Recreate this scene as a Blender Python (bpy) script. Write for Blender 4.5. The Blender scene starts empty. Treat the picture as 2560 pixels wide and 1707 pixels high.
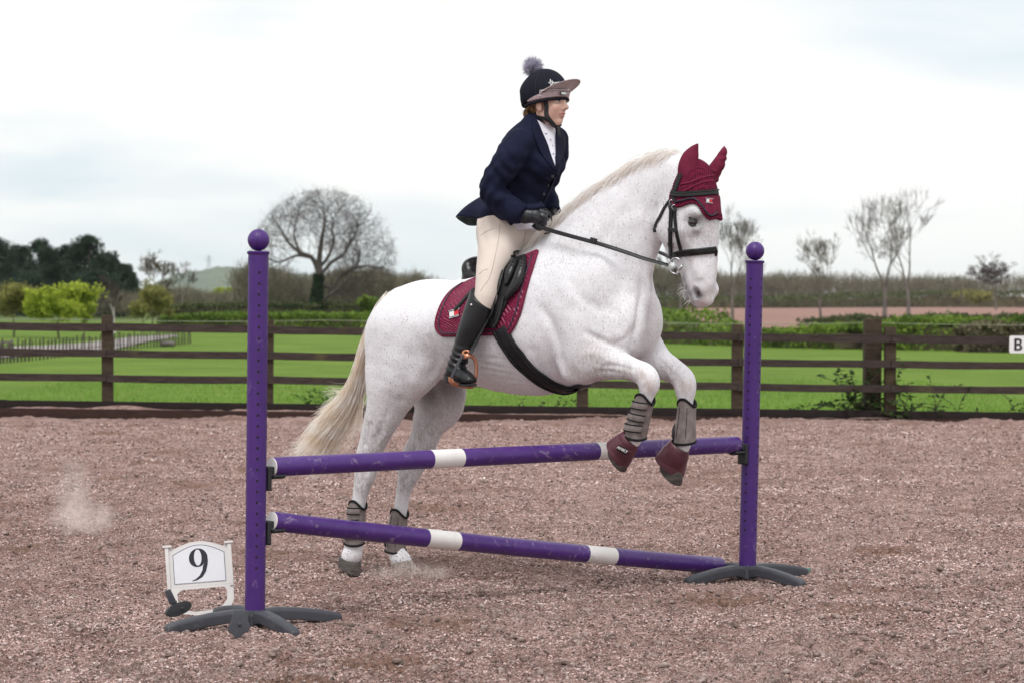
import bpy, bmesh, math, random, os
import numpy as np
from mathutils import Vector, Matrix
from mathutils.bvhtree import BVHTree

random.seed(7)
RNG = np.random.default_rng(7)
scene = bpy.context.scene
COL = scene.collection
R = math.radians

# ------------------------------------------------------------------ camera, sky, sun, exposure
CAM_H = 1.41
FPX = 6044.0                       # focal length in photo pixels (85 mm on a 36 mm sensor)
PITCH = math.atan(109.5 / FPX)
ROLL = 0.0052
CF = np.array([0.0, math.cos(PITCH), -math.sin(PITCH)])
CU0 = np.array([0.0, math.sin(PITCH), math.cos(PITCH)])
CR0 = np.array([1.0, 0.0, 0.0])
CR = math.cos(ROLL) * CR0 + math.sin(ROLL) * CU0
CU = -math.sin(ROLL) * CR0 + math.cos(ROLL) * CU0
CO = np.array([0.0, 0.0, CAM_H])

cam_data = bpy.data.cameras.new('camera')
cam_data.lens = 85.0
cam_data.sensor_width = 36.0
cam_data.clip_start = 0.1
cam_data.clip_end = 20000.0
cam_data.dof.use_dof = True
cam_data.dof.focus_distance = 11.5
cam_data.dof.aperture_fstop = 5.6
cam = bpy.data.objects.new('camera', cam_data)
COL.objects.link(cam)
m = Matrix.Identity(4)
for i in range(3):
    m[i][0] = CR[i]; m[i][1] = CU[i]; m[i][2] = -CF[i]; m[i][3] = CO[i]
cam.matrix_world = m
scene.camera = cam

SUN_EL, SUN_AZ = R(60), R(192)      # azimuth measured from +Y clockwise: behind and left of the camera
world = bpy.data.worlds.new('World')
scene.world = world
world.use_nodes = True
wn = world.node_tree.nodes; wl = world.node_tree.links
wn.clear()
w_out = wn.new('ShaderNodeOutputWorld')
w_bg = wn.new('ShaderNodeBackground')
w_sky = wn.new('ShaderNodeTexSky')
w_sky.sky_type = 'NISHITA'; w_sky.sun_disc = False
w_sky.sun_elevation = SUN_EL; w_sky.sun_rotation = SUN_AZ
w_sky.air_density = 1.0; w_sky.dust_density = 3.0
w_tc = wn.new('ShaderNodeTexCoord')
w_map = wn.new('ShaderNodeMapping'); w_map.inputs['Scale'].default_value = (2.6, 2.6, 13.0)
w_map.inputs['Location'].default_value = (7.3015, 3.3526, 4.7972)
w_n = wn.new('ShaderNodeTexNoise'); w_n.inputs['Scale'].default_value = 1.6
w_n.inputs['Detail'].default_value = 7; w_n.inputs['Roughness'].default_value = 0.5
w_n.inputs['Distortion'].default_value = 0.25
w_ramp = wn.new('ShaderNodeValToRGB')
w_ramp.color_ramp.elements[0].position = 0.30; w_ramp.color_ramp.elements[0].color = (0.12, 0.12, 0.12, 1)
w_ramp.color_ramp.elements[1].position = 0.50; w_ramp.color_ramp.elements[1].color = (1, 1, 1, 1)
w_mix = wn.new('ShaderNodeMix'); w_mix.data_type = 'RGBA'
w_mix.inputs['B'].default_value = (7.4, 7.4, 7.32, 1)         # bright cloud deck
w_thin = wn.new('ShaderNodeMix'); w_thin.data_type = 'RGBA'
w_thin.inputs['Factor'].default_value = 0.86
w_thin.inputs['B'].default_value = (5.7, 6.6, 7.15, 1)            # thin veil in the gaps between the clouds
w_bg.inputs['Strength'].default_value = 0.10
wl.new(w_tc.outputs['Generated'], w_map.inputs['Vector'])
wl.new(w_map.outputs['Vector'], w_n.inputs['Vector'])
wl.new(w_n.outputs['Fac'], w_ramp.inputs['Fac'])
wl.new(w_ramp.outputs['Color'], w_mix.inputs['Factor'])
wl.new(w_sky.outputs['Color'], w_thin.inputs['A'])
wl.new(w_thin.outputs['Result'], w_mix.inputs['A'])
wl.new(w_mix.outputs['Result'], w_bg.inputs['Color'])
wl.new(w_bg.outputs['Background'], w_out.inputs['Surface'])

sun_data = bpy.data.lights.new('sun', 'SUN')
sun_data.energy = 1.5; sun_data.angle = R(28); sun_data.color = (1.0, 0.975, 0.95)
sun = bpy.data.objects.new('sun', sun_data)
COL.objects.link(sun)
sd = Vector((math.sin(SUN_AZ) * math.cos(SUN_EL), math.cos(SUN_AZ) * math.cos(SUN_EL), math.sin(SUN_EL)))
sun.rotation_euler = sd.to_track_quat('Z', 'Y').to_euler()

scene.view_settings.view_transform = 'Standard'
scene.view_settings.look = 'None'
scene.view_settings.gamma = 1.0
scene.view_settings.exposure = 0.50
scene.cycles.use_denoising = True
scene.cycles.max_bounces = 8
scene.cycles.diffuse_bounces = 5
scene.cycles.transparent_max_bounces = 16
scene.cycles.volume_bounces = 4
scene.cycles.volume_max_steps = 64
scene.cycles.sample_clamp_indirect = 6.0

# ------------------------------------------------------------------ helpers
def ray(sx, sy):
    d = CF * FPX + CR * (sx - 1280.0) - CU * (sy - 853.5)
    return d / np.dot(d, CF)                       # unit depth along the view axis

def at(sx, sy, depth):
    return CO + ray(sx, sy) * depth

def ground_at(sx, sy, z=0.0):
    d = ray(sx, sy)
    return CO + d * ((z - CAM_H) / d[2])

def project(P):
    P = np.asarray(P, float) - CO
    z = P @ CF
    return np.stack([1280 + FPX * (P @ CR) / z, 853.5 - FPX * (P @ CU) / z], -1)

YAW = R(35.0)
HU = np.array([math.cos(YAW), -math.sin(YAW), 0.0])     # the way the horse heads
HV = np.array([-math.sin(YAW), -math.cos(YAW), 0.0])    # towards its near (camera) side
HW = np.array([0.0, 0.0, 1.0])
C0 = at(1250, 825, 11.9); C0[2] = 0.0

def HP(sx, sy, lat=0.0):
    """point seen at pixel (sx, sy) that lies `lat` metres to the near side of the horse's middle plane (world)"""
    d = ray(sx, sy)
    t = (lat - np.dot(CO - C0, HV)) / np.dot(d, HV)
    return CO + d * t

def to_h(P):
    P = np.asarray(P, float) - C0
    return np.stack([P @ HU, P @ HV, P @ HW], -1)

def from_h(Q):
    Q = np.asarray(Q, float)
    return C0 + Q[..., 0:1] * HU + Q[..., 1:2] * HV + Q[..., 2:3] * HW

H_MAT = Matrix(((HU[0], HV[0], 0, C0[0]), (HU[1], HV[1], 0, C0[1]), (0, 0, 1, 0), (0, 0, 0, 1)))
# (u, v, w) is left-handed here, so meshes are always baked to world space with from_h()

def H(sx, sy, lat=0.0):
    return to_h(HP(sx, sy, lat))

def tag(o, label=None, cat=None, group=None, kind=None):
    if label: o['label'] = label
    if cat: o['category'] = cat
    if group: o['group'] = group
    if kind: o['kind'] = kind
    return o

def empty(name, loc=(0, 0, 0), label=None, cat=None, group=None):
    o = bpy.data.objects.new(name, None)
    COL.objects.link(o)
    o.location = Vector(tuple(float(c) for c in loc))
    o.empty_display_size = 0.1
    return tag(o, label, cat, group)

def link_mesh(name, me, mat=None, parent=None, smooth=True):
    o = bpy.data.objects.new(name, me)
    COL.objects.link(o)
    if mat is not None and not me.materials:
        me.materials.append(mat)
    if smooth and len(me.polygons):
        me.polygons.foreach_set('use_smooth', np.ones(len(me.polygons), dtype=bool))
    if parent is not None:
        o.parent = parent
        # parents are unrotated empties or meshes: keep world placement
        o.matrix_parent_inverse = Matrix.Translation(-wloc(parent))
    me.update()
    return o

def wloc(o):
    p = Vector(o.location)
    if o.parent is not None and not o.matrix_parent_inverse.is_identity:
        pass
    return p if o.parent is None else Vector((0, 0, 0)) + (wloc(o.parent) + o.matrix_parent_inverse.to_translation() + p)

def mesh_np(name, V, F, mat=None, parent=None, smooth=True, attrs=None):
    """V (n,3) world coordinates, F (m,3) or (m,4) int array or list of lists"""
    me = bpy.data.meshes.new(name)
    V = np.asarray(V, dtype=np.float32)
    if isinstance(F, np.ndarray) and F.ndim == 2:
        k = F.shape[1]; n = len(F)
        me.vertices.add(len(V)); me.vertices.foreach_set('co', V.ravel())
        me.loops.add(n * k); me.loops.foreach_set('vertex_index', F.astype(np.int32).ravel())
        me.polygons.add(n)
        me.polygons.foreach_set('loop_start', np.arange(0, n * k, k, dtype=np.int32))
        me.polygons.foreach_set('loop_total', np.full(n, k, dtype=np.int32))
        me.update(calc_edges=True)
        me.validate()
    else:
        me.from_pydata(V.tolist(), [], [list(f) for f in F])
        me.update()
    if attrs:
        for an, arr in attrs.items():
            a = me.attributes.new(an, 'FLOAT', 'POINT')
            a.data.foreach_set('value', np.asarray(arr, dtype=np.float32))
    return link_mesh(name, me, mat, parent, smooth)

class MB:
    """collects shapes into one mesh"""
    def __init__(s): s.V = []; s.F = []
    def add(s, V, F):
        b = len(s.V); s.V.extend([tuple(map(float, v)) for v in V]); s.F.extend([[i + b for i in f] for f in F]); return s
    def box(s, c, size, rot=None, taper=None):
        hx, hy, hz = [q / 2 for q in size]
        V = [Vector((x, y, z)) for x in (-hx, hx) for y in (-hy, hy) for z in (-hz, hz)]
        if taper:
            for v in V:
                if v.z > 0: v.x *= taper; v.y *= taper
        if rot is not None: V = [rot @ v for v in V]
        V = [v + Vector(tuple(map(float, c))) for v in V]
        return s.add(V, [(0, 1, 3, 2), (4, 6, 7, 5), (0, 4, 5, 1), (2, 3, 7, 6), (0, 2, 6, 4), (1, 5, 7, 3)])
    def tube(s, pts, rads, n=12, cap=True, squash=None, up=None):
        P = [Vector(tuple(map(float, p))) for p in pts]
        if not hasattr(rads, '__len__'): rads = [rads] * len(P)
        V = []; F = []
        prev = None
        for i, p in enumerate(P):
            t = (P[min(i + 1, len(P) - 1)] - P[max(i - 1, 0)]).normalized()
            if prev is None:
                a = Vector(up) if up is not None else (Vector((0, 0, 1)) if abs(t.z) < .9 else Vector((1, 0, 0)))
            else:
                a = prev
            a = (a - t * a.dot(t)).normalized(); b = t.cross(a); prev = a
            sq = squash or (1, 1)
            for k in range(n):
                q = 2 * math.pi * k / n
                V.append(p + (a * math.cos(q) * sq[0] + b * math.sin(q) * sq[1]) * rads[i])
        for i in range(len(P) - 1):
            for k in range(n):
                k2 = (k + 1) % n
                F.append((i * n + k, i * n + k2, (i + 1) * n + k2, (i + 1) * n + k))
        if cap:
            F.append(tuple(range(n - 1, -1, -1))); F.append(tuple(range((len(P) - 1) * n, len(P) * n)))
        return s.add(V, F)
    def sphere(s, c, r, seg=24, rings=14):
        rr = r if hasattr(r, '__len__') else (r, r, r)
        V = [(c[0], c[1], c[2] + rr[2])]; F = []
        for i in range(1, rings):
            th = math.pi * i / rings
            for j in range(seg):
                ph = 2 * math.pi * j / seg
                V.append((c[0] + rr[0] * math.sin(th) * math.cos(ph), c[1] + rr[1] * math.sin(th) * math.sin(ph), c[2] + rr[2] * math.cos(th)))
        V.append((c[0], c[1], c[2] - rr[2])); last = len(V) - 1
        for j in range(seg): F.append((0, 1 + j, 1 + (j + 1) % seg))
        for i in range(rings - 2):
            for j in range(seg):
                a = 1 + i * seg + j; b = 1 + i * seg + (j + 1) % seg
                F.append((a, a + seg, b + seg, b))
        for j in range(seg): F.append((last, 1 + (rings - 2) * seg + (j + 1) % seg, 1 + (rings - 2) * seg + j))
        return s.add(V, F)
    def build(s, name, mat=None, parent=None, smooth=True, bevel=0.0, seg=2, auto=None):
        me = bpy.data.meshes.new(name)
        me.from_pydata(s.V, [], s.F); me.update()
        if bevel:
            bm = bmesh.new(); bm.from_mesh(me)
            bmesh.ops.recalc_face_normals(bm, faces=bm.faces)
            es = [e for e in bm.edges if len(e.link_faces) == 2 and e.calc_face_angle(0) > R(28)]
            bmesh.ops.bevel(bm, geom=es, offset=bevel, segments=seg, profile=0.7, affect='EDGES', clamp_overlap=True)
            bm.to_mesh(me); bm.free()
        else:
            bm = bmesh.new(); bm.from_mesh(me)
            bmesh.ops.recalc_face_normals(bm, faces=bm.faces)
            bm.to_mesh(me); bm.free()
        o = link_mesh(name, me, mat, parent, smooth)
        if smooth and auto is not None:
            me.polygons.foreach_set('use_smooth', np.ones(len(me.polygons), dtype=bool))
            me.set_sharp_from_angle(angle=R(auto))
        return o

def catmull(P, n):
    P = np.asarray(P, float); out = []
    for i in range(len(P) - 1):
        p0 = P[max(i - 1, 0)]; p1 = P[i]; p2 = P[i + 1]; p3 = P[min(i + 2, len(P) - 1)]
        for k in range(n):
            t = k / n
            out.append(0.5 * ((2 * p1) + (-p0 + p2) * t + (2 * p0 - 5 * p1 + 4 * p2 - p3) * t * t + (-p0 + 3 * p1 - 3 * p2 + p3) * t ** 3))
    out.append(P[-1])
    return np.array(out)

# value noise on world coordinates (numpy)
def _hash(*ints):
    h = np.zeros_like(ints[0], dtype=np.uint32)
    for k, a in zip((374761393, 668265263, 2147483647 // 3, 1274126177), ints):
        h = (h ^ (a.astype(np.int64) * k).astype(np.uint32)) * np.uint32(2654435761)
        h ^= h >> np.uint32(15)
    h = h * np.uint32(2246822519); h ^= h >> np.uint32(13)
    return h.astype(np.float64) / 4294967295.0

def vnoise2(x, y, seed=0):
    xi = np.floor(x).astype(np.int64); yi = np.floor(y).astype(np.int64)
    fx = x - xi; fy = y - yi
    fx = fx * fx * (3 - 2 * fx); fy = fy * fy * (3 - 2 * fy)
    s = np.full_like(xi, seed)
    a = _hash(xi, yi, s); b = _hash(xi + 1, yi, s); c = _hash(xi, yi + 1, s); d = _hash(xi + 1, yi + 1, s)
    return (a * (1 - fx) + b * fx) * (1 - fy) + (c * (1 - fx) + d * fx) * fy

def vnoise3(P, seed=0):
    I = np.floor(P).astype(np.int64); f = P - I; f = f * f * (3 - 2 * f)
    s = np.full_like(I[..., 0], seed); r = 0
    for dx in (0, 1):
        for dy in (0, 1):
            for dz in (0, 1):
                w = (f[..., 0] if dx else 1 - f[..., 0]) * (f[..., 1] if dy else 1 - f[..., 1]) * (f[..., 2] if dz else 1 - f[..., 2])
                r = r + w * _hash(I[..., 0] + dx, I[..., 1] + dy, I[..., 2] + dz, s)
    return r

# ------------------------------------------------------------------ materials
def new_mat(name):
    mt = bpy.data.materials.new(name); mt.use_nodes = True
    nt = mt.node_tree; bs = nt.nodes['Principled BSDF']
    return mt, nt, bs

def nd(nt, kind, **kw):
    n = nt.nodes.new(kind)
    for k, v in kw.items():
        if hasattr(n, k): setattr(n, k, v)
        else: n.inputs[k.replace('_', ' ')].default_value = v
    return n

def mat_noise(name, cols, scale=6.0, rough=0.6, detail=6, bump=0.0, bump_scale=40.0, spec=0.5, stretch=(1, 1, 1), metallic=0.0,
              pos=None, sheen=0.0, subsurf=0.0, coat=0.0, rough_var=0.0, bump_dist=0.01):
    mt, nt, bs = new_mat(name)
    L = nt.links
    tc = nd(nt, 'ShaderNodeTexCoord'); mp = nd(nt, 'ShaderNodeMapping'); mp.inputs['Scale'].default_value = stretch
    L.new(tc.outputs['Object'], mp.inputs['Vector'])
    n = nd(nt, 'ShaderNodeTexNoise'); n.inputs['Scale'].default_value = scale; n.inputs['Detail'].default_value = detail
    n.inputs['Roughness'].default_value = 0.6
    L.new(mp.outputs['Vector'], n.inputs['Vector'])
    r = nd(nt, 'ShaderNodeValToRGB'); cr = r.color_ramp
    k = len(cols)
    pos = pos or [0.32 + 0.36 * i / max(k - 1, 1) for i in range(k)]
    while len(cr.elements) < k: cr.elements.new(0.5)
    for i, c in enumerate(cols):
        cr.elements[i].position = pos[i]; cr.elements[i].color = (*c, 1)
    L.new(n.outputs['Fac'], r.inputs['Fac']); L.new(r.outputs['Color'], bs.inputs['Base Color'])
    bs.inputs['Roughness'].default_value = rough; bs.inputs['Metallic'].default_value = metallic
    bs.inputs['Specular IOR Level'].default_value = spec
    if sheen: bs.inputs['Sheen Weight'].default_value = sheen
    if coat: bs.inputs['Coat Weight'].default_value = coat; bs.inputs['Coat Roughness'].default_value = 0.15
    if subsurf:
        bs.inputs['Subsurface Weight'].default_value = subsurf; bs.inputs['Subsurface Radius'].default_value = (0.012, 0.005, 0.003)
        bs.inputs['Subsurface Scale'].default_value = 0.6
    if rough_var:
        mr = nd(nt, 'ShaderNodeMapRange'); mr.inputs['To Min'].default_value = rough - rough_var; mr.inputs['To Max'].default_value = rough + rough_var
        L.new(n.outputs['Fac'], mr.inputs['Value']); L.new(mr.outputs['Result'], bs.inputs['Roughness'])
    if bump:
        n2 = nd(nt, 'ShaderNodeTexNoise'); n2.inputs['Scale'].default_value = bump_scale; n2.inputs['Detail'].default_value = 5
        L.new(mp.outputs['Vector'], n2.inputs['Vector'])
        b = nd(nt, 'ShaderNodeBump'); b.inputs['Strength'].default_value = bump; b.inputs['Distance'].default_value = bump_dist
        L.new(n2.outputs['Fac'], b.inputs['Height']); L.new(b.outputs['Normal'], bs.inputs['Normal'])
    return mt
# ------------------------------------------------------------------ sculpting with a distance field
def smin(a, b, k):
    if k <= 0: return np.minimum(a, b)
    h = np.maximum(k - np.abs(a - b), 0) / k
    return np.minimum(a, b) - h * h * k * 0.25

class Field:
    def __init__(s, lo, hi, h):
        s.lo = np.array(lo, float); s.h = h
        s.n = np.ceil((np.array(hi, float) - s.lo) / h).astype(int) + 1
        s.D = np.full(tuple(s.n), 0.6, dtype=np.float32)
    def sub(s, lo, hi):
        a = np.clip(np.floor((np.asarray(lo) - s.lo) / s.h).astype(int), 0, s.n - 1)
        b = np.clip(np.ceil((np.asarray(hi) - s.lo) / s.h).astype(int) + 1, 1, s.n)
        if np.any(b <= a): return None, None
        sl = tuple(slice(a[i], b[i]) for i in range(3))
        ax = [s.lo[i] + s.h * np.arange(a[i], b[i]) for i in range(3)]
        X, Y, Z = np.meshgrid(*ax, indexing='ij')
        return sl, np.stack([X, Y, Z], -1).astype(np.float32)
    def merge(s, sl, d, k, mode):
        if mode == 'add': s.D[sl] = smin(s.D[sl], d, k)
        else: s.D[sl] = -smin(-s.D[sl], d, k)
    def chain(s, pts, ru, rl=None, L=(0, 1, 0), k=0.03, sub=4, mode='add'):
        """swept ellipse: pts (n,3); ru radius in the plane of travel, rl radius along L"""
        pts = np.asarray(pts, float); ru = np.asarray(ru, float)
        rl = ru if rl is None else np.asarray(rl, float)
        A = np.concatenate([pts, ru[:, None], rl[:, None]], 1)
        if sub > 1 and len(pts) > 2: A = catmull(A, sub)
        elif sub > 1: A = np.array([A[0] + (A[1] - A[0]) * t for t in np.linspace(0, 1, 3)])
        L = np.asarray(L, float) / np.linalg.norm(L)
        rm = max(A[:, 3].max(), A[:, 4].max()) + k + 2 * s.h
        sl, P = s.sub(A[:, :3].min(0) - rm, A[:, :3].max(0) + rm)
        if sl is None: return
        d = np.full(P.shape[:-1], 1.0, dtype=np.float32)
        for i in range(len(A) - 1):
            a, b = A[i], A[i + 1]
            ab = b[:3] - a[:3]; ln = np.linalg.norm(ab) + 1e-9
            r_ = max(a[3], b[3], a[4], b[4]) + k + 2 * s.h
            # local window
            lo = np.minimum(a[:3], b[:3]) - r_; hi = np.maximum(a[:3], b[:3]) + r_
            o = P[0, 0, 0]
            ia = np.clip(np.floor((lo - o) / s.h).astype(int), 0, None); ib = np.ceil((hi - o) / s.h).astype(int) + 1
            w = tuple(slice(ia[j], ib[j]) for j in range(3))
            Q = P[w]
            if Q.size == 0: continue
            pa = Q - a[:3].astype(np.float32)
            t = np.clip((pa @ (ab / ln ** 2).astype(np.float32)), 0, 1)
            q = pa - t[..., None] * ab.astype(np.float32)
            l = q @ L.astype(np.float32)
            rest2 = np.maximum((q * q).sum(-1) - l * l, 0)
            ru_ = a[3] + (b[3] - a[3]) * t; rl_ = a[4] + (b[4] - a[4]) * t
            k0 = np.sqrt(rest2 / ru_ ** 2 + l * l / rl_ ** 2) + 1e-6
            k1 = np.sqrt(rest2 / ru_ ** 4 + l * l / rl_ ** 4) + 1e-6
            dd = k0 * (k0 - 1) / k1
            d[w] = np.minimum(d[w], dd)
        s.merge(sl, d, k, mode)
    def ell(s, c, r, X=(1, 0, 0), Y=(0, 1, 0), k=0.03, mode='add'):
        c = np.asarray(c, float); r = np.asarray(r, float)
        X = np.asarray(X, float); X /= np.linalg.norm(X)
        Y = np.asarray(Y, float); Y = Y - X * (X @ Y); Y /= np.linalg.norm(Y)
        Z = np.cross(X, Y)
        rm = r.max() + k + 2 * s.h
        sl, P = s.sub(c - rm, c + rm)
        if sl is None: return
        p = P - c.astype(np.float32)
        q = np.stack([p @ X.astype(np.float32), p @ Y.astype(np.float32), p @ Z.astype(np.float32)], -1)
        k0 = np.sqrt(((q / r) ** 2).sum(-1)) + 1e-6; k1 = np.sqrt(((q / r ** 2) ** 2).sum(-1)) + 1e-6
        s.merge(sl, (k0 * (k0 - 1) / k1).astype(np.float32), k, mode)
    def cut_plane(s, c, n, k=0.0, box=None):
        """keep the side opposite to n (within box lo, hi if given)"""
        n = np.asarray(n, float); n /= np.linalg.norm(n)
        lo, hi = box if box is not None else (s.lo, s.lo + s.h * s.n)
        sl, P = s.sub(lo, hi)
        d = ((P - np.asarray(c, np.float32)) @ n.astype(np.float32))
        s.D[sl] = -smin(-s.D[sl], -d, k)
    def mesh(s, relax=2):
        D = s.D; n = D.shape
        ins = D < 0
        cn = (n[0] - 1, n[1] - 1, n[2] - 1)
        tot = cn[0] * cn[1] * cn[2]
        acc_i = []; acc_p = []; quads = []
        def cid(i, j, k): return (i * cn[1] + j) * cn[2] + k
        for ax in range(3):
            a = [slice(None)] * 3; b = [slice(None)] * 3
            a[ax] = slice(0, -1); b[ax] = slice(1, None)
            A = ins[tuple(a)]; B = ins[tuple(b)]
            I = np.argwhere(A != B)
            o1, o2 = [(1, 2), (2, 0), (0, 1)][ax]
            ok = (I[:, o1] > 0) & (I[:, o2] > 0) & (I[:, o1] < n[o1] - 1) & (I[:, o2] < n[o2] - 1)
            I = I[ok]
            J = I.copy(); J[:, ax] += 1
            da = D[tuple(I.T)].astype(np.float64); db = D[tuple(J.T)].astype(np.float64)
            t = da / (da - db)
            p = I.astype(np.float64); p[:, ax] += t
            cs = []
            for s1, s2 in ((0, 0), (-1, 0), (-1, -1), (0, -1)):
                C = I.copy(); C[:, o1] += s1; C[:, o2] += s2
                c = cid(C[:, 0], C[:, 1], C[:, 2]); cs.append(c)
                acc_i.append(c); acc_p.append(p)
            q = np.stack(cs, 1)
            flip = da > 0
            q[flip] = q[flip][:, ::-1]
            quads.append(q)
        ids = np.concatenate(acc_i); pp = np.concatenate(acc_p)
        u, inv = np.unique(ids, return_inverse=True)
        cnt = np.bincount(inv)
        V = np.stack([np.bincount(inv, weights=pp[:, j]) / cnt for j in range(3)], 1)
        Q = np.concatenate(quads); F = np.searchsorted(u, Q)
        V = s.lo + V * s.h
        for _ in range(relax):
            E = np.concatenate([F[:, [0, 1]], F[:, [1, 2]], F[:, [2, 3]], F[:, [3, 0]]])
            S = np.stack([np.bincount(E[:, 0], weights=V[E[:, 1], j], minlength=len(V)) for j in range(3)], 1)
            S += np.stack([np.bincount(E[:, 1], weights=V[E[:, 0], j], minlength=len(V)) for j in range(3)], 1)
            c = np.bincount(E[:, 0], minlength=len(V)) + np.bincount(E[:, 1], minlength=len(V))
            V = V * 0.5 + 0.5 * S / np.maximum(c, 1)[:, None]
        return V, F

def largest_piece(V, F):
    """drop stray islands: keep the biggest connected component"""
    par = np.arange(len(V))
    E = np.concatenate([F[:, [0, 1]], F[:, [1, 2]], F[:, [2, 3]]])
    lab = np.arange(len(V))
    while True:
        new = lab.copy()
        np.minimum.at(new, E[:, 0], lab[E[:, 1]]); np.minimum.at(new, E[:, 1], lab[E[:, 0]])
        new = new[new]; new = new[new]
        if np.array_equal(new, lab): break
        lab = new
    u, c = np.unique(lab, return_counts=True)
    keep = lab == u[c.argmax()]
    if keep.all(): return V, F
    idx = np.cumsum(keep) - 1
    F = F[keep[F].all(1)]
    return V[keep], idx[F]

def vert_normals(V, F):
    n = np.cross(V[F[:, 2]] - V[F[:, 0]], V[F[:, 3]] - V[F[:, 1]])
    N = np.stack([np.bincount(F.ravel(), weights=np.repeat(n[:, j], 4), minlength=len(V)) for j in range(3)], 1)
    return N / (np.linalg.norm(N, axis=1, keepdims=True) + 1e-12)
# ------------------------------------------------------------------ the grey horse
HEAD_T = R(8.0)
LH = np.array([-math.sin(HEAD_T), math.cos(HEAD_T), 0.0])      # the head's own sideways axis (horse frame)

def build_horse():
    f = Field((-1.12, -0.48, -0.05), (1.62, 0.48, 2.42), 0.0085)
    def ch(rows, k=0.04, L=(0, 1, 0), sub=4, mode='add'):
        P = np.array([H(r[0], r[1], r[2]) for r in rows])
        f.chain(P, [r[3] for r in rows], [r[4] if len(r) > 4 else r[3] for r in rows], L=L, k=k, sub=sub, mode=mode)
    def el(sx, sy, lat, r, k=0.04, X=(1, 0, 0), Y=(0, 1, 0), mode='add'):
        f.ell(H(sx, sy, lat), r, X, Y, k, mode)
    # trunk
    ch([(1012, 832, 0, .190, .19), (1065, 826, 0, .232, .265), (1150, 826, 0, .238, .285), (1250, 824, 0, .298, .300),
        (1340, 812, 0, .342, .292), (1425, 795, 0, .330, .262), (1500, 785, 0, .275, .235), (1548, 782, 0, .185, .20)], k=0.02)
    # croup and withers
    el(1085, 790, .0, (.26, .20, .165), k=.08)
    ch([(1190, 750, 0, .06, .10), (1270, 718, 0, .075, .085), (1340, 680, 0, .085, .07), (1410, 640, 0, .09, .07)], k=.10)
    # neck
    ch([(1440, 735, 0, .25, .205), (1490, 660, 0, .25, .155), (1543, 592, 0, .222, .118), (1592, 538, 0, .178, .096),
        (1642, 492, 0, .148, .085), (1694, 456, 0, .110, .080)], k=.10)
    ch([(1385, 625, 0, .05, .05), (1430, 575, 0, .05, .042), (1480, 532, 0, .05, .038), (1548, 478, 0, .045, .034), (1620, 432, 0, .04, .03), (1690, 412, 0, .035, .03)], k=.08)
    # windpipe line and jaw groove
    ch([(1610, 560, .03, .05, .05), (1600, 650, .03, .055, .06), (1600, 740, .03, .06, .07)], k=.07)
    # head
    ch([(1736, 452, .02, .098, .080), (1727, 508, .02, .148, .098), (1719, 560, .02, .158, .092), (1727, 612, .02, .122, .074),
        (1741, 662, .02, .094, .062), (1748, 706, .02, .085, .057), (1750, 734, .02, .060, .050)], k=.03, L=LH)
    for s in (1, -1):
        c = .02
        el(1693 - s * 6, 562, c + s * .068, (.105, .030, .095), k=.03, Y=LH)                 # cheek
        el(1752 - s * 12, 530, c + s * .086, (.036, .016, .020), k=.03, Y=LH)                # brow
        el(1738 - s * 14, 574, c + s * .084, (.05, .018, .016), k=.03, Y=LH)                  # under the eye
        el(1765 - s * 18, 725, c + s * .040, (.030, .020, .036), k=.02, Y=LH)                  # nostril wing
        ch([(1745 - s * 22, 590, c + s * .075, .014), (1757 - s * 20, 640, c + s * .060, .012), (1764 - s * 18, 690, c + s * .05, .012)], k=.03)   # facial crest
    el(1768, 600, .02, (.05, .035, .16), k=.05, Y=LH)                                          # nose bridge
    el(1757, 752, .02, (.050, .045, .030), k=.03, Y=LH)                                        # upper lip
    el(1722, 738, .02, (.030, .034, .030), k=.014, Y=LH)                                       # lower lip and chin
    # near foreleg
    el(1462, 770, .165, (.15, .085, .25), k=.07, X=(.9, 0, -.35))
    ch([(1550, 805, .12, .088, .08), (1510, 855, .165, .12, .08), (1452, 900, .185, .09, .07)], k=.07)
    ch([(1432, 740, .17, .10, .075), (1438, 820, .195, .105, .07), (1450, 900, .195, .088, .066)], k=.07)
    ch([(1442, 905, .19, .080, .062), (1480, 898, .19, .104, .075), (1530, 907, .18, .078, .064), (1580, 923, .17, .056, .05), (1612, 937, .165, .056, .052),
        (1622, 958, .165, .053, .050), (1618, 985, .165, .038, .036), (1606, 1030, .165, .029, .027), (1592, 1075, .165, .030, .028),
        (1583, 1098, .165, .038, .034), (1568, 1110, .165, .032, .030), (1552, 1121, .165, .034, .032)], k=.028)
    el(1427, 936, .19, (.030, .035, .025), k=.04)
    # far foreleg
    ch([(1570, 800, -.14, .12, .09), (1600, 850, -.16, .10, .08), (1645, 905, -.17, .076, .066), (1690, 930, -.17, .060, .052), (1709, 950, -.17, .058, .052),
        (1714, 975, -.17, .052, .048), (1715, 1003, -.17, .038, .035), (1714, 1055, -.17, .029, .027), (1712, 1092, -.17, .031, .029),
        (1708, 1112, -.17, .038, .034), (1697, 1130, -.17, .032, .03), (1686, 1146, -.17, .036, .033)], k=.028)
    # breast muscles
    el(1552, 815, .095, (.115, .105, .165), k=.022)
    el(1598, 800, -.085, (.118, .10, .165), k=.022)
    # near hindleg
    el(1015, 848, .115, (.20, .15, .205), k=.08)
    ch([(1005, 850, .12, .20, .135), (992, 925, .155, .182, .115), (972, 995, .155, .128, .085), (951, 1058, .150, .088, .066), (935, 1105, .145, .066, .054),
        (926, 1140, .14, .062, .046), (914, 1182, .14, .060, .044), (902, 1225, .14, .044, .038), (896, 1260, .14, .036, .033), (889, 1310, .14, .034, .032),
        (886, 1350, .14, .040, .037), (884, 1368, .14, .043, .038), (876, 1390, .14, .040, .038)], k=.04)
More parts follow.
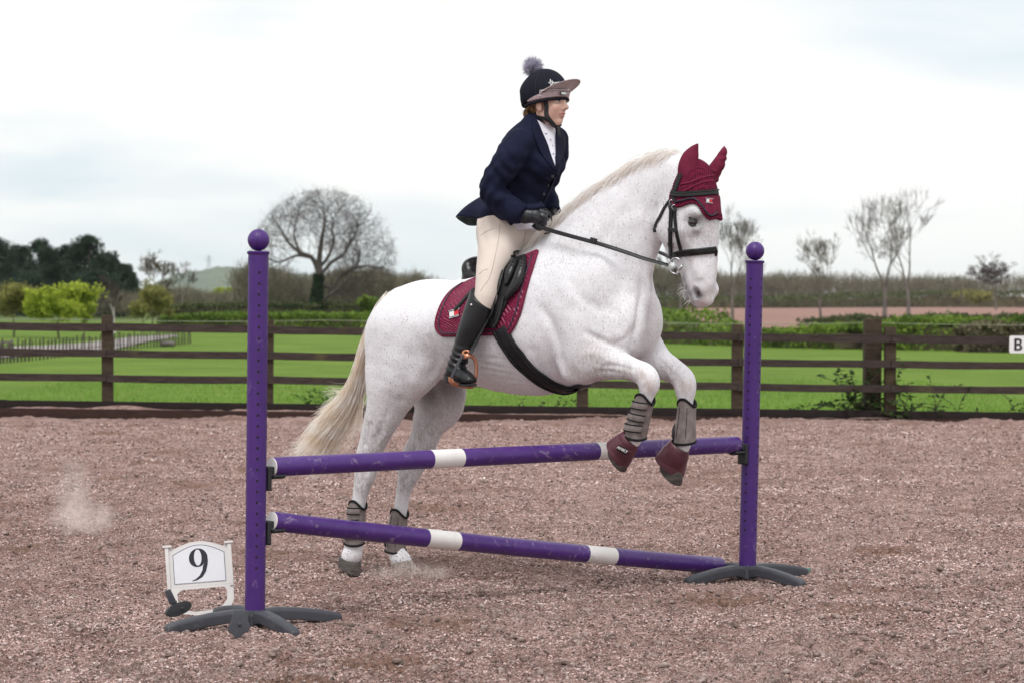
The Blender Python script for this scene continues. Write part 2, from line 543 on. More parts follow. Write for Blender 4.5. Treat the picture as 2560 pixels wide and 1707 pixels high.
    ch([(930, 1045, .145, .025), (912, 1095, .14, .020), (903, 1130, .14, .024), (902, 1165, .14, .026)], k=.045)
    el(1048, 915, .175, (.12, .07, .13), k=.09)
    el(880, 1388, .14, (.046, .043, .036), k=.03)
    el(1003, 1396, -.14, (.050, .046, .030), k=.02)
    # far hindleg
    ch([(1070, 860, -.12, .20, .135), (1085, 930, -.15, .175, .115), (1098, 998, -.15, .148, .085), (1077, 1058, -.15, .086, .066), (1064, 1098, -.145, .070, .054),
        (1052, 1130, -.14, .068, .048), (1026, 1178, -.14, .060, .042), (1010, 1222, -.14, .043, .034), (1003, 1267, -.14, .037, .033), (996, 1320, -.14, .034, .032),
        (993, 1362, -.14, .040, .037), (994, 1380, -.14, .043, .038), (1002, 1404, -.14, .041, .038)], k=.04)
    ch([(1050, 1045, -.145, .025), (1037, 1090, -.14, .020), (1021, 1122, -.14, .024), (1004, 1165, -.14, .026)], k=.045)
    # dock
    ch([(1000, 748, 0, .05), (972, 775, 0, .045), (950, 815, 0, .035)], k=.05)
    # hollows: behind the elbow, flank, throat, seam between the breast muscles, nostrils, mouth, eye
    ch([(1372, 830, .345, .05, .05), (1385, 900, .335, .055, .05), (1420, 960, .31, .05, .05)], k=.05, mode='cut')
    ch([(1420, 775, .335, .03), (1460, 830, .345, .03), (1520, 880, .335, .03)], k=.06, mode='cut')
    el(1120, 850, .375, (.06, .06, .12), k=.06, mode='cut')
    el(1102, 905, .36, (.04, .06, .09), k=.06, mode='cut')
    ch([(1622, 700, 0.0, .012), (1622, 790, 0.0, .014), (1612, 870, 0.0, .014)], k=.06, mode='cut')
    ch([(1488, 842, .285, .012), (1540, 866, .265, .012), (1592, 893, .23, .010)], k=.035, mode='cut')
    ch([(1640, 600, .115, .016), (1618, 560, .125, .02), (1640, 510, .125, .016)], k=.03, mode='cut')
    for s in (1, -1):
        el(1757 - s * 20, 733, .02 + s * .064, (.021, .030, .028), k=.010, Y=LH, X=(.9, 0, .4), mode='cut')
        ch([(1697, 676, .02 + s * .060, .006, .02), (1706, 705, .02 + s * .055, .006, .02), (1722, 748, .02 + s * .05, .006, .02)], k=.008, mode='cut', L=LH)
        el(1749 - s * 16, 555, .02 + s * .104, (.021, .015, .014), k=.010, Y=LH, X=(.8, 0, .35), mode='cut')
    V, F = f.mesh(relax=2)
    V, F = largest_piece(V, F)
    # slight unevenness of muscle under skin
    N = vert_normals(V, F)
    V = V + N * (0.007 * (vnoise3(V * 6.5, 3) - .5) + 0.004 * (vnoise3(V * 17, 4) - .5) + .0016 * (vnoise3(V * np.array([60, 60, 30.]), 5) - .5))[:, None]
    return groove(V, F), F

def groove(V, F):
    """press muscle lines, skin folds and tendons into the near side (polyline in photo pixels, half width px, depth m)"""
    W = from_h(V); P = project(W); N = vert_normals(V, F)
    Nw = N[:, :1] * HU + N[:, 1:2] * HV + N[:, 2:] * HW
    view = W - CO; view /= np.linalg.norm(view, axis=1, keepdims=True)
    front = np.clip(-(Nw * view).sum(1) * 3, 0, 1)
    G = [([(1455, 828), (1490, 845), (1540, 868), (1592, 893)], 9, .015), ([(1345, 760), (1372, 800), (1392, 850), (1402, 900), (1418, 940)], 12, .015),
         ([(1604, 690), (1600, 760), (1593, 815), (1575, 872)], 8, .018), ([(1592, 815), (1560, 850), (1530, 858)], 9, .009), ([(1500, 915), (1545, 913), (1590, 925)], 5, .006),
         ([(1480, 930), (1520, 927), (1560, 935)], 5, .005), ([(1622, 520), (1612, 560), (1618, 600), (1632, 640)], 6, .009), ([(1600, 540), (1596, 590), (1606, 640), (1612, 690)], 7, .007),
         ([(1582, 560), (1580, 610), (1590, 660)], 7, .005), ([(1642, 500), (1636, 545), (1636, 590)], 6, .011), ([(1075, 950), (1090, 915), (1085, 870), (1070, 830)], 12, .013), ([(1105, 945), (1130, 905), (1128, 860)], 12, .010),
         ([(935, 820), (930, 900), (938, 980)], 13, .009), ([(1000, 930), (1015, 975), (1000, 1010)], 12, .007), ([(975, 1010), (955, 1070), (940, 1110)], 8, .007), ([(925, 1060), (913, 1112)], 5, .009), ([(922, 1150), (908, 1200)], 5, .006),
         ([(1480, 630), (1530, 565), (1590, 505)], 15, .007), ([(1420, 690), (1450, 740), (1500, 770), (1545, 775)], 14, .008), ([(1180, 905), (1230, 912), (1290, 925)], 4, .0035), ([(1175, 920), (1240, 928), (1300, 940)], 4, .0035), ([(1190, 890), (1250, 897)], 4, .003),
         ([(1210, 940), (1270, 948), (1320, 955)], 4, .003), ([(1700, 600), (1715, 640), (1727, 690)], 5, .005), ([(1745, 522), (1750, 526)], 9, .007), ([(1600, 930), (1612, 955), (1610, 980)], 6, .005), ([(1695, 945), (1705, 970), (1704, 995)], 6, .005),
         ([(1650, 900), (1680, 935)], 6, .005), ([(1060, 1075), (1042, 1115)], 6, .007), ([(1030, 1160), (1014, 1215)], 5, .006), ([(1300, 870), (1310, 910), (1340, 950)], 10, .005), ([(1330, 860), (1345, 905), (1372, 945)], 9, .005),
         ([(1440, 800), (1450, 880)], 20, -.010), ([(1480, 880), (1530, 895)], 13, -.007), ([(1562, 800), (1568, 840)], 14, -.006), ([(1622, 770), (1618, 820)], 12, -.006), ([(985, 900), (975, 960)], 22, -.008), ([(1052, 915), (1045, 950)], 18, -.008), ([(1515, 900), (1580, 918)], 3, -.003)]
    D = np.zeros(len(V))
    for pl, w, d in G:
        pl = catmull(np.array(pl, float), 6) if len(pl) > 2 else np.array(pl, float)
        lo, hi = pl.min(0) - 3 * w, pl.max(0) + 3 * w
        idx = np.where((P > lo).all(1) & (P < hi).all(1))[0]
        if not len(idx): continue
        q = P[idx]; best = np.full(len(idx), 1e9); par = np.zeros(len(idx)); ns = len(pl) - 1
        for k, (a, b) in enumerate(zip(pl[:-1], pl[1:])):
            ab = b - a; t = np.clip(((q - a) @ ab) / (ab @ ab + 1e-9), 0, 1); dd = np.linalg.norm(q - a - t[:, None] * ab, axis=1)
            m_ = dd < best; best = np.where(m_, dd, best); par = np.where(m_, (k + t) / ns, par)
        D[idx] += -.78 * d * np.exp(-(best / w) ** 2) * (np.clip(np.sin(par * math.pi) * 1.5, .15, 1) if ns > 1 else 1)
    return V + N * (D * front)[:, None]

hV, hF = build_horse()
hW = from_h(hV)
hF = hF[:, ::-1].copy()
hP = project(hW)

def blot(pts, lat_sign=None):
    """soft patches of the animal's own marking: list of (sx, sy, radius px, weight), optionally on one side"""
    g = np.zeros(len(hW))
    for sx, sy, lat, rad, wt in pts:
        c = HP(sx, sy, lat)
        d = np.linalg.norm(hW - c, axis=1)
        g = np.maximum(g, wt * np.exp(-(d / (rad * 1.25)) ** 2))
    return g

attr_grime = blot([(940, 1090, .2, .10, .8), (925, 1150, .2, .09, .9), (905, 1215, .17, .07, .8), (1060, 1100, -.1, .10, .75), (1040, 1140, -.1, .09, .9), (1012, 1205, -.1, .07, .8),
                   (1110, 1040, -.1, .10, .4), (1500, 925, .25, .07, .75), (1470, 890, .26, .08, .45), (1560, 935, .22, .05, .8), (1590, 930, .2, .04, .3), (1660, 935, -.12, .05, .8), (1690, 925, -.12, .05, .5),
                   (1085, 880, .3, .12, .35), (1425, 900, .22, .05, .3), (1700, 600, .1, .09, .5), (1735, 585, .1, .07, .6), (1510, 730, .25, .13, .35), (1530, 790, .22, .12, .3),
                   (1460, 620, .2, .16, .25), (1650, 470, .1, .12, .25), (1745, 690, .09, .06, .2)])
attr_brown = blot([(1622, 965, .21, .028, .75), (1606, 940, .21, .03, .5), (1715, 968, -.12, .035, .6), (1640, 935, .2, .03, .15), (1478, 880, .27, .05, .3), (1570, 945, .2, .03, .4), (1150, 1030, -.08, .06, .35), (1120, 1080, -.08, .05, .35),
                   (1500, 945, .2, .05, .5), (1440, 925, .24, .03, .4)])
attr_pink = .7 * blot([(1752, 758, .06, .018, 1.0), (1735, 763, .06, .016, .9), (1762, 742, .05, .022, .7), (1720, 745, .06, .02, .5)])
attr_dark = blot([(1120, 965, -.06, .085, .75), (1075, 985, -.06, .07, .75), (1160, 965, -.02, .07, .6), (1085, 1030, -.08, .05, .35), (1730, 748, .06, .028, .8), (1716, 737, .06, .026, .9), (1722, 745, .05, .026, .9), (1712, 730, .05, .024, .8), (1738, 555, .10, .030, 1.0), (1733, 556, .10, .022, 1.2), (1745, 548, .1, .02, .8), (1722, 552, .11, .02, .6), (1725, 548, .1, .02, .7), (1748, 737, .06, .024, 1.3), (1749, 735, .04, .03, 1.2), (1738, 744, .06, .03, .6), (1725, 738, .06, .03, .85), (1712, 722, .06, .028, .85), (1706, 700, .06, .024, .8), (1716, 705, .05, .02, .6), (1738, 748, .06, .016, .5),  # inner far thigh: dark skin plus painted shade from belly and legs
                  (1660, 952, -.1, .018, .8), (1771, 545, -.085, .03, .9), (1785, 725, -.05, .02, .8)])

def horse_material():
    mt, nt, bs = new_mat('grey_horse_coat'); L = nt.links
    tc = nd(nt, 'ShaderNodeTexCoord')
    def att(n): a = nd(nt, 'ShaderNodeAttribute'); a.attribute_name = n; return a.outputs['Fac']
    def mix(fac, A, B):
        x = nd(nt, 'ShaderNodeMix'); x.data_type = 'RGBA'
        if hasattr(fac, 'links'): L.new(fac, x.inputs['Factor'])
        else: x.inputs['Factor'].default_value = fac
        if isinstance(A, tuple): x.inputs['A'].default_value = (*A, 1)
        else: L.new(A, x.inputs['A'])
        if isinstance(B, tuple): x.inputs['B'].default_value = (*B, 1)
        else: L.new(B, x.inputs['B'])
        return x.outputs['Result']
    def math_(op, a, b=None, c=None):
        x = nd(nt, 'ShaderNodeMath'); x.operation = op
        for i, q in enumerate((a, b, c)):
            if q is None: continue
            if hasattr(q, 'links'): L.new(q, x.inputs[i])
            else: x.inputs[i].default_value = q
        return x.outputs[0]
    def noise(scale, detail=4, stretch=(1, 1, 1), rough=.6):
        mp = nd(nt, 'ShaderNodeMapping'); mp.inputs['Scale'].default_value = stretch
        L.new(tc.outputs['Object'], mp.inputs['Vector'])
        n = nd(nt, 'ShaderNodeTexNoise'); n.inputs['Scale'].default_value = scale; n.inputs['Detail'].default_value = detail; n.inputs['Roughness'].default_value = rough
        L.new(mp.outputs['Vector'], n.inputs['Vector']); return n.outputs['Fac']
    def rng(v, a, b, c=0., d=1.):
        x = nd(nt, 'ShaderNodeMapRange'); L.new(v, x.inputs['Value'])
        for nme, q in zip(('From Min', 'From Max', 'To Min', 'To Max'), (a, b, c, d)): x.inputs[nme].default_value = q
        return x.outputs['Result']
    big = noise(3.0, 4)
    base = mix(rng(big, .35, .65), (.73, .73, .765), (.82, .815, .85))
    # flea-bitten flecks: small dark dots, random per cell, drawn out along the hair
    mp = nd(nt, 'ShaderNodeMapping'); mp.inputs['Scale'].default_value = (1.25, 1.0, .72); mp.inputs['Rotation'].default_value = (0, .35, .2)
    L.new(tc.outputs['Object'], mp.inputs['Vector'])
    wob = nd(nt, 'ShaderNodeTexNoise'); wob.inputs['Scale'].default_value = 60; L.new(mp.outputs['Vector'], wob.inputs['Vector'])
    wa = nd(nt, 'ShaderNodeMix'); wa.data_type = 'RGBA'; wa.blend_type = 'LINEAR_LIGHT'; wa.inputs['Factor'].default_value = .006
    L.new(mp.outputs['Vector'], wa.inputs['A']); L.new(wob.outputs['Color'], wa.inputs['B'])
    dens = rng(noise(1.7, 3), .34, .66, .06, 1.0)
    fl = []
    for sc, rr in ((120, .42), (210, .46)):
        v = nd(nt, 'ShaderNodeTexVoronoi'); v.inputs['Scale'].default_value = sc
        L.new(wa.outputs['Result'], v.inputs['Vector'])
        sep = nd(nt, 'ShaderNodeSeparateColor'); L.new(v.outputs['Color'], sep.inputs['Color'])
        g = att('grime')
        on = math_('LESS_THAN', sep.outputs['Red'], math_('ADD', dens, math_('MULTIPLY', g, .9)))
        size = math_('ADD', math_('MULTIPLY', sep.outputs['Green'], rr), .06)
        dot = math_('LESS_THAN', v.outputs['Distance'], size)
        fl.append(math_('MULTIPLY', on, math_('MULTIPLY', dot, rng(sep.outputs['Blue'], 0, 1, .06, .52))))
    c = mix(fl[0], base, (.20, .17, .18))
    c = mix(fl[1], c, (.26, .22, .23))
    fine = noise(70, 5, (1, 1, .35), .7)
    g = math_('MULTIPLY', att('grime'), rng(fine, .38, .62, .15, 1.0))
    c = mix(math_('MULTIPLY', g, .95), c, (.27, .24, .24))
    c = mix(math_('MULTIPLY', att('brown'), rng(fine, .3, .7, .4, 1.)), c, (.38, .25, .19))
    c = mix(math_('MULTIPLY', att('pink'), rng(noise(40), .35, .6, .35, 1.)), c, (.62, .36, .33))
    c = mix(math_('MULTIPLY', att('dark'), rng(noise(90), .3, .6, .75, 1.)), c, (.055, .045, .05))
    L.new(c, bs.inputs['Base Color'])
    bs.inputs['Roughness'].default_value = .62; bs.inputs['Specular IOR Level'].default_value = .25
    bs.inputs['Sheen Weight'].default_value = .15; bs.inputs['Sheen Roughness'].default_value = .5
    h1 = noise(240, 3, (.5, 1, .22)); h2 = noise(22, 4, (1, 1, .6))
    hh = math_('ADD', math_('MULTIPLY', h1, .35), math_('MULTIPLY', h2, .65))
    b = nd(nt, 'ShaderNodeBump'); b.inputs['Strength'].default_value = .45; b.inputs['Distance'].default_value = .008
    L.new(hh, b.inputs['Height']); L.new(b.outputs['Normal'], bs.inputs['Normal'])
    return mt

M_COAT = horse_material()
HORSE_BASE = from_h(np.array([[0.0, 0.0, 0.0]]))[0]
horse = empty('horse', HORSE_BASE, 'flea-bitten white horse leaping over the purple and white pole', 'horse')
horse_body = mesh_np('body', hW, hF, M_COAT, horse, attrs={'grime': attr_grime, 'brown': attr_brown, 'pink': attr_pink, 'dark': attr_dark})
HBVH = BVHTree.FromPolygons([tuple(v) for v in hW.tolist()], hF.tolist())
# ------------------------------------------------------------------ ground
def sand_height(x, y):
    h = 0.030 * (vnoise2(x * .55, y * .55, 1) - .5)
    h += 0.035 * (vnoise2(x * 1.9, y * 1.9, 2) - .5)
    n = vnoise2(x * 5.2, y * 5.2, 3); h += 0.022 * (n - .5)
    m_ = vnoise2(x * 1.1, y * 1.1, 9)
    r_ = np.abs(vnoise2(x * 12.5, y * 12.5, 4) - .5) * 2
    h += 0.016 * (1 - r_) * (0.35 + m_)
    h += 0.020 * (vnoise2(x * 26, y * 26, 5) - .5) + 0.014 * (vnoise2(x * 55, y * 55, 6) - .5)
    h = h + scuff(x, y)[0]
    for (cx, cy) in ((-1.10, 10.42), (1.19, 12.22), (-1.36, 10.7)):
        w_ = np.exp(-(((x - cx) / .5) ** 2 + ((y - cy) / .5) ** 2) ** 2)
        h = h * (1 - .7 * w_)
    return h - 0.012

def scuff(x, y):
    """hoof scuffs: shallow pits with a thrown-up rim; returns height change and how freshly turned the sand is"""
    h = 0 * x; mk = 0 * x
    gx = np.floor(x / 1.15); gy = np.floor(y / 1.15)
    for ox in (-1, 0, 1):
        for oy in (-1, 0, 1):
            cx = (gx + ox); cy = (gy + oy)
            s = np.full_like(cx.astype(np.int64), 21)
            px = (cx + _hash(cx.astype(np.int64), cy.astype(np.int64), s)) * 1.15
            py = (cy + _hash(cx.astype(np.int64), cy.astype(np.int64), s + 1)) * 1.15
            amp = _hash(cx.astype(np.int64), cy.astype(np.int64), s + 2)
            d = np.hypot(x - px, (y - py) * 1.2) / (.09 + .06 * amp); d = d + .5 * (vnoise2(x * 14, y * 14, 51) - .5)
            h = h + amp * (-0.040 * np.exp(-d * d) + 0.026 * np.exp(-(d - 1.5) ** 2 * 4))
            mk = np.maximum(mk, np.where(amp > .33, np.minimum(amp * 1.25, 1), 0) * np.exp(-(d / 1.5) ** 4))
    return h, mk

def fence_y(x):
    return 27.55 + 0.055 * x

def axis_pts(lo, a, b, hi, fine, grow):
    m_ = list(np.arange(a, b + 1e-6, fine)); s = fine
    p = a; L_ = []
    while p > lo: s = min(s * grow, 1.5); p -= s; L_.append(p)
    s = fine; p = b; Rr = []
    while p < hi: s = min(s * grow, 1.5); p += s; Rr.append(p)
    return np.array(L_[::-1] + m_ + Rr)

def build_sand():
    xs = axis_pts(-45, -3.1, 3.2, 45, .0135, 1.012)
    ys = axis_pts(-14, 8.6, 15.0, 27.2, .0135, 1.0065)
    X, Y = np.meshgrid(xs, ys, indexing='ij')
    Y = np.where(Y > 25, 25 + (Y - 25) * (fence_y(X) - 0.02 - 25) / (ys[-1] - 25), Y)
    Z = sand_height(X, Y)
    d = fence_y(X) - Y
    Z += 0.05 * np.exp(-(d / .5) ** 2) * (0.4 + vnoise2(X * 2.2, Y * 0 + 3, 11))        # drifted up against the kickboards
    V = np.stack([X, Y, Z], -1).reshape(-1, 3)
    nx, ny = X.shape
    i = np.arange(nx - 1)[:, None] * ny + np.arange(ny - 1)[None]
    F = np.stack([i, i + ny, i + ny + 1, i + 1], -1).reshape(-1, 4)
    return V, F, scuff(X, Y)[1].ravel()

def sand_material():
    mt, nt, bs = new_mat('arena_sand_and_fibre'); L = nt.links
    tc = nd(nt, 'ShaderNodeTexCoord')
    def noise(scale, detail=5, rough=.65, stretch=(1, 1, 1), dist=0.):
        mp = nd(nt, 'ShaderNodeMapping'); mp.inputs['Scale'].default_value = stretch
        L.new(tc.outputs['Object'], mp.inputs['Vector'])
        n = nd(nt, 'ShaderNodeTexNoise'); n.inputs['Scale'].default_value = scale; n.inputs['Detail'].default_value = detail
        n.inputs['Roughness'].default_value = rough; n.inputs['Distortion'].default_value = dist
        L.new(mp.outputs['Vector'], n.inputs['Vector']); return n.outputs['Fac']
    def ramp(v, els):
        r = nd(nt, 'ShaderNodeValToRGB'); cr = r.color_ramp
        while len(cr.elements) < len(els): cr.elements.new(.5)
        for e, (p, c) in zip(cr.elements, els): e.position = p; e.color = (*c, 1)
        L.new(v, r.inputs['Fac']); return r.outputs['Color']
    def mix(fac, A, B, blend='MIX'):
        x = nd(nt, 'ShaderNodeMix'); x.data_type = 'RGBA'; x.blend_type = blend
        L.new(fac, x.inputs['Factor']) if hasattr(fac, 'links') else setattr(x.inputs['Factor'], 'default_value', fac)
        for nme, q in (('A', A), ('B', B)):
            if isinstance(q, tuple): x.inputs[nme].default_value = (*q, 1)
            else: L.new(q, x.inputs[nme])
        return x.outputs['Result']
    fine = noise(95, 6, .75)
    c = ramp(fine, [(.30, (.09, .060, .052)), (.42, (.25, .165, .145)), (.54, (.42, .30, .27)), (.70, (.60, .46, .43))])  # kept darker than the crumbs, standing in for shade between them
    big = noise(.9, 5, .6)
    c2 = ramp(big, [(.34, (.80, .73, .71)), (.60, (1.05, 1.04, 1.04))])
    c = mix(1.0, c, c2, 'MULTIPLY')
    c = mix(1.0, c, ramp(noise(17, 5, .7), [(.34, (.50, .46, .45)), (.50, (.96, .95, .95)), (.68, (1.18, 1.17, 1.17))]), 'MULTIPLY')
    c = mix(1.0, c, ramp(noise(4.3, 5, .65), [(.36, (.72, .69, .68)), (.56, (1.05, 1.05, 1.05))]), 'MULTIPLY')
    damp = ramp(noise(3.1, 5, .7, dist=.4), [(.58, (0, 0, 0)), (.72, (1, 1, 1))])
    c = mix(damp, c, (.20, .125, .098))
    ta = nd(nt, 'ShaderNodeAttribute'); ta.attribute_name = 'turned'
    c = mix(ta.outputs['Fac'], c, ramp(noise(45, 5, .7), [(.38, (.10, .058, .043)), (.62, (.33, .20, .155))]))
    blk = ramp(noise(52, 3, .6), [(.67, (0, 0, 0)), (.71, (1, 1, 1))])
    c = mix(blk, c, (.075, .065, .068))
    lint = ramp(noise(60, 4, .6, (1, 1.6, 1)), [(.62, (0, 0, 0)), (.70, (1, 1, 1))])
    c = mix(lint, c, (.68, .62, .61))
    L.new(c, bs.inputs['Base Color'])
    bs.inputs['Roughness'].default_value = .95; bs.inputs['Specular IOR Level'].default_value = .1
    b = nd(nt, 'ShaderNodeBump'); b.inputs['Strength'].default_value = .9; b.inputs['Distance'].default_value = .02
    L.new(noise(75, 6, .75), b.inputs['Height']); L.new(b.outputs['Normal'], bs.inputs['Normal'])
    return mt

M_SAND = sand_material()
sV, sF, sD = build_sand()
arena = tag(mesh_np('arena_ground', sV, sF, M_SAND, attrs={'turned': sD}), 'pinkish sand and fibre riding arena surface churned by hooves', None, None, 'structure')

# loose clods and fibre tufts lying on the sand
def scatter_points(n, y0, y1, seed):
    g = np.random.default_rng(seed)
    y = y0 * (y1 / y0) ** g.random(n)
    x = (g.random(n) * 2 - 1) * (y * .235 + .15)
    return x, y, g

def build_clods(n=12000):
    x, y, g = scatter_points(n, 8.4, 27, 5)
    keep = vnoise2(x * .9, y * .9, 31) * .6 + vnoise2(x * 4, y * 4, 32) * .4 > .42
    x, y = x[keep], y[keep]; n = len(x)
    z = sand_height(x, y)
    ico = [(0, 0, 1), (.87, 0, .5), (.27, .83, .45), (-.7, .5, .5), (-.7, -.5, .45), (.27, -.83, .5), (.7, .5, -.4), (-.27, .83, -.4), (-.87, 0, -.4), (-.27, -.83, -.4), (.7, -.5, -.4)]
    fc = [(0, 1, 2), (0, 2, 3), (0, 3, 4), (0, 4, 5), (0, 5, 1), (1, 6, 2), (2, 6, 7), (2, 7, 3), (3, 7, 8), (3, 8, 4), (4, 8, 9), (4, 9, 5), (5, 9, 10), (5, 10, 1), (1, 10, 6)]
    B = np.array(ico); s = .004 + .015 * g.random(n) ** 3
    V = B[None] * (s[:, None, None] * (0.7 + .6 * g.random((n, len(B), 1)))) * np.array([1.25, 1.1, .7])
    a = g.random(n) * 6.28
    ca, sa = np.cos(a)[:, None], np.sin(a)[:, None]
    vx = V[..., 0] * ca - V[..., 1] * sa; vy = V[..., 0] * sa + V[..., 1] * ca
    V = np.stack([vx + x[:, None], vy + y[:, None], V[..., 2] + z[:, None] + s[:, None] * .3], -1).reshape(-1, 3)
    F = (np.array(fc)[None] + (np.arange(n) * len(B))[:, None, None]).reshape(-1, 3)
    return V, F

def build_fibres(n=70000):
    x, y, g = scatter_points(n, 8.4, 26, 6)
    z = sand_height(x, y)
    a = g.random(n) * 6.28; ln = .010 + .026 * g.random(n) ** 2; w = .0008 + .0014 * g.random(n)
    cx, sx_ = np.cos(a), np.sin(a)
    up = .3 + .9 * g.random(n)
    P0 = np.stack([x - cx * ln / 2, y - sx_ * ln / 2, z - .001], -1)
    P1 = np.stack([x + (g.random(n) - .5) * .008, y + (g.random(n) - .5) * .008, z + ln * .35 * up], -1)
    P2 = np.stack([x + cx * ln / 2, y + sx_ * ln / 2, z + ln * .25 * (g.random(n))], -1)
    o = np.stack([-sx_ * w, cx * w, w * .9], -1)
    V = np.stack([P0 - o, P0 + o, P1 + o, P1 - o, P2 + o * .4, P2 - o * .4], 1).reshape(-1, 3)
    b = (np.arange(n) * 6)[:, None]
    F = np.concatenate([b + np.array([0, 1, 2, 3]), b + np.array([3, 2, 4, 5])])
    return V, F

M_CLOD = mat_noise('sand_clods', [(.085, .065, .06), (.22, .16, .14), (.42, .34, .32)], scale=30, rough=.95, spec=.1, bump=.4, bump_scale=160)
M_FIBRE = mat_noise('fibre_tufts', [(.07, .06, .06), (.34, .25, .23), (.58, .48, .46)], scale=14, rough=.95, spec=.1)
cV, cF = build_clods()
tag(mesh_np('sand_clods', cV, cF, M_CLOD), 'small brown clods scattered over the sand', 'clods', None, 'stuff')
fV, fF = build_fibres()
tag(mesh_np('felt_fibres', fV, fF, M_FIBRE), 'pale felt fibres tangled in the sand', 'fibres', None, 'stuff')

# crumbs of sand and felt: one lump shape scattered by geometry nodes, each with its own size, turn and tint
def crumb_material():
    mt, nt, bs = new_mat('sand_crumbs'); L = nt.links
    oi = nd(nt, 'ShaderNodeObjectInfo'); r = nd(nt, 'ShaderNodeValToRGB'); cr = r.color_ramp; cr.interpolation = 'LINEAR'
    els = [(0, (.045, .038, .040)), (.08, (.10, .080, .080)), (.15, (.24, .15, .122)), (.30, (.42, .29, .262)), (.58, (.54, .40, .372)), (.88, (.64, .50, .475)), (1.0, (.78, .68, .66))]
    while len(cr.elements) < len(els): cr.elements.new(.5)
    for e, (p, c) in zip(cr.elements, els): e.position = p; e.color = (*c, 1)
    L.new(oi.outputs['Random'], r.inputs['Fac'])
    tc = nd(nt, 'ShaderNodeNewGeometry'); n = nd(nt, 'ShaderNodeTexNoise'); n.inputs['Scale'].default_value = 2.6; n.inputs['Detail'].default_value = 5; n.inputs['Roughness'].default_value = .7
    L.new(tc.outputs['Position'], n.inputs['Vector'])
    r2 = nd(nt, 'ShaderNodeValToRGB'); r2.color_ramp.elements[0].position = .56; r2.color_ramp.elements[0].color = (0, 0, 0, 1); r2.color_ramp.elements[1].position = .70; r2.color_ramp.elements[1].color = (.8, .8, .8, 1)
    L.new(n.outputs['Fac'], r2.inputs['Fac'])
    x = nd(nt, 'ShaderNodeMix'); x.data_type = 'RGBA'; x.blend_type = 'MULTIPLY'; x.inputs['B'].default_value = (.50, .38, .33, 1)
    L.new(r2.outputs['Color'], x.inputs['Factor']); L.new(r.outputs['Color'], x.inputs['A'])
    n3 = nd(nt, 'ShaderNodeTexNoise'); n3.inputs['Scale'].default_value = 1.1; n3.inputs['Detail'].default_value = 6; n3.inputs['Roughness'].default_value = .7; L.new(tc.outputs['Position'], n3.inputs['Vector'])
    r3 = nd(nt, 'ShaderNodeValToRGB'); r3.color_ramp.elements[0].position = .36; r3.color_ramp.elements[0].color = (.66, .58, .55, 1); r3.color_ramp.elements[1].position = .60; r3.color_ramp.elements[1].color = (1.12, 1.12, 1.12, 1)
    L.new(n3.outputs['Fac'], r3.inputs['Fac']); x3 = nd(nt, 'ShaderNodeMix'); x3.data_type = 'RGBA'; x3.blend_type = 'MULTIPLY'; x3.inputs['Factor'].default_value = 1.0
    L.new(x.outputs['Result'], x3.inputs['A']); L.new(r3.outputs['Color'], x3.inputs['B']); L.new(x3.outputs['Result'], bs.inputs['Base Color'])
    bs.inputs['Roughness'].default_value = .95; bs.inputs['Specular IOR Level'].default_value = .08
    return mt
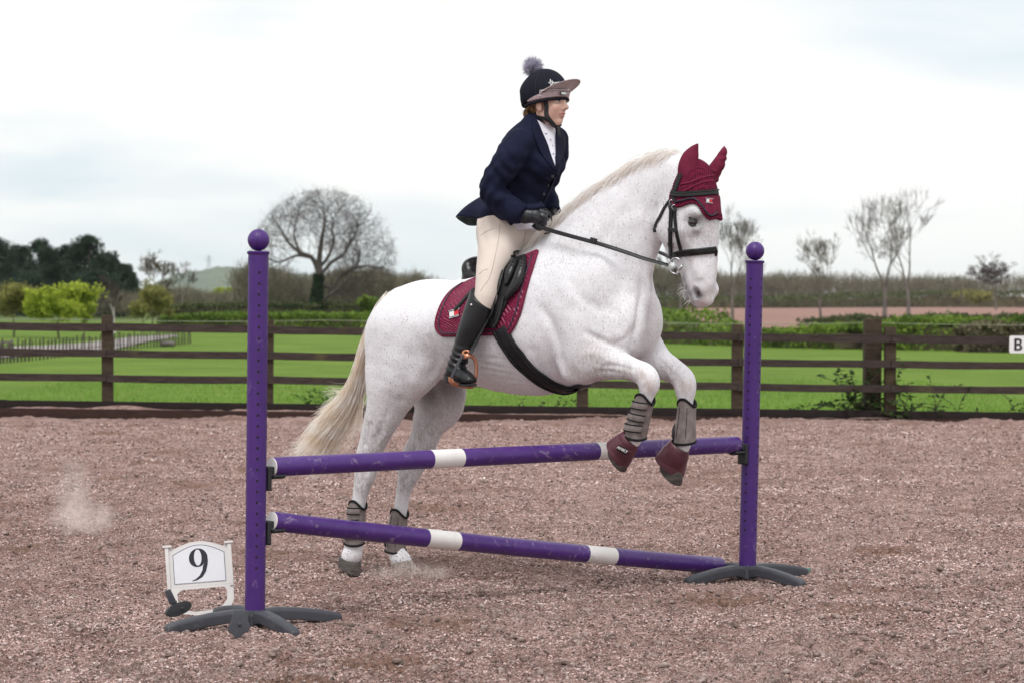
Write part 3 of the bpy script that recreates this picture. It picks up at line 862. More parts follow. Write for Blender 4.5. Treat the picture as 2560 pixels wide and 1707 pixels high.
def build_crumbs(n=480000):
    x, y, g = scatter_points(n, 8.2, 27.3, 15)
    ok = (y < fence_y(x) - .08) & (scuff(x, y)[1] * 1.1 < g.random(n)); x, y = x[ok], y[ok]; n = len(x)
    z = sand_height(x, y)
    s = (.0015 + .0042 * g.random(n) ** 2.4) * (1 + .045 * (y - 9))
    cl = vnoise2(x * 6, y * 6, 61) * .6 + vnoise2(x * 1.7, y * 1.7, 62) * .4; s *= .5 + 1.1 * cl
    me = bpy.data.meshes.new('sand_crumbs'); me.vertices.add(n); me.vertices.foreach_set('co', np.stack([x, y, z + s * .25], 1).astype(np.float32).ravel())
    at_ = me.attributes.new('size', 'FLOAT', 'POINT'); at_.data.foreach_set('value', s.astype(np.float32))
    me.update(); mt = crumb_material(); me.materials.append(mt)
    o = bpy.data.objects.new('sand_crumbs', me); COL.objects.link(o)
    ng = bpy.data.node_groups.new('scatter_crumbs', 'GeometryNodeTree'); N = ng.nodes; L = ng.links
    ng.interface.new_socket('Geometry', in_out='INPUT', socket_type='NodeSocketGeometry'); ng.interface.new_socket('Geometry', in_out='OUTPUT', socket_type='NodeSocketGeometry')
    gi = N.new('NodeGroupInput'); go = N.new('NodeGroupOutput'); ico = N.new('GeometryNodeMeshIcoSphere'); ico.inputs['Radius'].default_value = 1.0; ico.inputs['Subdivisions'].default_value = 1
    sp = N.new('GeometryNodeSetPosition'); rv = N.new('FunctionNodeRandomValue'); rv.data_type = 'FLOAT_VECTOR'; rv.inputs[0].default_value = (-.34, -.34, -.34); rv.inputs[1].default_value = (.34, .34, .34)
    L.new(ico.outputs['Mesh'], sp.inputs['Geometry']); L.new(rv.outputs[0], sp.inputs['Offset'])
    sm = N.new('GeometryNodeSetMaterial'); sm.inputs['Material'].default_value = mt; L.new(sp.outputs['Geometry'], sm.inputs['Geometry'])
    ip = N.new('GeometryNodeInstanceOnPoints'); L.new(gi.outputs[0], ip.inputs['Points']); L.new(sm.outputs['Geometry'], ip.inputs['Instance'])
    ro = N.new('FunctionNodeRandomValue'); ro.data_type = 'FLOAT_VECTOR'; ro.inputs[0].default_value = (-.5, -.5, 0); ro.inputs[1].default_value = (.5, .5, 6.28); L.new(ro.outputs[0], ip.inputs['Rotation'])
    na = N.new('GeometryNodeInputNamedAttribute'); na.data_type = 'FLOAT'; na.inputs['Name'].default_value = 'size'
    sv = N.new('FunctionNodeRandomValue'); sv.data_type = 'FLOAT_VECTOR'; sv.inputs[0].default_value = (.8, .6, .45); sv.inputs[1].default_value = (1.4, 1.15, 1.0); sv.inputs['Seed'].default_value = 4
    vm = N.new('ShaderNodeVectorMath'); vm.operation = 'SCALE'; L.new(sv.outputs[0], vm.inputs[0]); L.new(na.outputs['Attribute'], vm.inputs['Scale']); L.new(vm.outputs['Vector'], ip.inputs['Scale'])
    L.new(ip.outputs['Instances'], go.inputs[0])
    md = o.modifiers.new('scatter', 'NODES'); md.node_group = ng
    return tag(o, 'crumbs of sand and felt covering the arena', 'sand', None, 'stuff')
build_crumbs()
# ------------------------------------------------------------------ show jump: stands, poles, cups, number
def paint_mat(name, base, dark, scuff, scale=7.0, rough=.38, amount=.62):
    mt, nt, bs = new_mat(name); L = nt.links
    tc = nd(nt, 'ShaderNodeTexCoord')
    n = nd(nt, 'ShaderNodeTexNoise'); n.inputs['Scale'].default_value = scale; n.inputs['Detail'].default_value = 8; n.inputs['Roughness'].default_value = .65
    L.new(tc.outputs['Object'], n.inputs['Vector'])
    r = nd(nt, 'ShaderNodeValToRGB'); cr = r.color_ramp
    cr.elements[0].position = .32; cr.elements[0].color = (*dark, 1)
    cr.elements[1].position = .55; cr.elements[1].color = (*base, 1)
    L.new(n.outputs['Fac'], r.inputs['Fac'])
    # pale scuffs and dust
    n2 = nd(nt, 'ShaderNodeTexNoise'); n2.inputs['Scale'].default_value = 16; n2.inputs['Detail'].default_value = 9; n2.inputs['Roughness'].default_value = .75
    n2.inputs['Distortion'].default_value = 1.2
    L.new(tc.outputs['Object'], n2.inputs['Vector'])
    r2 = nd(nt, 'ShaderNodeValToRGB'); r2.color_ramp.elements[0].position = amount; r2.color_ramp.elements[0].color = (0, 0, 0, 1)
    r2.color_ramp.elements[1].position = amount + .09; r2.color_ramp.elements[1].color = (.7, .7, .7, 1)
    L.new(n2.outputs['Fac'], r2.inputs['Fac'])
    x = nd(nt, 'ShaderNodeMix'); x.data_type = 'RGBA'; x.inputs['B'].default_value = (*scuff, 1)
    L.new(r2.outputs['Color'], x.inputs['Factor']); L.new(r.outputs['Color'], x.inputs['A'])
    L.new(x.outputs['Result'], bs.inputs['Base Color'])
    mr = nd(nt, 'ShaderNodeMapRange'); mr.inputs['To Min'].default_value = rough; mr.inputs['To Max'].default_value = rough + .28
    L.new(n2.outputs['Fac'], mr.inputs['Value']); L.new(mr.outputs['Result'], bs.inputs['Roughness'])
    b = nd(nt, 'ShaderNodeBump'); b.inputs['Strength'].default_value = .12; b.inputs['Distance'].default_value = .004
    L.new(n2.outputs['Fac'], b.inputs['Height']); L.new(b.outputs['Normal'], bs.inputs['Normal'])
    bs.inputs['Specular IOR Level'].default_value = .5
    return mt

M_PURPLE = paint_mat('purple_plastic', (.058, .013, .165), (.048, .010, .138), (.24, .17, .31), rough=.32, amount=.61)
M_PURPLE_POLE = paint_mat('purple_pole_plastic', (.064, .017, .172), (.048, .012, .132), (.28, .22, .33), rough=.27, amount=.565)
M_WHITE_PL = paint_mat('white_pole_plastic', (.74, .72, .71), (.66, .63, .62), (.36, .31, .29), rough=.45, amount=.60)
M_GREY_PL = paint_mat('grey_base_plastic', (.050, .053, .066), (.036, .038, .048), (.15, .135, .13), rough=.45, amount=.58)
M_HOLE = mat_noise('hole_shadow_interior', [(.012, .010, .014), (.02, .016, .024)], rough=.9)
M_BLACK_PL = paint_mat('black_cup_plastic', (.018, .019, .022), (.012, .013, .016), (.13, .12, .12), rough=.45, amount=.62)

STAND_L = ground_at(637, 1561); STAND_R = ground_at(1868, 1445)
STAND_L[2] = 0; STAND_R[2] = 0
POLE_DIR = (STAND_R - STAND_L); POLE_DIR[2] = 0; STAND_GAP = np.linalg.norm(POLE_DIR); POLE_DIR = POLE_DIR / STAND_GAP
TUBE_R = .0435

def make_stand(base, axis1, lean, label):
    bx_, by_, _ = base
    root = empty('jump_stand', base, label, 'jump stand', 'purple jump stands')
    lv = Vector(lean)
    hub = .064; top = 1.588
    def ax(z): return Vector((bx_, by_, 0)) + Vector((0, 0, 1)) * z + lv * z
    # tube; its holes are dark discs, inner shade put into the colour, barely proud
    t = MB(); zs = [hub, top]
    n = 40
    t.tube([ax(hub - .004), ax(hub + .02), ax((hub + top) / 2), ax(top)], TUBE_R, n=n)
    tube = t.build('tube', M_PURPLE, root, auto=40)
    bm = bmesh.new(); bm.from_mesh(tube.data); bm.free()
    cap = MB(); cap.tube([ax(top), ax(top + .004), ax(top + .012), ax(top + .014)], [TUBE_R + .002, TUBE_R + .005, TUBE_R + .005, TUBE_R + .002], n=36)
    cp = cap.build('cap', M_PURPLE, root, auto=40)
    s = MB(); s.sphere(tuple(ax(top + .062)), .047, 32, 20); bl = s.build('ball', M_PURPLE, root)
    sm = MB(); rr = .0474
    pts = [ax(top + .062) + Vector((math.sin(a) * .0474 * .12, -math.cos(a) * 0 - .0474 * math.sqrt(max(0, 1 - .0144)) * math.cos(a), math.sin(a) * .0474)) for a in np.linspace(-1.2, 1.45, 14)]
    sm.tube(pts, .0009, n=6); sm.build('seam', M_HOLE, bl)
    # rows of holes: one facing the camera side, one facing each pole side
    to_cam = Vector((-bx_, -by_, 0)).normalized()
    rows = []
    row_ang = make_stand.rows
    for ang in row_ang:
        d = Matrix.Rotation(ang, 3, 'Z') @ to_cam
        rows.append(d)
    hole_me = None
    for d in rows:
        side = Vector((-d.y, d.x, 0))
        for i in range(28):
            z = top - .078 - i * .0467
            if z < .24: break
            c = ax(z) + d * (TUBE_R + .0002)
            k = 10; r_ = .0062
            V = [c + side * (r_ * math.cos(2 * math.pi * j / k)) + Vector((0, 0, r_ * math.sin(2 * math.pi * j / k))) for j in range(k)]
            V = [v + d * (math.sqrt(max(TUBE_R ** 2 - (v - ax(z)).dot(side) ** 2, 0)) + .0006 - TUBE_R - .0002) for v in V]
            V2 = [v - d * .004 + (c - v) * .35 for v in V]
            h = MB(); h.add(V + V2, [(j, (j + 1) % k, k + (j + 1) % k, k + j) for j in range(k)] + [tuple(range(k))])
            h.build('hole', M_HOLE, root, smooth=False)
    # four curved feet
    hubm = MB()
    hubm.tube([(bx_, by_, .004), (bx_, by_, .05), (bx_, by_, hub + .004)], [.052, .050, .047], n=20)
    hubm.build('hub', M_GREY_PL, root, auto=40)
    a1 = Vector(axis1).normalized(); a2 = Vector((-a1.y, a1.x, 0))
    feet = []
    for d in (a1, -a1, a2, -a2):
        d = Vector(d); sd_ = Vector((-d.y, d.x, 0))
        prof = [(.03, .066, .030), (.10, .072, .029), (.20, .064, .027), (.30, .050, .026), (.37, .036, .025), (.400, .029, .023), (.412, .018, .018)]
        V = []; F = []
        for (l, zt, hw) in prof:
            zb = max(zt - .052, -.012) if l > .05 else .004
            if l > .36: zb = -.014
            c = Vector((bx_, by_, 0)) + d * l
            for (q, z) in ((-1, zb), (-1.0, zt - .012), (-.72, zt), (.72, zt), (1.0, zt - .012), (1, zb)):
                V.append(c + sd_ * (hw * q) + Vector((0, 0, z)))
        m_ = 6
        for i in range(len(prof) - 1):
            for j in range(m_):
                F.append((i * m_ + j, i * m_ + (j + 1) % m_, (i + 1) * m_ + (j + 1) % m_, (i + 1) * m_ + j))
        F.append(tuple(range(m_ - 1, -1, -1))); F.append(tuple(range((len(prof) - 1) * m_, len(prof) * m_)))
        ft = MB(); ft.add(V, F); feet.append(ft.build('foot', M_GREY_PL, root, bevel=.006, seg=3, auto=50))
    return root

make_stand.rows = (0.10, 1.55, -1.55)
stand_left = make_stand(STAND_L, (.86, .51, 0), (.0065, 0, 0), 'purple jump stand beside the number nine marker')
make_stand.rows = (-.42, 1.02, 2.2)
stand_right = make_stand(STAND_R, (.80, .60, 0), (.017, 0, 0), 'purple jump stand where the lower pole rests on the ground')
# torn green tape end on the right stand's back foot
g_ = STAND_R + np.array([.80, .60, 0]) / 1.0 * .405
tp = MB(); tp.box(tuple(g_ + np.array([.012, .006, .018])), (.030, .018, .02), Matrix.Rotation(.6, 3, 'Z'))
tp.build('plug', mat_noise('green_plug', [(.10, .20, .16), (.17, .30, .24)], scale=40, rough=.6), stand_right, bevel=.003)

def line_hit(sx, A, B):
    """parameter along A->B seen at image column sx"""
    lo, hi = -0.2, 1.2
    for _ in range(50):
        m_ = (lo + hi) / 2
        if project(A + (B - A) * m_)[0] < sx: lo = m_
        else: hi = m_
    return (lo + hi) / 2

POLE_R = .042
def make_pole(A, B, bands, label, bend=0.0):
    A = np.array(A, float); B = np.array(B, float)
    root = empty('jump_pole', A, label, 'jump pole', 'purple and white jump poles')
    cuts = [0.0] + bands + [1.0]
    d = (B - A) / np.linalg.norm(B - A); ln = np.linalg.norm(B - A)
    for i in range(len(cuts) - 1):
        a, b = cuts[i], cuts[i + 1]
        white = i % 2 == 1
        k = max(2, int((b - a) * 12))
        pts = [A + (B - A) * t + np.array([0, 0, -bend * 4 * t * (1 - t)]) for t in np.linspace(a, b, k + 1)]
        mb = MB()
        rads = [POLE_R + (.0006 if white else 0)] * (k + 1)
        if i == 0:
            pts = [pts[0], pts[0] + d * .004] + pts[1:]; rads = [POLE_R - .003] + [POLE_R] * (len(pts) - 1)
        if i == len(cuts) - 2:
            pts = pts[:-1] + [pts[-1] - d * .012, pts[-1] - d * .003, pts[-1]]; rads = [POLE_R] * (len(pts) - 2) + [POLE_R - .003, POLE_R - .010]
        mb.tube(pts, rads, n=36)
        mb.build('white_band' if white else 'section', M_WHITE_PL if white else M_PURPLE_POLE, root, auto=50)
    c = MB(); c.tube([A - d * .0035, A - d * .003, A + d * .001], [POLE_R - .006, POLE_R - .002, POLE_R - .0015], n=36)
    c.build('end_cap', M_WHITE_PL, root, auto=40)
    return root

PA = STAND_L + POLE_DIR * .085; PB = STAND_R - POLE_DIR * .075
off = np.array([POLE_DIR[1], -POLE_DIR[0], 0]) * .0
UA = PA + off + np.array([0, 0, .676]); UB = PB + off + np.array([0, 0, .680])
tb = [line_hit(x, UA, UB) for x in (1075, 1151, 1489, 1556)]
pole_top = make_pole(UA, UB, tb, 'upper purple pole with white bands held level in the cups')
LA = PA + off + np.array([0, 0, .442]); LB = at(1815, 1431, 12.32)
LB = ground_at(1812, 1440); LB[2] = .052; LB = LB + np.array([-.02, .02, 0])
tb = [line_hit(x, LA, LB) for x in (1063, 1141, 1462, 1532)]
pole_low = make_pole(LA, LB, tb, 'lower purple pole slanting down to the ground on the right', bend=.008)

def cup_mesh(root, frame, R3, at_):
    """cup: fixing plate with lip, pin and shallow cradle.  local x = along the pole away from the stand"""
    def T(V): return [R3 @ Vector(v) + Vector(tuple(at_)) for v in V]
    def bx(c, s):
        m_ = MB(); m_.box(c, s); m_.V = [tuple(v) for v in T(m_.V)]; return m_
    bx((.010, 0, -.048), (.020, .060, .105)).build('plate', M_BLACK_PL, root, bevel=.007, seg=3, auto=50)
    bx((.028, 0, -.012), (.016, .050, .030)).build('rib', M_BLACK_PL, root, bevel=.004, seg=2, auto=50)
    # cradle: curved tray under the pole
    V = []; F = []
    n = 10; r0, r1 = POLE_R + .0015, POLE_R + .011
    for xx in (.028, .088):
        for r_ in (r0, r1):
            for i in range(n + 1):
                a = -math.pi / 2 + (i / n - .5) * 1.5
                V.append((xx, math.cos(a) * r_, POLE_R * 0 + math.sin(a) * r_))
    k = n + 1
    for i in range(n):
        F += [(i, i + 1, 2 * k + i + 1, 2 * k + i), (k + i, 3 * k + i, 3 * k + i + 1, k + i + 1), (i, k + i, k + i + 1, i + 1), (2 * k + i, 2 * k + i + 1, 3 * k + i + 1, 3 * k + i)]
    for i in (0, n):
        F.append((i, 2 * k + i, 3 * k + i, k + i))
    m_ = MB(); m_.add(T(V), F); m_.build('cradle', M_BLACK_PL, root, auto=40)
    m_ = MB(); m_.tube(T([(-.02, 0, -.06), (.0, 0, -.06), (.012, 0, -.06)]), .006, n=10); m_.build('pin', M_BLACK_PL, root, auto=40)

def rot_to(dx):
    x = Vector(tuple(dx)).normalized(); z = Vector((0, 0, 1)); y = z.cross(x).normalized(); z = x.cross(y)
    return Matrix((x, y, z)).transposed()

for (stand, zc, sgn, label) in ((STAND_L, .676, 1, 'black cup carrying the left end of the upper pole'), (STAND_L, .442, 1, 'black cup carrying the left end of the lower pole'),
                          (STAND_R, .680, -1, 'black cup carrying the right end of the upper pole')):
    d = POLE_DIR * sgn
    lean = (.0065 if sgn > 0 else .017) * zc
    o = stand + d * (TUBE_R - .002) + np.array([lean, 0, zc])
    r = empty('pole_cup', o, label, 'pole cup', 'black pole cups')
    cup_mesh(r, None, rot_to(d), o)

# two spare cups lying by the left stand
sp1 = ground_at(446, 1557); sp1[2] = .05
r1 = empty('pole_cup', (sp1[0], sp1[1], 0), 'spare dark cup lying on its side in front of the number marker', 'pole cup', 'black pole cups')
def lump(root, name, outline, thick, M3, at_, mat=M_GREY_PL, bev=.004):
    n = len(outline)
    V = [(x, -thick / 2, z) for x, z in outline] + [(x, thick / 2, z) for x, z in outline]
    F = [tuple(range(n - 1, -1, -1)), tuple(range(n, 2 * n))] + [(i, (i + 1) % n, n + (i + 1) % n, n + i) for i in range(n)]
    V = [M3 @ Vector(v) + Vector(tuple(map(float, at_))) for v in V]
    m_ = MB(); m_.add(V, F); return m_.build(name, mat, root, bevel=bev, seg=2, auto=45)
M1 = Matrix.Rotation(R(-22), 3, 'Y') @ Matrix.Rotation(R(20), 3, 'Z')
ov = [(.046 * math.cos(a) + (.012 if math.cos(a) > 0 else -.012), .026 * math.sin(a)) for a in np.linspace(0, 2 * math.pi, 22)[:-1]]
lump(r1, 'plate', ov, .042, M1, sp1 + np.array([0, 0, .012]), M_BLACK_PL)
pn = MB(); c_ = Vector(tuple(sp1)) + Vector((0, 0, .012)); pn.tube([c_ + M1 @ Vector((.012, -.014, -.002)), c_ + M1 @ Vector((.012, -.030, -.002))], .005, n=10); pn.build('pin', M_GREY_PL, r1)
lump(r1, 'tab', [(-.016, -.030), (.016, -.030), (.013, .034), (-.013, .034)], .014, Matrix.Rotation(R(-24), 3, 'Y'), sp1 + np.array([-.035, .006, .062]), M_GREY_PL)
nb = MB(); nb.box(tuple(sp1 + np.array([-.018, .006, .036])), (.020, .018, .022)); nb.build('neck', M_BLACK_PL, r1, bevel=.003)

sp2 = ground_at(598, 1596); sp2[2] = .060
r2 = empty('pole_cup', (sp2[0], sp2[1], 0), 'spare grey cup with scalloped edge leaning against the left stand foot', 'pole cup', 'black pole cups')
fl = []
for i in range(48):
    a = 2 * math.pi * i / 48
    rr = .052 + .007 * math.cos(5 * a + .4)
    fl.append((rr * .80 * math.cos(a), rr * 1.12 * math.sin(a)))
M2 = Matrix.Rotation(R(18), 3, 'Y') @ Matrix.Rotation(R(12), 3, 'Z') @ Matrix.Rotation(R(-14), 3, 'X')
lump(r2, 'plate', fl, .012, M2, sp2, M_GREY_PL, .003)
kn = MB(); kn.sphere(tuple(np.array(sp2) + np.array(M2 @ Vector((0, -.008, 0)))), .0075, 14, 8); kn.build('pin', M_GREY_PL, r2)
lump(r2, 'bracket', [(-.022, -.030), (.022, -.030), (.022, .036), (-.022, .036)], .026, M2, np.array(sp2) + np.array(M2 @ Vector((.026, .026, .012))), M_BLACK_PL, .004)

# ------------------------------------------------------------------ number nine marker
def curve_mesh(name, loops, thick, M4, mat, parent):
    """filled outline (list of closed 2-D loops, holes by even-odd) -> extruded mesh"""
    cu = bpy.data.curves.new(name, 'CURVE'); cu.dimensions = '2D'; cu.fill_mode = 'BOTH'; cu.extrude = thick / 2
    for lp in loops:
        sp = cu.splines.new('POLY'); sp.points.add(len(lp) - 1)
        for p, (x, y) in zip(sp.points, lp): p.co = (x, y, 0, 1)
        sp.use_cyclic_u = True
    o = bpy.data.objects.new(name, cu); COL.objects.link(o)
    dg = bpy.context.evaluated_depsgraph_get()
    me = bpy.data.meshes.new_from_object(o.evaluated_get(dg))
    bpy.data.objects.remove(o); me.name = name
    me.transform(M4)
    return link_mesh(name, me, mat, parent, smooth=False)

def text_mesh(name, body, size, M4, mat, parent, bold=0.0, thick=.0004):
    cu = bpy.data.curves.new(name, 'FONT'); cu.body = body; cu.size = size; cu.align_x = 'CENTER'; cu.align_y = 'CENTER'
    cu.offset = bold; cu.extrude = thick
    o = bpy.data.objects.new(name, cu); COL.objects.link(o)
    dg = bpy.context.evaluated_depsgraph_get()
    me = bpy.data.meshes.new_from_object(o.evaluated_get(dg))
    bpy.data.objects.remove(o); me.name = name
    me.transform(M4)
    return link_mesh(name, me, mat, parent, smooth=False)

def frame4(o, x, y):
    x = Vector(tuple(map(float, x))).normalized(); y = Vector(tuple(map(float, y))); y = (y - x * x.dot(y)).normalized(); z = x.cross(y)
    M_ = Matrix.Identity(4)
    for i in range(3):
        M_[i][0] = x[i]; M_[i][1] = y[i]; M_[i][2] = z[i]; M_[i][3] = float(o[i])
    return M_

def build_marker():
    g = ground_at(500, 1535); g[2] = 0
    depth = np.dot(g - CO, CF)
    mpx = depth / FPX
    o = at(500, 1440, depth + .02)
    tl, tr = np.array([405, 1362.]), np.array([571, 1349.])
    x = Vector((math.cos(R(4.2)), .10, math.sin(R(4.2)))); y = Vector((-math.sin(R(4.2)), .16, 1))
    M4 = frame4(o, x, y)
    root = empty('number_marker', g, 'white plastic fence marker with black number nine, leaning by the left stand', 'marker')
    white = paint_mat('marker_white', (.72, .70, .69), (.66, .64, .63), (.46, .42, .40), rough=.5, amount=.66)
    ink = mat_noise('marker_ink', [(.012, .013, .025), (.02, .02, .035)], rough=.5)
    P = lambda sx, sy: ((sx - 500) * mpx * math.cos(R(4.2)) - (sy - 1440) * mpx * math.sin(R(4.2)) * -1 * -1 if False else
                        ((sx - 500) * math.cos(R(-4.2)) - (-(sy - 1440)) * math.sin(R(-4.2))) * mpx,
                        ((sx - 500) * math.sin(R(-4.2)) + (-(sy - 1440)) * math.cos(R(-4.2))) * mpx)
    W = .145; Bt = -.040; Tp = .125
    # outer outline of the frame including the carrying handle at the foot
    arch = [(-W * .78 + 2 * W * .78 * i / 16, Tp + .002 + .030 * math.sin(math.pi * i / 16)) for i in range(17)]
    outer = [(-W, Bt), (-W, Tp + .008), (-W * .80, Tp + .012)] + arch + [(W * .80, Tp + .012), (W, Tp + .012), (W, Bt)]
    curve_mesh('panel', [outer], .010, M4, white, root)
    hd = [(W, Bt - .001), (W - .002, Bt - .07), (W - .018, Bt - .105), (W - .05, Bt - .126), (-W * .18, Bt - .130), (-W * .62, Bt - .118), (-W * .90, Bt - .075), (-W * .97, Bt - .001)]
    hole = [(W * .72, Bt - .012), (W * .80, Bt - .030), (W * .78, Bt - .070), (W * .62, Bt - .095), (W * .35, Bt - .110), (-W * .20, Bt - .114), (-W * .52, Bt - .104), (-W * .70, Bt - .070), (-W * .72, Bt - .030), (-W * .58, Bt - .014)]
    curve_mesh('handle', [hd, hole], .014, M4, white, root)
    for s in (-1, 1):
        m_ = MB(); m_.box((s * W * .955, .045, .003), (.016, .19, .022)); m_.box((s * W * .94, .142, .004), (.040, .010, .028))
        m_.V = [tuple(M4 @ Vector(v)) for v in m_.V]
        m_.build('side_rail', white, root, bevel=.002)
    M_f = M4 @ Matrix.Translation((0, 0, .0062))
    a0 = [(-W * .80 + 2 * W * .80 * i / 20, .104 + .040 * math.sin(math.pi * i / 20)) for i in range(21)]
    card_o = [(-W * .80, Bt + .012)] + a0 + [(W * .80, Bt + .012)]
    card = curve_mesh('card', [card_o], .0012, M_f, mat_noise('marker_card', [(.74, .75, .80), (.80, .81, .85)], scale=5, rough=.35), root)
    inner = [(x * .985, (y - .04) * .975 + .04) for x, y in card_o]; o2 = [(x * .965, (y - .04) * .955 + .04) for x, y in card_o]
    curve_mesh('border', [inner, o2], .0006, M_f @ Matrix.Translation((0, 0, .0012)), ink, card)
    # numeral nine with thick and thin strokes
    cx, cy = .002, .075
    out = [(cx + .0335 * math.cos(a) ** 1, cy + .0345 * math.sin(a)) for a in np.linspace(-.25, 1.22 * math.pi + .35, 34)]
    T_ = lambda pts: [(x * .95 + .0, (y - .04) * 1.02 + .040) for x, y in pts]
    right_top = []
    outer9 = []
    for a in np.linspace(0.0, math.pi, 24): outer9.append((.036 * math.cos(a), .034 + .037 * math.sin(a)))         # over the top to the left
    for a in np.linspace(math.pi, 1.86 * math.pi, 18)[1:]: outer9.append((-.004 + .032 * math.cos(a), .031 + .032 * math.sin(a)))  # under the bowl
    outer9 += [(.0165, .002), (.0125, -.016), (.002, -.034), (-.014, -.047), (-.0285, -.0525), (-.0285, -.055), (-.010, -.0525), (.012, -.041), (.027, -.020), (.0345, .006), (.0365, .022)]
    counter = [(-.002 + .0145 * math.cos(a), .036 + .0315 * math.sin(a)) for a in np.linspace(0, 2 * math.pi, 30)[:-1]]
    sc = 1.14
    loops = [[(x * sc - .002, y * sc + .044) for x, y in lp] for lp in (outer9, counter)]
    curve_mesh('numeral', loops, .0006, M_f @ Matrix.Translation((0, 0, .0012)), ink, card)
    return root
build_marker()
# ------------------------------------------------------------------ arena fence
def wood_mat(name, cols, moss=(.11, .10, .035), scale=5.0, moss_amt=.60):
    mt, nt, bs = new_mat(name); L = nt.links
    tc = nd(nt, 'ShaderNodeTexCoord'); mp = nd(nt, 'ShaderNodeMapping'); mp.inputs['Scale'].default_value = (1, 6, 8)
    L.new(tc.outputs['Object'], mp.inputs['Vector'])
    n = nd(nt, 'ShaderNodeTexNoise'); n.inputs['Scale'].default_value = scale; n.inputs['Detail'].default_value = 8; n.inputs['Roughness'].default_value = .7
    L.new(mp.outputs['Vector'], n.inputs['Vector'])
    r = nd(nt, 'ShaderNodeValToRGB'); cr = r.color_ramp
    cr.elements[0].position = .3; cr.elements[0].color = (*cols[0], 1); cr.elements[1].position = .7; cr.elements[1].color = (*cols[1], 1)
    L.new(n.outputs['Fac'], r.inputs['Fac'])
    n2 = nd(nt, 'ShaderNodeTexNoise'); n2.inputs['Scale'].default_value = 2.2; n2.inputs['Detail'].default_value = 6
    L.new(tc.outputs['Object'], n2.inputs['Vector'])
    r2 = nd(nt, 'ShaderNodeValToRGB'); r2.color_ramp.elements[0].position = moss_amt; r2.color_ramp.elements[0].color = (0, 0, 0, 1); r2.color_ramp.elements[1].position = moss_amt + .15
    r2.color_ramp.elements[1].color = (.7, .7, .7, 1)
    L.new(n2.outputs['Fac'], r2.inputs['Fac'])
    x = nd(nt, 'ShaderNodeMix'); x.data_type = 'RGBA'; x.inputs['B'].default_value = (*moss, 1)
    L.new(r2.outputs['Color'], x.inputs['Factor']); L.new(r.outputs['Color'], x.inputs['A'])
    L.new(x.outputs['Result'], bs.inputs['Base Color'])
    bs.inputs['Roughness'].default_value = .85; bs.inputs['Specular IOR Level'].default_value = .2
    b = nd(nt, 'ShaderNodeBump'); b.inputs['Strength'].default_value = .5; b.inputs['Distance'].default_value = .006
    L.new(n.outputs['Fac'], b.inputs['Height']); L.new(b.outputs['Normal'], bs.inputs['Normal'])
    return mt
M_RAIL = wood_mat('stained_rail_wood', [(.022, .016, .014), (.075, .056, .050)], moss_amt=.62)
M_POST = wood_mat('weathered_post_wood', [(.028, .019, .014), (.085, .062, .042)], moss=(.10, .085, .03), moss_amt=.56)
M_KICK = wood_mat('dark_kickboard_wood', [(.012, .009, .009), (.030, .021, .020)], moss_amt=.8)
M_KICK2 = wood_mat('red_brown_kickboard_wood', [(.024, .013, .011), (.060, .032, .027)], moss_amt=.8)

def fence_pt(sx, z):
    """point of the fence line seen at column sx, height z (iterates the depth of the line)"""
    x = 0.
    for _ in range(8):
        d = ray(sx, 900); y = fence_y(x); x = d[0] / d[1] * y
    return np.array([x, fence_y(x), z])

def slope(x): return -0.010 * x                      # the fence drops gently to the right

def build_fence():
    posts = [-535, -135, 266, 668, 1063, 1457, 1845, 2228, 2605, 2985]
    X = [fence_pt(s, 0)[0] for s in posts]
    root = empty('post_and_rail_fence', (X[2], fence_y(X[2]), 0), 'dark brown post and rail fence running behind the arena', 'fence')
    ang = math.atan(0.055); Rz = Matrix.Rotation(ang, 3, 'Z')
    g = random.Random(3)
    for i, x in enumerate(X):
        h = 1.13 + g.uniform(-.015, .02)
        m_ = MB(); m_.box((x, fence_y(x) + .085, h / 2 - .05 + slope(x)), (.125, .10, h + .1), Rz @ Matrix.Rotation(g.uniform(-.008, .008), 3, 'Y'))
        m_.build('post', M_POST, root, bevel=.006)
    for z0, hh in ((1.005, .090), (.715, .085), (.435, .085)):
        for i in range(len(X) - 1):
            a, b = X[i], X[i + 1]
            dz = [g.uniform(-.006, .006) for _ in range(2)]
            m_ = MB(); N_ = 6; V = []; F = []
            for k in range(N_ + 1):
                t = k / N_; x = a + .003 + (b - a - .006) * t; sag = -.006 * math.sin(math.pi * t) + dz[0] * (1 - t) + dz[1] * t
                zc = z0 + slope(x) + sag
                e1, e2 = g.uniform(-.0025, .0025), g.uniform(-.0025, .0025)
                y = fence_y(x) + .014
                V += [(x, y - .019, zc - hh / 2 + e1), (x, y - .019, zc + hh / 2 + e2), (x, y + .019, zc + hh / 2 + e2), (x, y + .019, zc - hh / 2 + e1)]
            for k in range(N_):
                for j in range(4): F.append((k * 4 + j, k * 4 + (j + 1) % 4, (k + 1) * 4 + (j + 1) % 4, (k + 1) * 4 + j))
            F += [(3, 2, 1, 0), (N_ * 4, N_ * 4 + 1, N_ * 4 + 2, N_ * 4 + 3)]
            m_.add(V, F); m_.build('rail', M_RAIL, root, smooth=False, bevel=.003)
    # taller doubled gate post with a battered top
    x = fence_pt(2188, 0)[0]
    m_ = MB(); m_.box((x, fence_y(x) + .24, .58 + slope(x)), (.19, .17, 1.30), Rz); m_.build('gatepost', M_POST, root, bevel=.010)
    return root, X
fence, FX = build_fence()

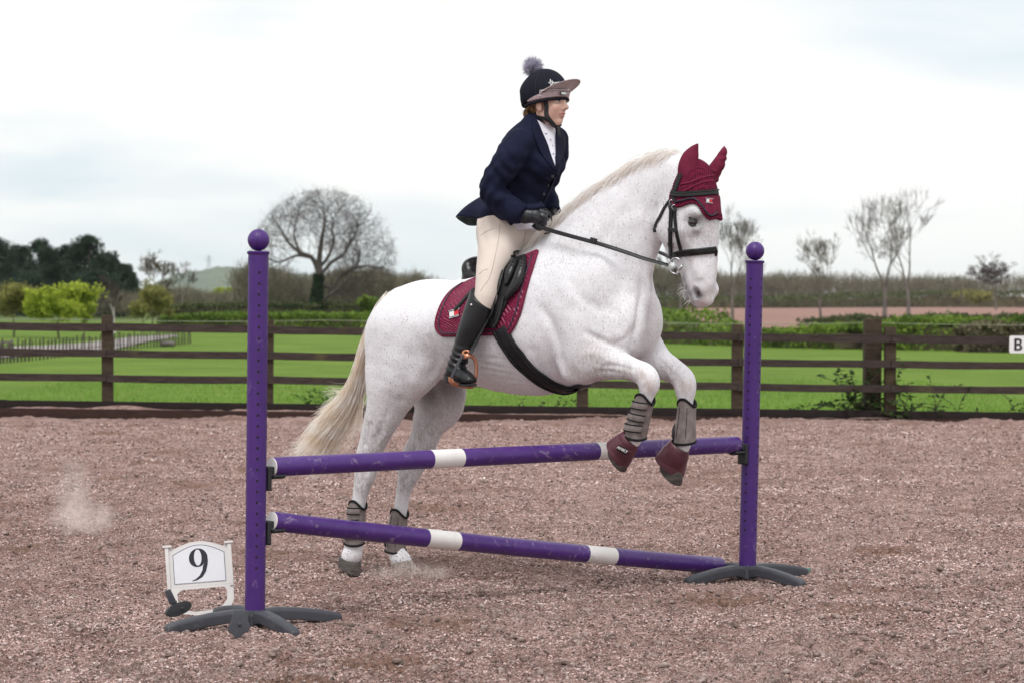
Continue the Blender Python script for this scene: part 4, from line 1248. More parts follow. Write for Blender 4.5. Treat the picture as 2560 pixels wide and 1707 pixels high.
kick = empty('kickboards', (0, fence_y(0), 0), 'two stepped dark boards edging the sand below the fence', 'kickboard')
g_ = random.Random(5)
for (z0, z1, dy, mt_, ln) in ((.075, .175, .045, M_KICK, 4.7), (-.05, .088, -.020, M_KICK2, 3.9)):
    x = -16.0 + g_.uniform(0, 1); fl_ = 1
    while x < 16:
        x2 = x + ln + g_.uniform(-.2, .2)
        c = (x + x2) / 2
        m_ = MB(); m_.box((c, fence_y(c) + dy + fl_ * .0012, (z0 + z1) / 2 + slope(c) + g_.uniform(-.004, .004)), (x2 - x + .006, .04, z1 - z0), Matrix.Rotation(math.atan(.055), 3, 'Z') @ Matrix.Rotation(math.atan(.010), 3, 'Y'))
        m_.build('board', mt_, kick, bevel=.003); x = x2; fl_ = -fl_
# sand lying on the ledge between the boards
def ledge():
    xs = np.arange(-13, 13, .03); V = []; F = []
    for i, x in enumerate(xs):
        n = vnoise2(np.array([x * 1.7]), np.array([2.]), 3)[0] * .6 + vnoise2(np.array([x * 9.]), np.array([5.]), 4)[0] * .4
        pile = .075 * math.exp(-((x + 4.35) / .28) ** 2) * .6
        z = .080 + slope(x) + max(0, n - .42) * .05 + pile
        y = fence_y(x)
        V += [(x, y - .003, .05 + slope(x)), (x, y - .002, z), (x, y + .020, z + .004), (x, y + .026, .05 + slope(x))]
        if i:
            b = (i - 1) * 4
            for j in range(3): F.append((b + j, b + j + 1, b + j + 5, b + j + 4))
    return V, F
V, F = ledge()
tag(mesh_np('ledge_sand', V, F, M_SAND), 'sand caught on the ledge between the kickboards', 'sand', None, 'stuff')

# letter plate B
pb = fence_pt(2545, 0)
bc = at(2546, 861, np.dot(pb - CO, CF) - .06)
bs_ = empty('letter_sign', (bc[0], bc[1], bc[2]), 'white plate with black letter B fixed to the top rail', 'sign')
mpx = np.dot(bc - CO, CF) / FPX
Mx = frame4(bc, (math.cos(math.atan(.055)), .055, -.004), (0.004, 0, 1))
w, h = 23 * mpx, 21.5 * mpx; rc = 5 * mpx
loop = []
for cx, cy, a0 in ((w - rc, h - rc, 0), (-w + rc, h - rc, 90), (-w + rc, -h + rc, 180), (w - rc, -h + rc, 270)):
    for i in range(6):
        a = R(a0 + 90 * i / 5); loop.append((cx + rc * math.cos(a), cy + rc * math.sin(a)))
pl = curve_mesh('plate', [loop], .006, Mx, mat_noise('sign_white', [(.74, .74, .76), (.79, .79, .80)], scale=8, rough=.4), bs_)
def arc(cx, cy, rx, ry, a0, a1, n=9): return [(cx + rx * math.cos(R(a)), cy + ry * math.sin(R(a))) for a in np.linspace(a0, a1, n)]
u_ = mpx
B_out = [(-10.5, -15), (1.5, -15)] + arc(1.5, -7, 9, 8, -90, 60) + arc(1.0, 7.5, 8, 7.5, -40, 90) + [(-10.5, 15)]
B_h1 = [(-4.2, -10), (1, -10)] + arc(1, -6.3, 3, 3.7, -90, 90) + [(-4.2, -2.6)]
B_h2 = [(-4.2, 2.8), (.5, 2.8)] + arc(.5, 6.2, 2.6, 3.4, -90, 90) + [(-4.2, 9.6)]
curve_mesh('letter', [[(x * u_, y * u_) for x, y in l_] for l_ in (B_out, B_h1, B_h2)], .001, Mx @ Matrix.Translation((-.5 * mpx, 0, .0040)), mat_noise('sign_black', [(.01, .01, .012), (.02, .02, .022)], rough=.5), pl)

# electric tape behind the fence
def wire(name, y0, z, x0, x1, rad, mat, label, posts=True):
    root = empty(name, ((x0 + x1) / 2, y0, 0), label, 'wire fence')
    xs = np.arange(x0, x1 + .1, 4.5)
    m_ = MB()
    pts = []
    for i in range(len(xs) - 1):
        for t in np.linspace(0, 1, 7)[:-1]:
            pts.append((xs[i] + 4.5 * t, y0 + .055 * (xs[i] + 4.5 * t), z - .03 * math.sin(math.pi * t)))
    m_.tube(pts, rad, n=5); m_.build('strand', mat, root)
    for x in xs[::3]:
        p = MB(); p.tube([(x, y0 + .055 * x, -.2), (x, y0 + .055 * x, z + .04)], .009, n=6); p.build('stake', mat, root)
M_TAPE = mat_noise('white_tape', [(.20, .22, .15), (.30, .32, .22)], scale=3, rough=.6)
wire('electric_tape', 40.0, 1.02, -12, 17, 0.0055, M_TAPE, 'thin pale electric fence strand crossing the pasture behind the rails')
# ------------------------------------------------------------------ things worn by the horse
def sdf_obj(name, f, mat, parent, relax=2, disp=None, keep=True, attrs=None):
    V, F = f.mesh(relax)
    if keep: V, F = largest_piece(V, F)
    if disp is not None:
        N = vert_normals(V, F); V = V + N * disp(V)[:, None]
    return mesh_np(name, from_h(V), F[:, ::-1].copy(), mat, parent, attrs=attrs(V) if attrs else None)

def field_for(pts, pad, h):
    P = np.array(pts); return Field(P.min(0) - pad, P.max(0) + pad, h)

M_LEATHER = mat_noise('black_leather', [(.006, .006, .007), (.014, .014, .016)], scale=9, rough=.26, spec=.4, bump=.15, bump_scale=260, rough_var=.1, bump_dist=.003)
M_LEATHER_MATT = mat_noise('black_matt_leather', [(.007, .007, .008), (.016, .016, .019)], scale=8, rough=.38, spec=.3, bump=.2, bump_scale=220, bump_dist=.003, rough_var=.1)
M_STEEL = mat_noise('steel', [(.5, .5, .52), (.65, .65, .66)], scale=30, rough=.25, metallic=1.0)
M_MAROON = mat_noise('maroon_cloth', [(.135, .010, .036), (.19, .016, .052)], scale=25, rough=.75, bump=.3, bump_scale=300, bump_dist=.003, spec=.25)
M_NAVY_TRIM = mat_noise('navy_trim', [(.012, .014, .028), (.025, .028, .048)], scale=40, rough=.5)
M_DARK_FLESH = mat_noise('eye_dark', [(.008, .006, .006), (.018, .012, .010)], scale=30, rough=.05, coat=1.0)
M_HOOF = mat_noise('hoof_horn', [(.035, .030, .028), (.11, .095, .085)], scale=14, stretch=(1, 1, 5), rough=.7, bump=.4, bump_scale=60, bump_dist=.004)
M_HOOF_PALE = mat_noise('pale_dusty_hoof', [(.22, .18, .16), (.42, .36, .33)], scale=14, rough=.8, bump=.3, bump_scale=60, bump_dist=.004)

def cast(sx, sy, bvh=None, off=0.0):
    """point on the animal's skin seen at a pixel, lifted by off along the skin's normal"""
    b = bvh or HBVH
    d = ray(sx, sy); dn = Vector(d / np.linalg.norm(d))
    loc, nor, idx, dist = b.ray_cast(Vector(CO), dn)
    if loc is None:
        q = Vector(HP(sx, sy, 0.05))
        loc, nor, idx, dist = b.find_nearest(q)
    if bvh is not None and nor.dot(dn) > 0: nor = -nor
    return np.array(loc + nor * off), np.array(nor)

def ribbon(name, pts, nors, width, thick, mat, parent, n_mid=True, tape=None):
    """flat strap through 3-D points with given surface normals"""
    P = np.array(pts, float); N = np.array(nors, float)
    V = []; F = []
    for i in range(len(P)):
        t = P[min(i + 1, len(P) - 1)] - P[max(i - 1, 0)]; t /= np.linalg.norm(t) + 1e-9
        n = N[i] - t * (t @ N[i]); n /= np.linalg.norm(n) + 1e-9
        s = np.cross(t, n); w = (width if tape is None else width * tape[i]) / 2
        prof = [(-1, 0), (-1, .55), (-.8, 1), (.8, 1), (1, .55), (1, 0)]
        for a, b in prof: V.append(P[i] + s * w * a + n * thick * b)
    k = 6
    for i in range(len(P) - 1):
        for j in range(k): F.append((i * k + j, i * k + (j + 1) % k, (i + 1) * k + (j + 1) % k, (i + 1) * k + j))
    F.append(tuple(range(k - 1, -1, -1))); F.append(tuple(range((len(P) - 1) * k, len(P) * k)))
    m_ = MB(); m_.add(V, F); return m_.build(name, mat, parent, auto=50)

def strap(name, px, width, mat, parent, off=.003, thick=.004, n=6, bvh=None, smooth_n=True):
    px = catmull(np.array(px, float), n)
    P = []; N = []
    for a, b in px:
        p, nn = cast(a, b, bvh, off); P.append(p); N.append(nn)
    P = np.array(P); N = np.array(N)
    for _ in range(2):
        P[1:-1] = .5 * P[1:-1] + .25 * (P[:-2] + P[2:]); N[1:-1] = .5 * N[1:-1] + .25 * (N[:-2] + N[2:])
    return ribbon(name, P, N, width, thick, mat, parent)

def hair_mat(name, a, b, scale, trans=.45):
    mt, nt, bs = new_mat(name); L = nt.links
    tc = nd(nt, 'ShaderNodeTexCoord'); n = nd(nt, 'ShaderNodeTexNoise'); n.inputs['Scale'].default_value = scale; n.inputs['Detail'].default_value = 4
    L.new(tc.outputs['Object'], n.inputs['Vector'])
    r = nd(nt, 'ShaderNodeValToRGB'); r.color_ramp.elements[0].position = .36; r.color_ramp.elements[0].color = (*a, 1); r.color_ramp.elements[1].position = .64; r.color_ramp.elements[1].color = (*b, 1)
    L.new(n.outputs['Fac'], r.inputs['Fac']); L.new(r.outputs['Color'], bs.inputs['Base Color'])
    bs.inputs['Roughness'].default_value = .5; bs.inputs['Specular IOR Level'].default_value = .35
    t = nd(nt, 'ShaderNodeBsdfTranslucent'); L.new(r.outputs['Color'], t.inputs['Color'])
    mx = nd(nt, 'ShaderNodeMixShader'); mx.inputs['Fac'].default_value = trans
    L.new(bs.outputs['BSDF'], mx.inputs[1]); L.new(t.outputs['BSDF'], mx.inputs[2])
    L.new(mx.outputs['Shader'], nt.nodes['Material Output'].inputs['Surface'])
    return mt

# ---- horse's own eye, hooves, mane, tail
def ballmesh(name, c, r, mat, parent, seg=24):
    m_ = MB(); m_.sphere(tuple(c), r, seg, seg // 2 + 2); return m_.build(name, mat, parent)
for s in (1, -1):
    c = HP(1747 - s * 14, 556, .02 + s * .080)
    e = ballmesh('eye', c, .0250, M_DARK_FLESH, horse)
    # lids: two arcs of dark skin
    M_LID = bpy.data.materials.get('eyelid_skin') or mat_noise('eyelid_skin', [(.014, .012, .013), (.035, .03, .032)], scale=60, rough=.55)
    lat_d = from_h(np.array([LH * s]))[0] - C0
    fw = from_h(np.array([[LH[1], -LH[0], 0]]))[0] - C0
    for k, (up, nm) in enumerate(((.0185, 'upper_lid'), (-.0165, 'lower_lid'))):
        pts = []
        for a in np.linspace(-1.05, 1.05, 11):
            pts.append(c + fw * (.0275 * math.sin(a)) + np.array([0, 0, 1]) * (up * math.cos(a) * (1.0 if k == 0 else .8) + .010 * math.sin(a) * -1) + lat_d * (.0225 * math.cos(a) * .80))
        m_ = MB(); m_.tube(pts, [.002, .003, .004, .005, .0055, .0055, .0055, .005, .004, .003, .002], n=8); m_.build(nm, M_LID, e)

def hoof(P0, P1, r0, r1, mat, fwd, parent=None, name='hoof'):
    """truncated cone from the coronet P0 to the sole P1; longer towards fwd (the toe)"""
    P0 = np.array(P0); P1 = np.array(P1); d = (P1 - P0); ln = np.linalg.norm(d); d /= ln
    fwd = np.array(fwd) - d * (d @ np.array(fwd)); fwd /= np.linalg.norm(fwd); sd = np.cross(d, fwd)
    V = []; F = []; n = 24
    for t, rr in ((0, .96), (.06, 1.0), (.5, 1.0), (.96, 1.0), (1.0, .96), (1.0, .55)):
        for k in range(n):
            a = 2 * math.pi * k / n
            r_ = (r0 + (r1 - r0) * t) * rr
            toe = (math.cos(a) + 1) / 2
            V.append(P0 + d * (ln * t * (.72 + .28 * toe)) + fwd * math.cos(a) * r_ * 1.12 + fwd * (.018 * t * ln / .07) + sd * math.sin(a) * r_)
    for i in range(5):
        for k in range(n): F.append((i * n + k, i * n + (k + 1) % n, (i + 1) * n + (k + 1) % n, (i + 1) * n + k))
    F.append(tuple(range(n - 1, -1, -1))); F.append(tuple(range(5 * n, 6 * n)))
    m_ = MB(); m_.add(V, F); return m_.build(name, mat, parent or horse, auto=45)
FW = HU.copy()
hoof(HP(875, 1396, .14), HP(868, 1426, .14), .054, .062, M_HOOF, FW)
hoof(HP(1004, 1404, -.14), HP(1010, 1436, -.14), .052, .062, M_HOOF_PALE, FW)
hoof(HP(1560, 1113, .165), HP(1532, 1146, .165), .046, .060, M_HOOF, (-.1, 0, -1.0))
hoof(HP(1688, 1140, -.17), HP(1664, 1188, -.17), .046, .062, M_HOOF, (-.1, 0, -.8))

def strands(name, roots, dirs, mat, parent, rad=.0011, seg=9, taper=.25):
    """roots: (n, seg+1, 3) polyline per hair -> three-sided tubes, one mesh"""
    P = np.asarray(roots, float); n, m_, _ = P.shape
    T = np.empty_like(P); T[:, 1:-1] = P[:, 2:] - P[:, :-2]; T[:, 0] = P[:, 1] - P[:, 0]; T[:, -1] = P[:, -1] - P[:, -2]
    T /= np.linalg.norm(T, axis=2, keepdims=True) + 1e-9
    A = np.cross(T, np.array([.31, .52, .79])); A /= np.linalg.norm(A, axis=2, keepdims=True) + 1e-9
    B = np.cross(T, A)
    r = rad * (1 - (1 - taper) * np.linspace(0, 1, m_) ** 1.5)
    r = np.broadcast_to(np.asarray(r), (n, m_))[..., None]
    ph = (np.arange(n) * 2.399)[:, None, None]
    W_ = (A * np.cos(ph) + B * np.sin(ph)) * r
    V = np.stack([P - W_, P + W_], 2).reshape(-1, 3)
    base = np.arange(n)[:, None] * (m_ * 2)
    F = [np.concatenate([base + i * 2, base + i * 2 + 1, base + i * 2 + 3, base + i * 2 + 2], 1) for i in range(m_ - 1)]
    return mesh_np(name, V, np.concatenate(F), mat, parent, smooth=False)

def guide_hair(guides, n, spread0, spread1, g, seg=12, clump=.5, nclump=40, wave=.01):
    """guides: list of px polylines (sx, sy, lat); random blends between neighbouring guides"""
    G = np.array([[HP(*p) for p in catmull(np.array(gd, float), 4)] for gd in guides])       # (k, m, 3)
    k, m_, _ = G.shape
    idx = np.linspace(0, m_ - 1, seg + 1)
    i0 = np.floor(idx).astype(int).clip(0, m_ - 2); fr = (idx - i0)[:, None]
    G = G[:, i0] * (1 - fr) + G[:, i0 + 1] * fr
    u = g.random(n) * (k - 1); a = np.floor(u).astype(int).clip(0, k - 2); f_ = (u - a)[:, None, None]
    P = G[a] * (1 - f_) + G[a + 1] * f_
    t = np.linspace(0, 1, seg + 1)[None, :, None]
    off = g.normal(size=(n, 1, 3)) * (spread0 * (1 - t) + spread1 * t)
    cl = g.integers(0, nclump, n); C_ = g.normal(size=(nclump, 1, 3))[cl]
    off = off * (1 - clump * t) + C_ * (spread1 * clump * t * 1.3)
    ph = g.random((n, 1, 1)) * 6.28; fq = 1.5 + g.random((n, 1, 1)) * 2
    off = off + wave * t * np.sin(ph + fq * t * 6.28) * g.normal(size=(n, 1, 3)) * .6
    P = P + off
    # vary the length
    ln = .72 + .28 * g.random((n, 1, 1))
    P = P[:, :1] + (P - P[:, :1]) * (1 - (1 - ln) * t)
    return P

M_MANE = hair_mat('pale_mane_hair', (.90, .85, .81), (.97, .95, .93), 16)
M_TAIL = hair_mat('cream_tail_hair', (.90, .81, .70), (.98, .95, .91), 12)
gm = np.random.default_rng(12)
mane_guides = []
def crest(t):
    pts = catmull(np.array([(1372, 622), (1395, 590), (1440, 545), (1490, 503), (1548, 460), (1600, 427), (1650, 407), (1700, 398)], float), 8)
    return pts[int(t * (len(pts) - 1))]
for i, t in enumerate(np.linspace(0, 1, 16)):
    cx, cy = crest(t)
    L_ = 1.0 - .45 * t
    # hair lifts off the crest and streams back towards the rider
    dx, dy = (-95 * L_, 22 * L_ + 26 * (1 - t))
    mane_guides.append([(cx, cy + 6, .0), (cx - 6, cy - 13, .012), (cx + dx * .40, cy - 16 + dy * .25, .03), (cx + dx * .75, cy - 4 + dy * .65, .045), (cx + dx, cy + 8 + dy * 1.25, .05)])
P = guide_hair(mane_guides, 3000, .012, .018, gm, seg=10, clump=.75, nclump=46, wave=.008)
strands('mane', P, None, M_MANE, horse, rad=.0017)
# wispy strands over the rider's far thigh, and forelock hidden under the bonnet
tail_guides = [
    [(985, 735, .03), (946, 774, .06), (911, 860, .08), (882, 950, .08), (840, 1020, .08), (785, 1080, .08), (728, 1138, .08)],
    [(980, 738, .00), (945, 782, .05), (912, 870, .07), (886, 965, .07), (848, 1040, .07), (800, 1105, .07), (750, 1150, .07)],
    [(975, 742, -.02), (945, 795, .04), (912, 885, .06), (890, 985, .05), (858, 1055, .05), (815, 1120, .05), (770, 1200, .05)],
    [(972, 746, -.03), (945, 800, .03), (915, 900, .04), (894, 990, .03), (868, 1060, .03), (830, 1120, .03), (790, 1195, .03)],
    [(972, 750, -.03), (946, 810, .02), (918, 915, .02), (898, 1000, .01), (868, 1070, .0), (845, 1120, .0), (800, 1180, .0)]]
P = guide_hair(tail_guides, 2200, .009, .018, gm, seg=14, clump=.85, nclump=26, wave=.02)
strands('tail', P, None, M_TAIL, horse, rad=.0017)
stray = [[(905, 900, .06), (885, 960, .06), (840, 985, .06), (800, 985, .06)], [(895, 930, .05), (860, 985, .06), (820, 1010, .06), (780, 1040, .06)],
         [(900, 990, .03), (893, 1050, .02), (880, 1090, .01), (862, 1135, .0)], [(905, 1000, .03), (896, 1060, .01), (905, 1095, .0), (912, 1110, .0)],
         [(880, 1000, .04), (820, 1075, .05), (760, 1115, .06), (705, 1128, .06)], [(870, 1010, .04), (800, 1080, .05), (745, 1135, .06), (690, 1165, .06)]]
for sg in stray:
    P = guide_hair([sg, [(a + 5, b + 4, c) for a, b, c in sg]], 45, .006, .016, gm, seg=10, clump=.3, nclump=8, wave=.02)
    strands('tail_wisp', P, None, M_TAIL, horse, rad=.0009)
wp = []
for i in range(46):
    a = gm.random(); sx = 1704 + 30 * a; sy = 712 + 40 * a + gm.normal() * 4
    p0 = HP(sx, sy, .06 - .05 * gm.random()); d = np.array([-.6 + gm.normal() * .35, -.2, -.5 + gm.normal() * .4]); d /= np.linalg.norm(d); ln = .02 + .035 * gm.random()
    wp.append([p0 + d * ln * t + np.array([0, 0, -.01 * t * t]) for t in np.linspace(0, 1, 5)])
strands('whiskers', np.array(wp), None, M_MANE, horse, rad=.0006)

# ---- knitted ear bonnet
def in_poly(P, poly):
    x, y = P[:, 0], P[:, 1]; ins = np.zeros(len(P), bool); j = len(poly) - 1
    for i in range(len(poly)):
        xi, yi = poly[i]; xj, yj = poly[j]
        c = ((yi > y) != (yj > y)) & (x < (xj - xi) * (y - yi) / (yj - yi + 1e-12) + xi)
        ins ^= c; j = i
    return ins
hc = H(1727, 508, .02)
lat_h = (hV - hc) @ LH
mirV = hV - 2 * np.minimum(lat_h, 0)[:, None] * LH               # far-side points reflected to the near side
mP = project(from_h(mirV))
BON = [(1702, 380), (1710, 407), (1692, 450), (1674, 497), (1689, 522), (1712, 516), (1733, 507), (1746, 516), (1757, 537), (1772, 553), (1785, 548), (1840, 560), (1840, 360)]
def cut_skin(poly, off, extra=None):
    ok = in_poly(mP, poly) & (mP[:, 1] < 640) & (hP[:, 0] > 1600)
    if extra is not None: ok &= extra
    fm = ok[hF].all(1); Fs = hF[fm]
    u, inv = np.unique(Fs, return_inverse=True); Fs = inv.reshape(-1, 4)
    Vw = hW[u]; N = vert_normals(hW, hF)[u]
    return Vw + N * off, N, Fs
def boundary_loops(F):
    E = {}
    for f_ in F:
        for i in range(4):
            a, b = int(f_[i]), int(f_[(i + 1) % 4])
            E[(a, b)] = 1
    nxt = {a: b for (a, b) in E if (b, a) not in E}
    loops = []
    while nxt:
        a = next(iter(nxt)); lp = [a]
        b = nxt.pop(a)
        while b != lp[0] and b in nxt: lp.append(b); b = nxt.pop(b)
        loops.append(lp)
    return sorted(loops, key=len)[::-1]

def knit_mat():
    mt, nt, bs = new_mat('maroon_crochet'); L = nt.links
    tc = nd(nt, 'ShaderNodeTexCoord')
    v = nd(nt, 'ShaderNodeTexVoronoi'); v.inputs['Scale'].default_value = 120; v.inputs['Randomness'].default_value = .35
    mp = nd(nt, 'ShaderNodeMapping'); mp.inputs['Scale'].default_value = (.8, .8, 1.5); L.new(tc.outputs['Object'], mp.inputs['Vector']); L.new(mp.outputs['Vector'], v.inputs['Vector'])
    r = nd(nt, 'ShaderNodeValToRGB'); r.color_ramp.elements[0].position = .15; r.color_ramp.elements[0].color = (.25, .018, .065, 1); r.color_ramp.elements[1].position = .62; r.color_ramp.elements[1].color = (.075, .007, .022, 1)
    L.new(v.outputs['Distance'], r.inputs['Fac']); L.new(r.outputs['Color'], bs.inputs['Base Color'])
    bs.inputs['Roughness'].default_value = .9; bs.inputs['Specular IOR Level'].default_value = .15
    b = nd(nt, 'ShaderNodeBump'); b.invert = True; b.inputs['Strength'].default_value = .9; b.inputs['Distance'].default_value = .006
    L.new(v.outputs['Distance'], b.inputs['Height']); L.new(b.outputs['Normal'], bs.inputs['Normal'])
    return mt
M_KNIT = knit_mat()
bon = empty('ear_bonnet', HP(1735, 470, .02), 'maroon crochet ear bonnet on the horse head', 'ear bonnet')
bV, bN, bF = cut_skin(BON, .0055)
cap_o = mesh_np('cap', bV, bF, M_KNIT, bon)
lp = boundary_loops(bF)[0]
rim = bV[lp]; rimN = bN[lp]
for _ in range(6): rim = .5 * rim + .25 * (np.roll(rim, 1, 0) + np.roll(rim, -1, 0))
rimc = np.vstack([rim, rim[:1]]); rn = np.vstack([rimN, rimN[:1]])
# frilled edge: small lobes
seglen = np.r_[0, np.cumsum(np.linalg.norm(np.diff(rimc, axis=0), axis=1))]
tt = np.linspace(0, seglen[-1], int(seglen[-1] / .0035))
RP = np.stack([np.interp(tt, seglen, rimc[:, j]) for j in range(3)], 1); RN = np.stack([np.interp(tt, seglen, rn[:, j]) for j in range(3)], 1)
m_ = MB(); m_.tube(RP + RN * .002, [.0062 + .0022 * math.sin(i * 1.9) for i in range(len(RP))], n=8, cap=False); m_.build('frill', M_KNIT, bon)
# smooth forehead flap with navy piping: the cloth below the browband
FLAP = [(1690, 500), (1735, 489), (1840, 484), (1840, 540), (1790, 537), (1773, 541), (1762, 530), (1752, 512), (1741, 500), (1728, 498), (1712, 503), (1694, 510)]
qV, qN, qF = cut_skin(FLAP, .0085)
flap_o = mesh_np('forehead_flap', qV, qF, M_MAROON, bon)
pipe_px = [(1692, 506), (1712, 501), (1730, 497), (1742, 501), (1752, 514), (1762, 530), (1773, 539), (1782, 538), (1789, 530)]
P_ = [cast(a, b, None, .010)[0] for a, b in catmull(np.array(pipe_px, float), 5)]
m_ = MB(); m_.tube(P_, .0042, n=8); m_.build('piping', M_NAVY_TRIM, flap_o)
for rr in (((1698, 486), (1725, 472), (1755, 458), (1788, 452)), ((1704, 462), (1730, 456), (1752, 447), (1782, 440))):
    P_ = [cast(a, b, None, .006)[0] for a, b in catmull(np.array(rr, float), 6)]
    m_ = MB(); m_.tube(P_, .0045, n=8); m_.build('knit_ridge', M_MAROON, bon)
def ear(rows, name, k=.01):
    P = np.array([H(r[0], r[1], r[2]) for r in rows])
    f = field_for(P, .07, .004)
    f.chain(P, [r[3] for r in rows], [r[4] for r in rows], L=(.45, .9, 0), k=0, sub=6)
    return f
f = ear([(1722, 455, .075, .046, .026), (1720, 425, .078, .047, .028), (1724, 400, .078, .041, .025), (1733, 380, .076, .026, .016), (1741, 367, .074, .012, .008), (1745, 360, .073, .003, .003)], 'ear')
f.chain(np.array([H(1742, 445, .115), H(1738, 415, .115), H(1741, 385, .105)]), [.012, .017, .008], [.02, .028, .016], k=.015, mode='cut')
sdf_obj('ear', f, M_MAROON, bon, disp=lambda V: .004 * (vnoise3(V * 30, 2) - .5))
f = ear([(1779, 446, -.035, .032, .03), (1786, 428, -.038, .036, .028), (1797, 408, -.04, .030, .024), (1806, 388, -.042, .021, .016), (1810, 374, -.043, .012, .009), (1811, 364, -.043, .003, .003)], 'ear')
sdf_obj('ear', f, M_MAROON, bon, disp=lambda V: .007 * (vnoise3(V * np.array([20, 20, 70.]), 2) - .5))

def flag_mark(px_c, w_px, h_px, tilt, bvh, off, parent, top, bottom):
    """small woven badge: navy bars with lettering, white and red halves"""
    p, n = cast(px_c[0], px_c[1], bvh, off)
    mp_ = np.dot(p - CO, CF) / FPX
    n = Vector(n)
    x = (Vector(CR) * math.cos(tilt) + Vector(CU) * math.sin(tilt)); x = (x - n * n.dot(x)).normalized()
    y = n.cross(x).normalized()
    M4 = frame4(p, x, y)
    w = w_px * mp_ / max(.5, abs(x.dot(Vector(CR)))); h = h_px * mp_ / max(.5, abs(y.dot(Vector(CU))))
    def rect(x0, x1, y0, y1, mat, nm, z=0.):
        return curve_mesh(nm, [[(x0, y0), (x1, y0), (x1, y1), (x0, y1)]], .0012, M4 @ Matrix.Translation((0, 0, z)), mat, badge if nm != 'badge' else parent)
    badge = None
    badge = rect(-w / 2, w / 2, -h / 2, h / 2, M_BADGE_NAVY, 'badge')
    rect(-w * .46, 0, -h * .27, h * .27, M_BADGE_WHITE, 'white_half', .0012)
    rect(0, w * .46, -h * .27, h * .27, M_BADGE_RED, 'red_half', .0012)
    text_mesh('lettering', top, h * .30, M4 @ Matrix.Translation((0, h * .385, .0012)) @ Matrix.Scale(1.55, 4, (1, 0, 0)), M_BADGE_WHITE, badge)
    text_mesh('lettering', bottom, h * .30, M4 @ Matrix.Translation((0, -h * .39, .0012)) @ Matrix.Scale(1.2, 4, (1, 0, 0)), M_BADGE_WHITE, badge)
    return badge
M_BADGE_NAVY = mat_noise('badge_navy', [(.010, .014, .045), (.014, .018, .055)], rough=.6)
M_BADGE_WHITE = mat_noise('badge_white', [(.74, .74, .74), (.80, .80, .80)], rough=.6)
M_BADGE_RED = mat_noise('badge_red', [(.55, .020, .030), (.62, .03, .04)], rough=.6)
flag_mark((1771, 503), 16, 13, -.04, HBVH, .0105, bon, 'TOMMY', 'HILFIGER')

# ---- bridle
br = empty('bridle', HP(1680, 650, .07), 'black leather bridle with reins and loose ring bit on the horse', 'bridle')
strap('headpiece', [(1709, 418), (1703, 440), (1694, 465), (1687, 485)], .026, M_LEATHER_MATT, br, off=.009)
strap('browband', [(1683, 485), (1705, 487), (1735, 486), (1765, 484), (1789, 481)], .026, M_LEATHER, br, off=.010, thick=.007)
strap('browband_ridge', [(1683, 482), (1705, 484), (1735, 482), (1765, 480), (1789, 477)], .007, M_LEATHER, br, off=.016, thick=.004)
strap('cheekpiece', [(1684, 492), (1680, 520), (1678, 560), (1677, 600), (1679, 640), (1681, 651)], .021, M_LEATHER_MATT, br, off=.004, thick=.006)
strap('noseband_cheek_strap', [(1688, 495), (1688, 530), (1691, 570), (1697, 605), (1704, 630)], .017, M_LEATHER_MATT, br, off=.004, thick=.005)
for a, b, w in ((1680, 518, .027), (1679, 575, .027), (1678, 610, .026), (1690, 575, .022), (1689, 525, .022)):
    strap('keeper', [(a - 1, b - 4), (a, b), (a + 1, b + 5)], w, M_LEATHER, br, off=.009, thick=.005, n=2)
tl_px = [(1682, 494), (1672, 508), (1664, 518), (1652, 542), (1641, 562), (1637, 580)]
strap('throat_strap', tl_px, .016, M_LEATHER_MATT, br, off=.004, thick=.005)
for c_ in ((1667, 511), (1682, 508), (1688, 520)):
    p, n = cast(c_[0], c_[1], None, .012)
    m_ = MB(); t_ = [Vector(p) + (Vector(CR) * math.cos(a) * .009 + Vector(CU) * math.sin(a) * .011) for a in np.linspace(0, 2 * math.pi, 13)]
    m_.tube(t_, .0018, n=6, cap=False); m_.build('buckle', M_STEEL, br)
strap('noseband', [(1686, 640), (1700, 635), (1725, 632), (1755, 629), (1783, 626), (1789, 624)], .032, M_LEATHER, br, off=.004, thick=.007)
strap('noseband_ridge', [(1690, 632), (1725, 628), (1755, 624), (1786, 621)], .008, M_LEATHER, br, off=.011, thick=.004)
m_ = MB(); m_.tube([HP(1788, 626, .03), HP(1791, 632, .03), HP(1789, 640, .03)], .007, n=8); m_.build('noseband_buckle', M_LEATHER, br)
# strap from noseband under the jaw
P_ = [HP(*q) for q in ((1686, 642, .075), (1676, 643, .05), (1668, 640, .01), (1655, 634, -.03), (1642, 630, -.06))]
ribbon('chin_strap', catmull(np.array(P_), 4), [HV * .3 + np.array([0, -.3, .8])] * 17, .018, .005, M_LEATHER_MATT, br)
# bit ring and mouthpiece
rc = HP(1689, 665, .105)
m_ = MB(); m_.tube([Vector(rc) + (Vector(CR) * math.cos(a) * .0365 + Vector(CU) * math.sin(a) * .0365 + Vector(HV) * .012 * math.cos(a)) for a in np.linspace(0, 2 * math.pi, 33)], .0032, n=8, cap=False); m_.build('bit_ring', M_STEEL, br)
m_ = MB(); m_.tube([HP(1706, 664, .105), HP(1699, 675, .095), HP(1693, 686, .085)], [.008, .0085, .007], n=10); m_.build('bit_mouthpiece', M_STEEL, br)
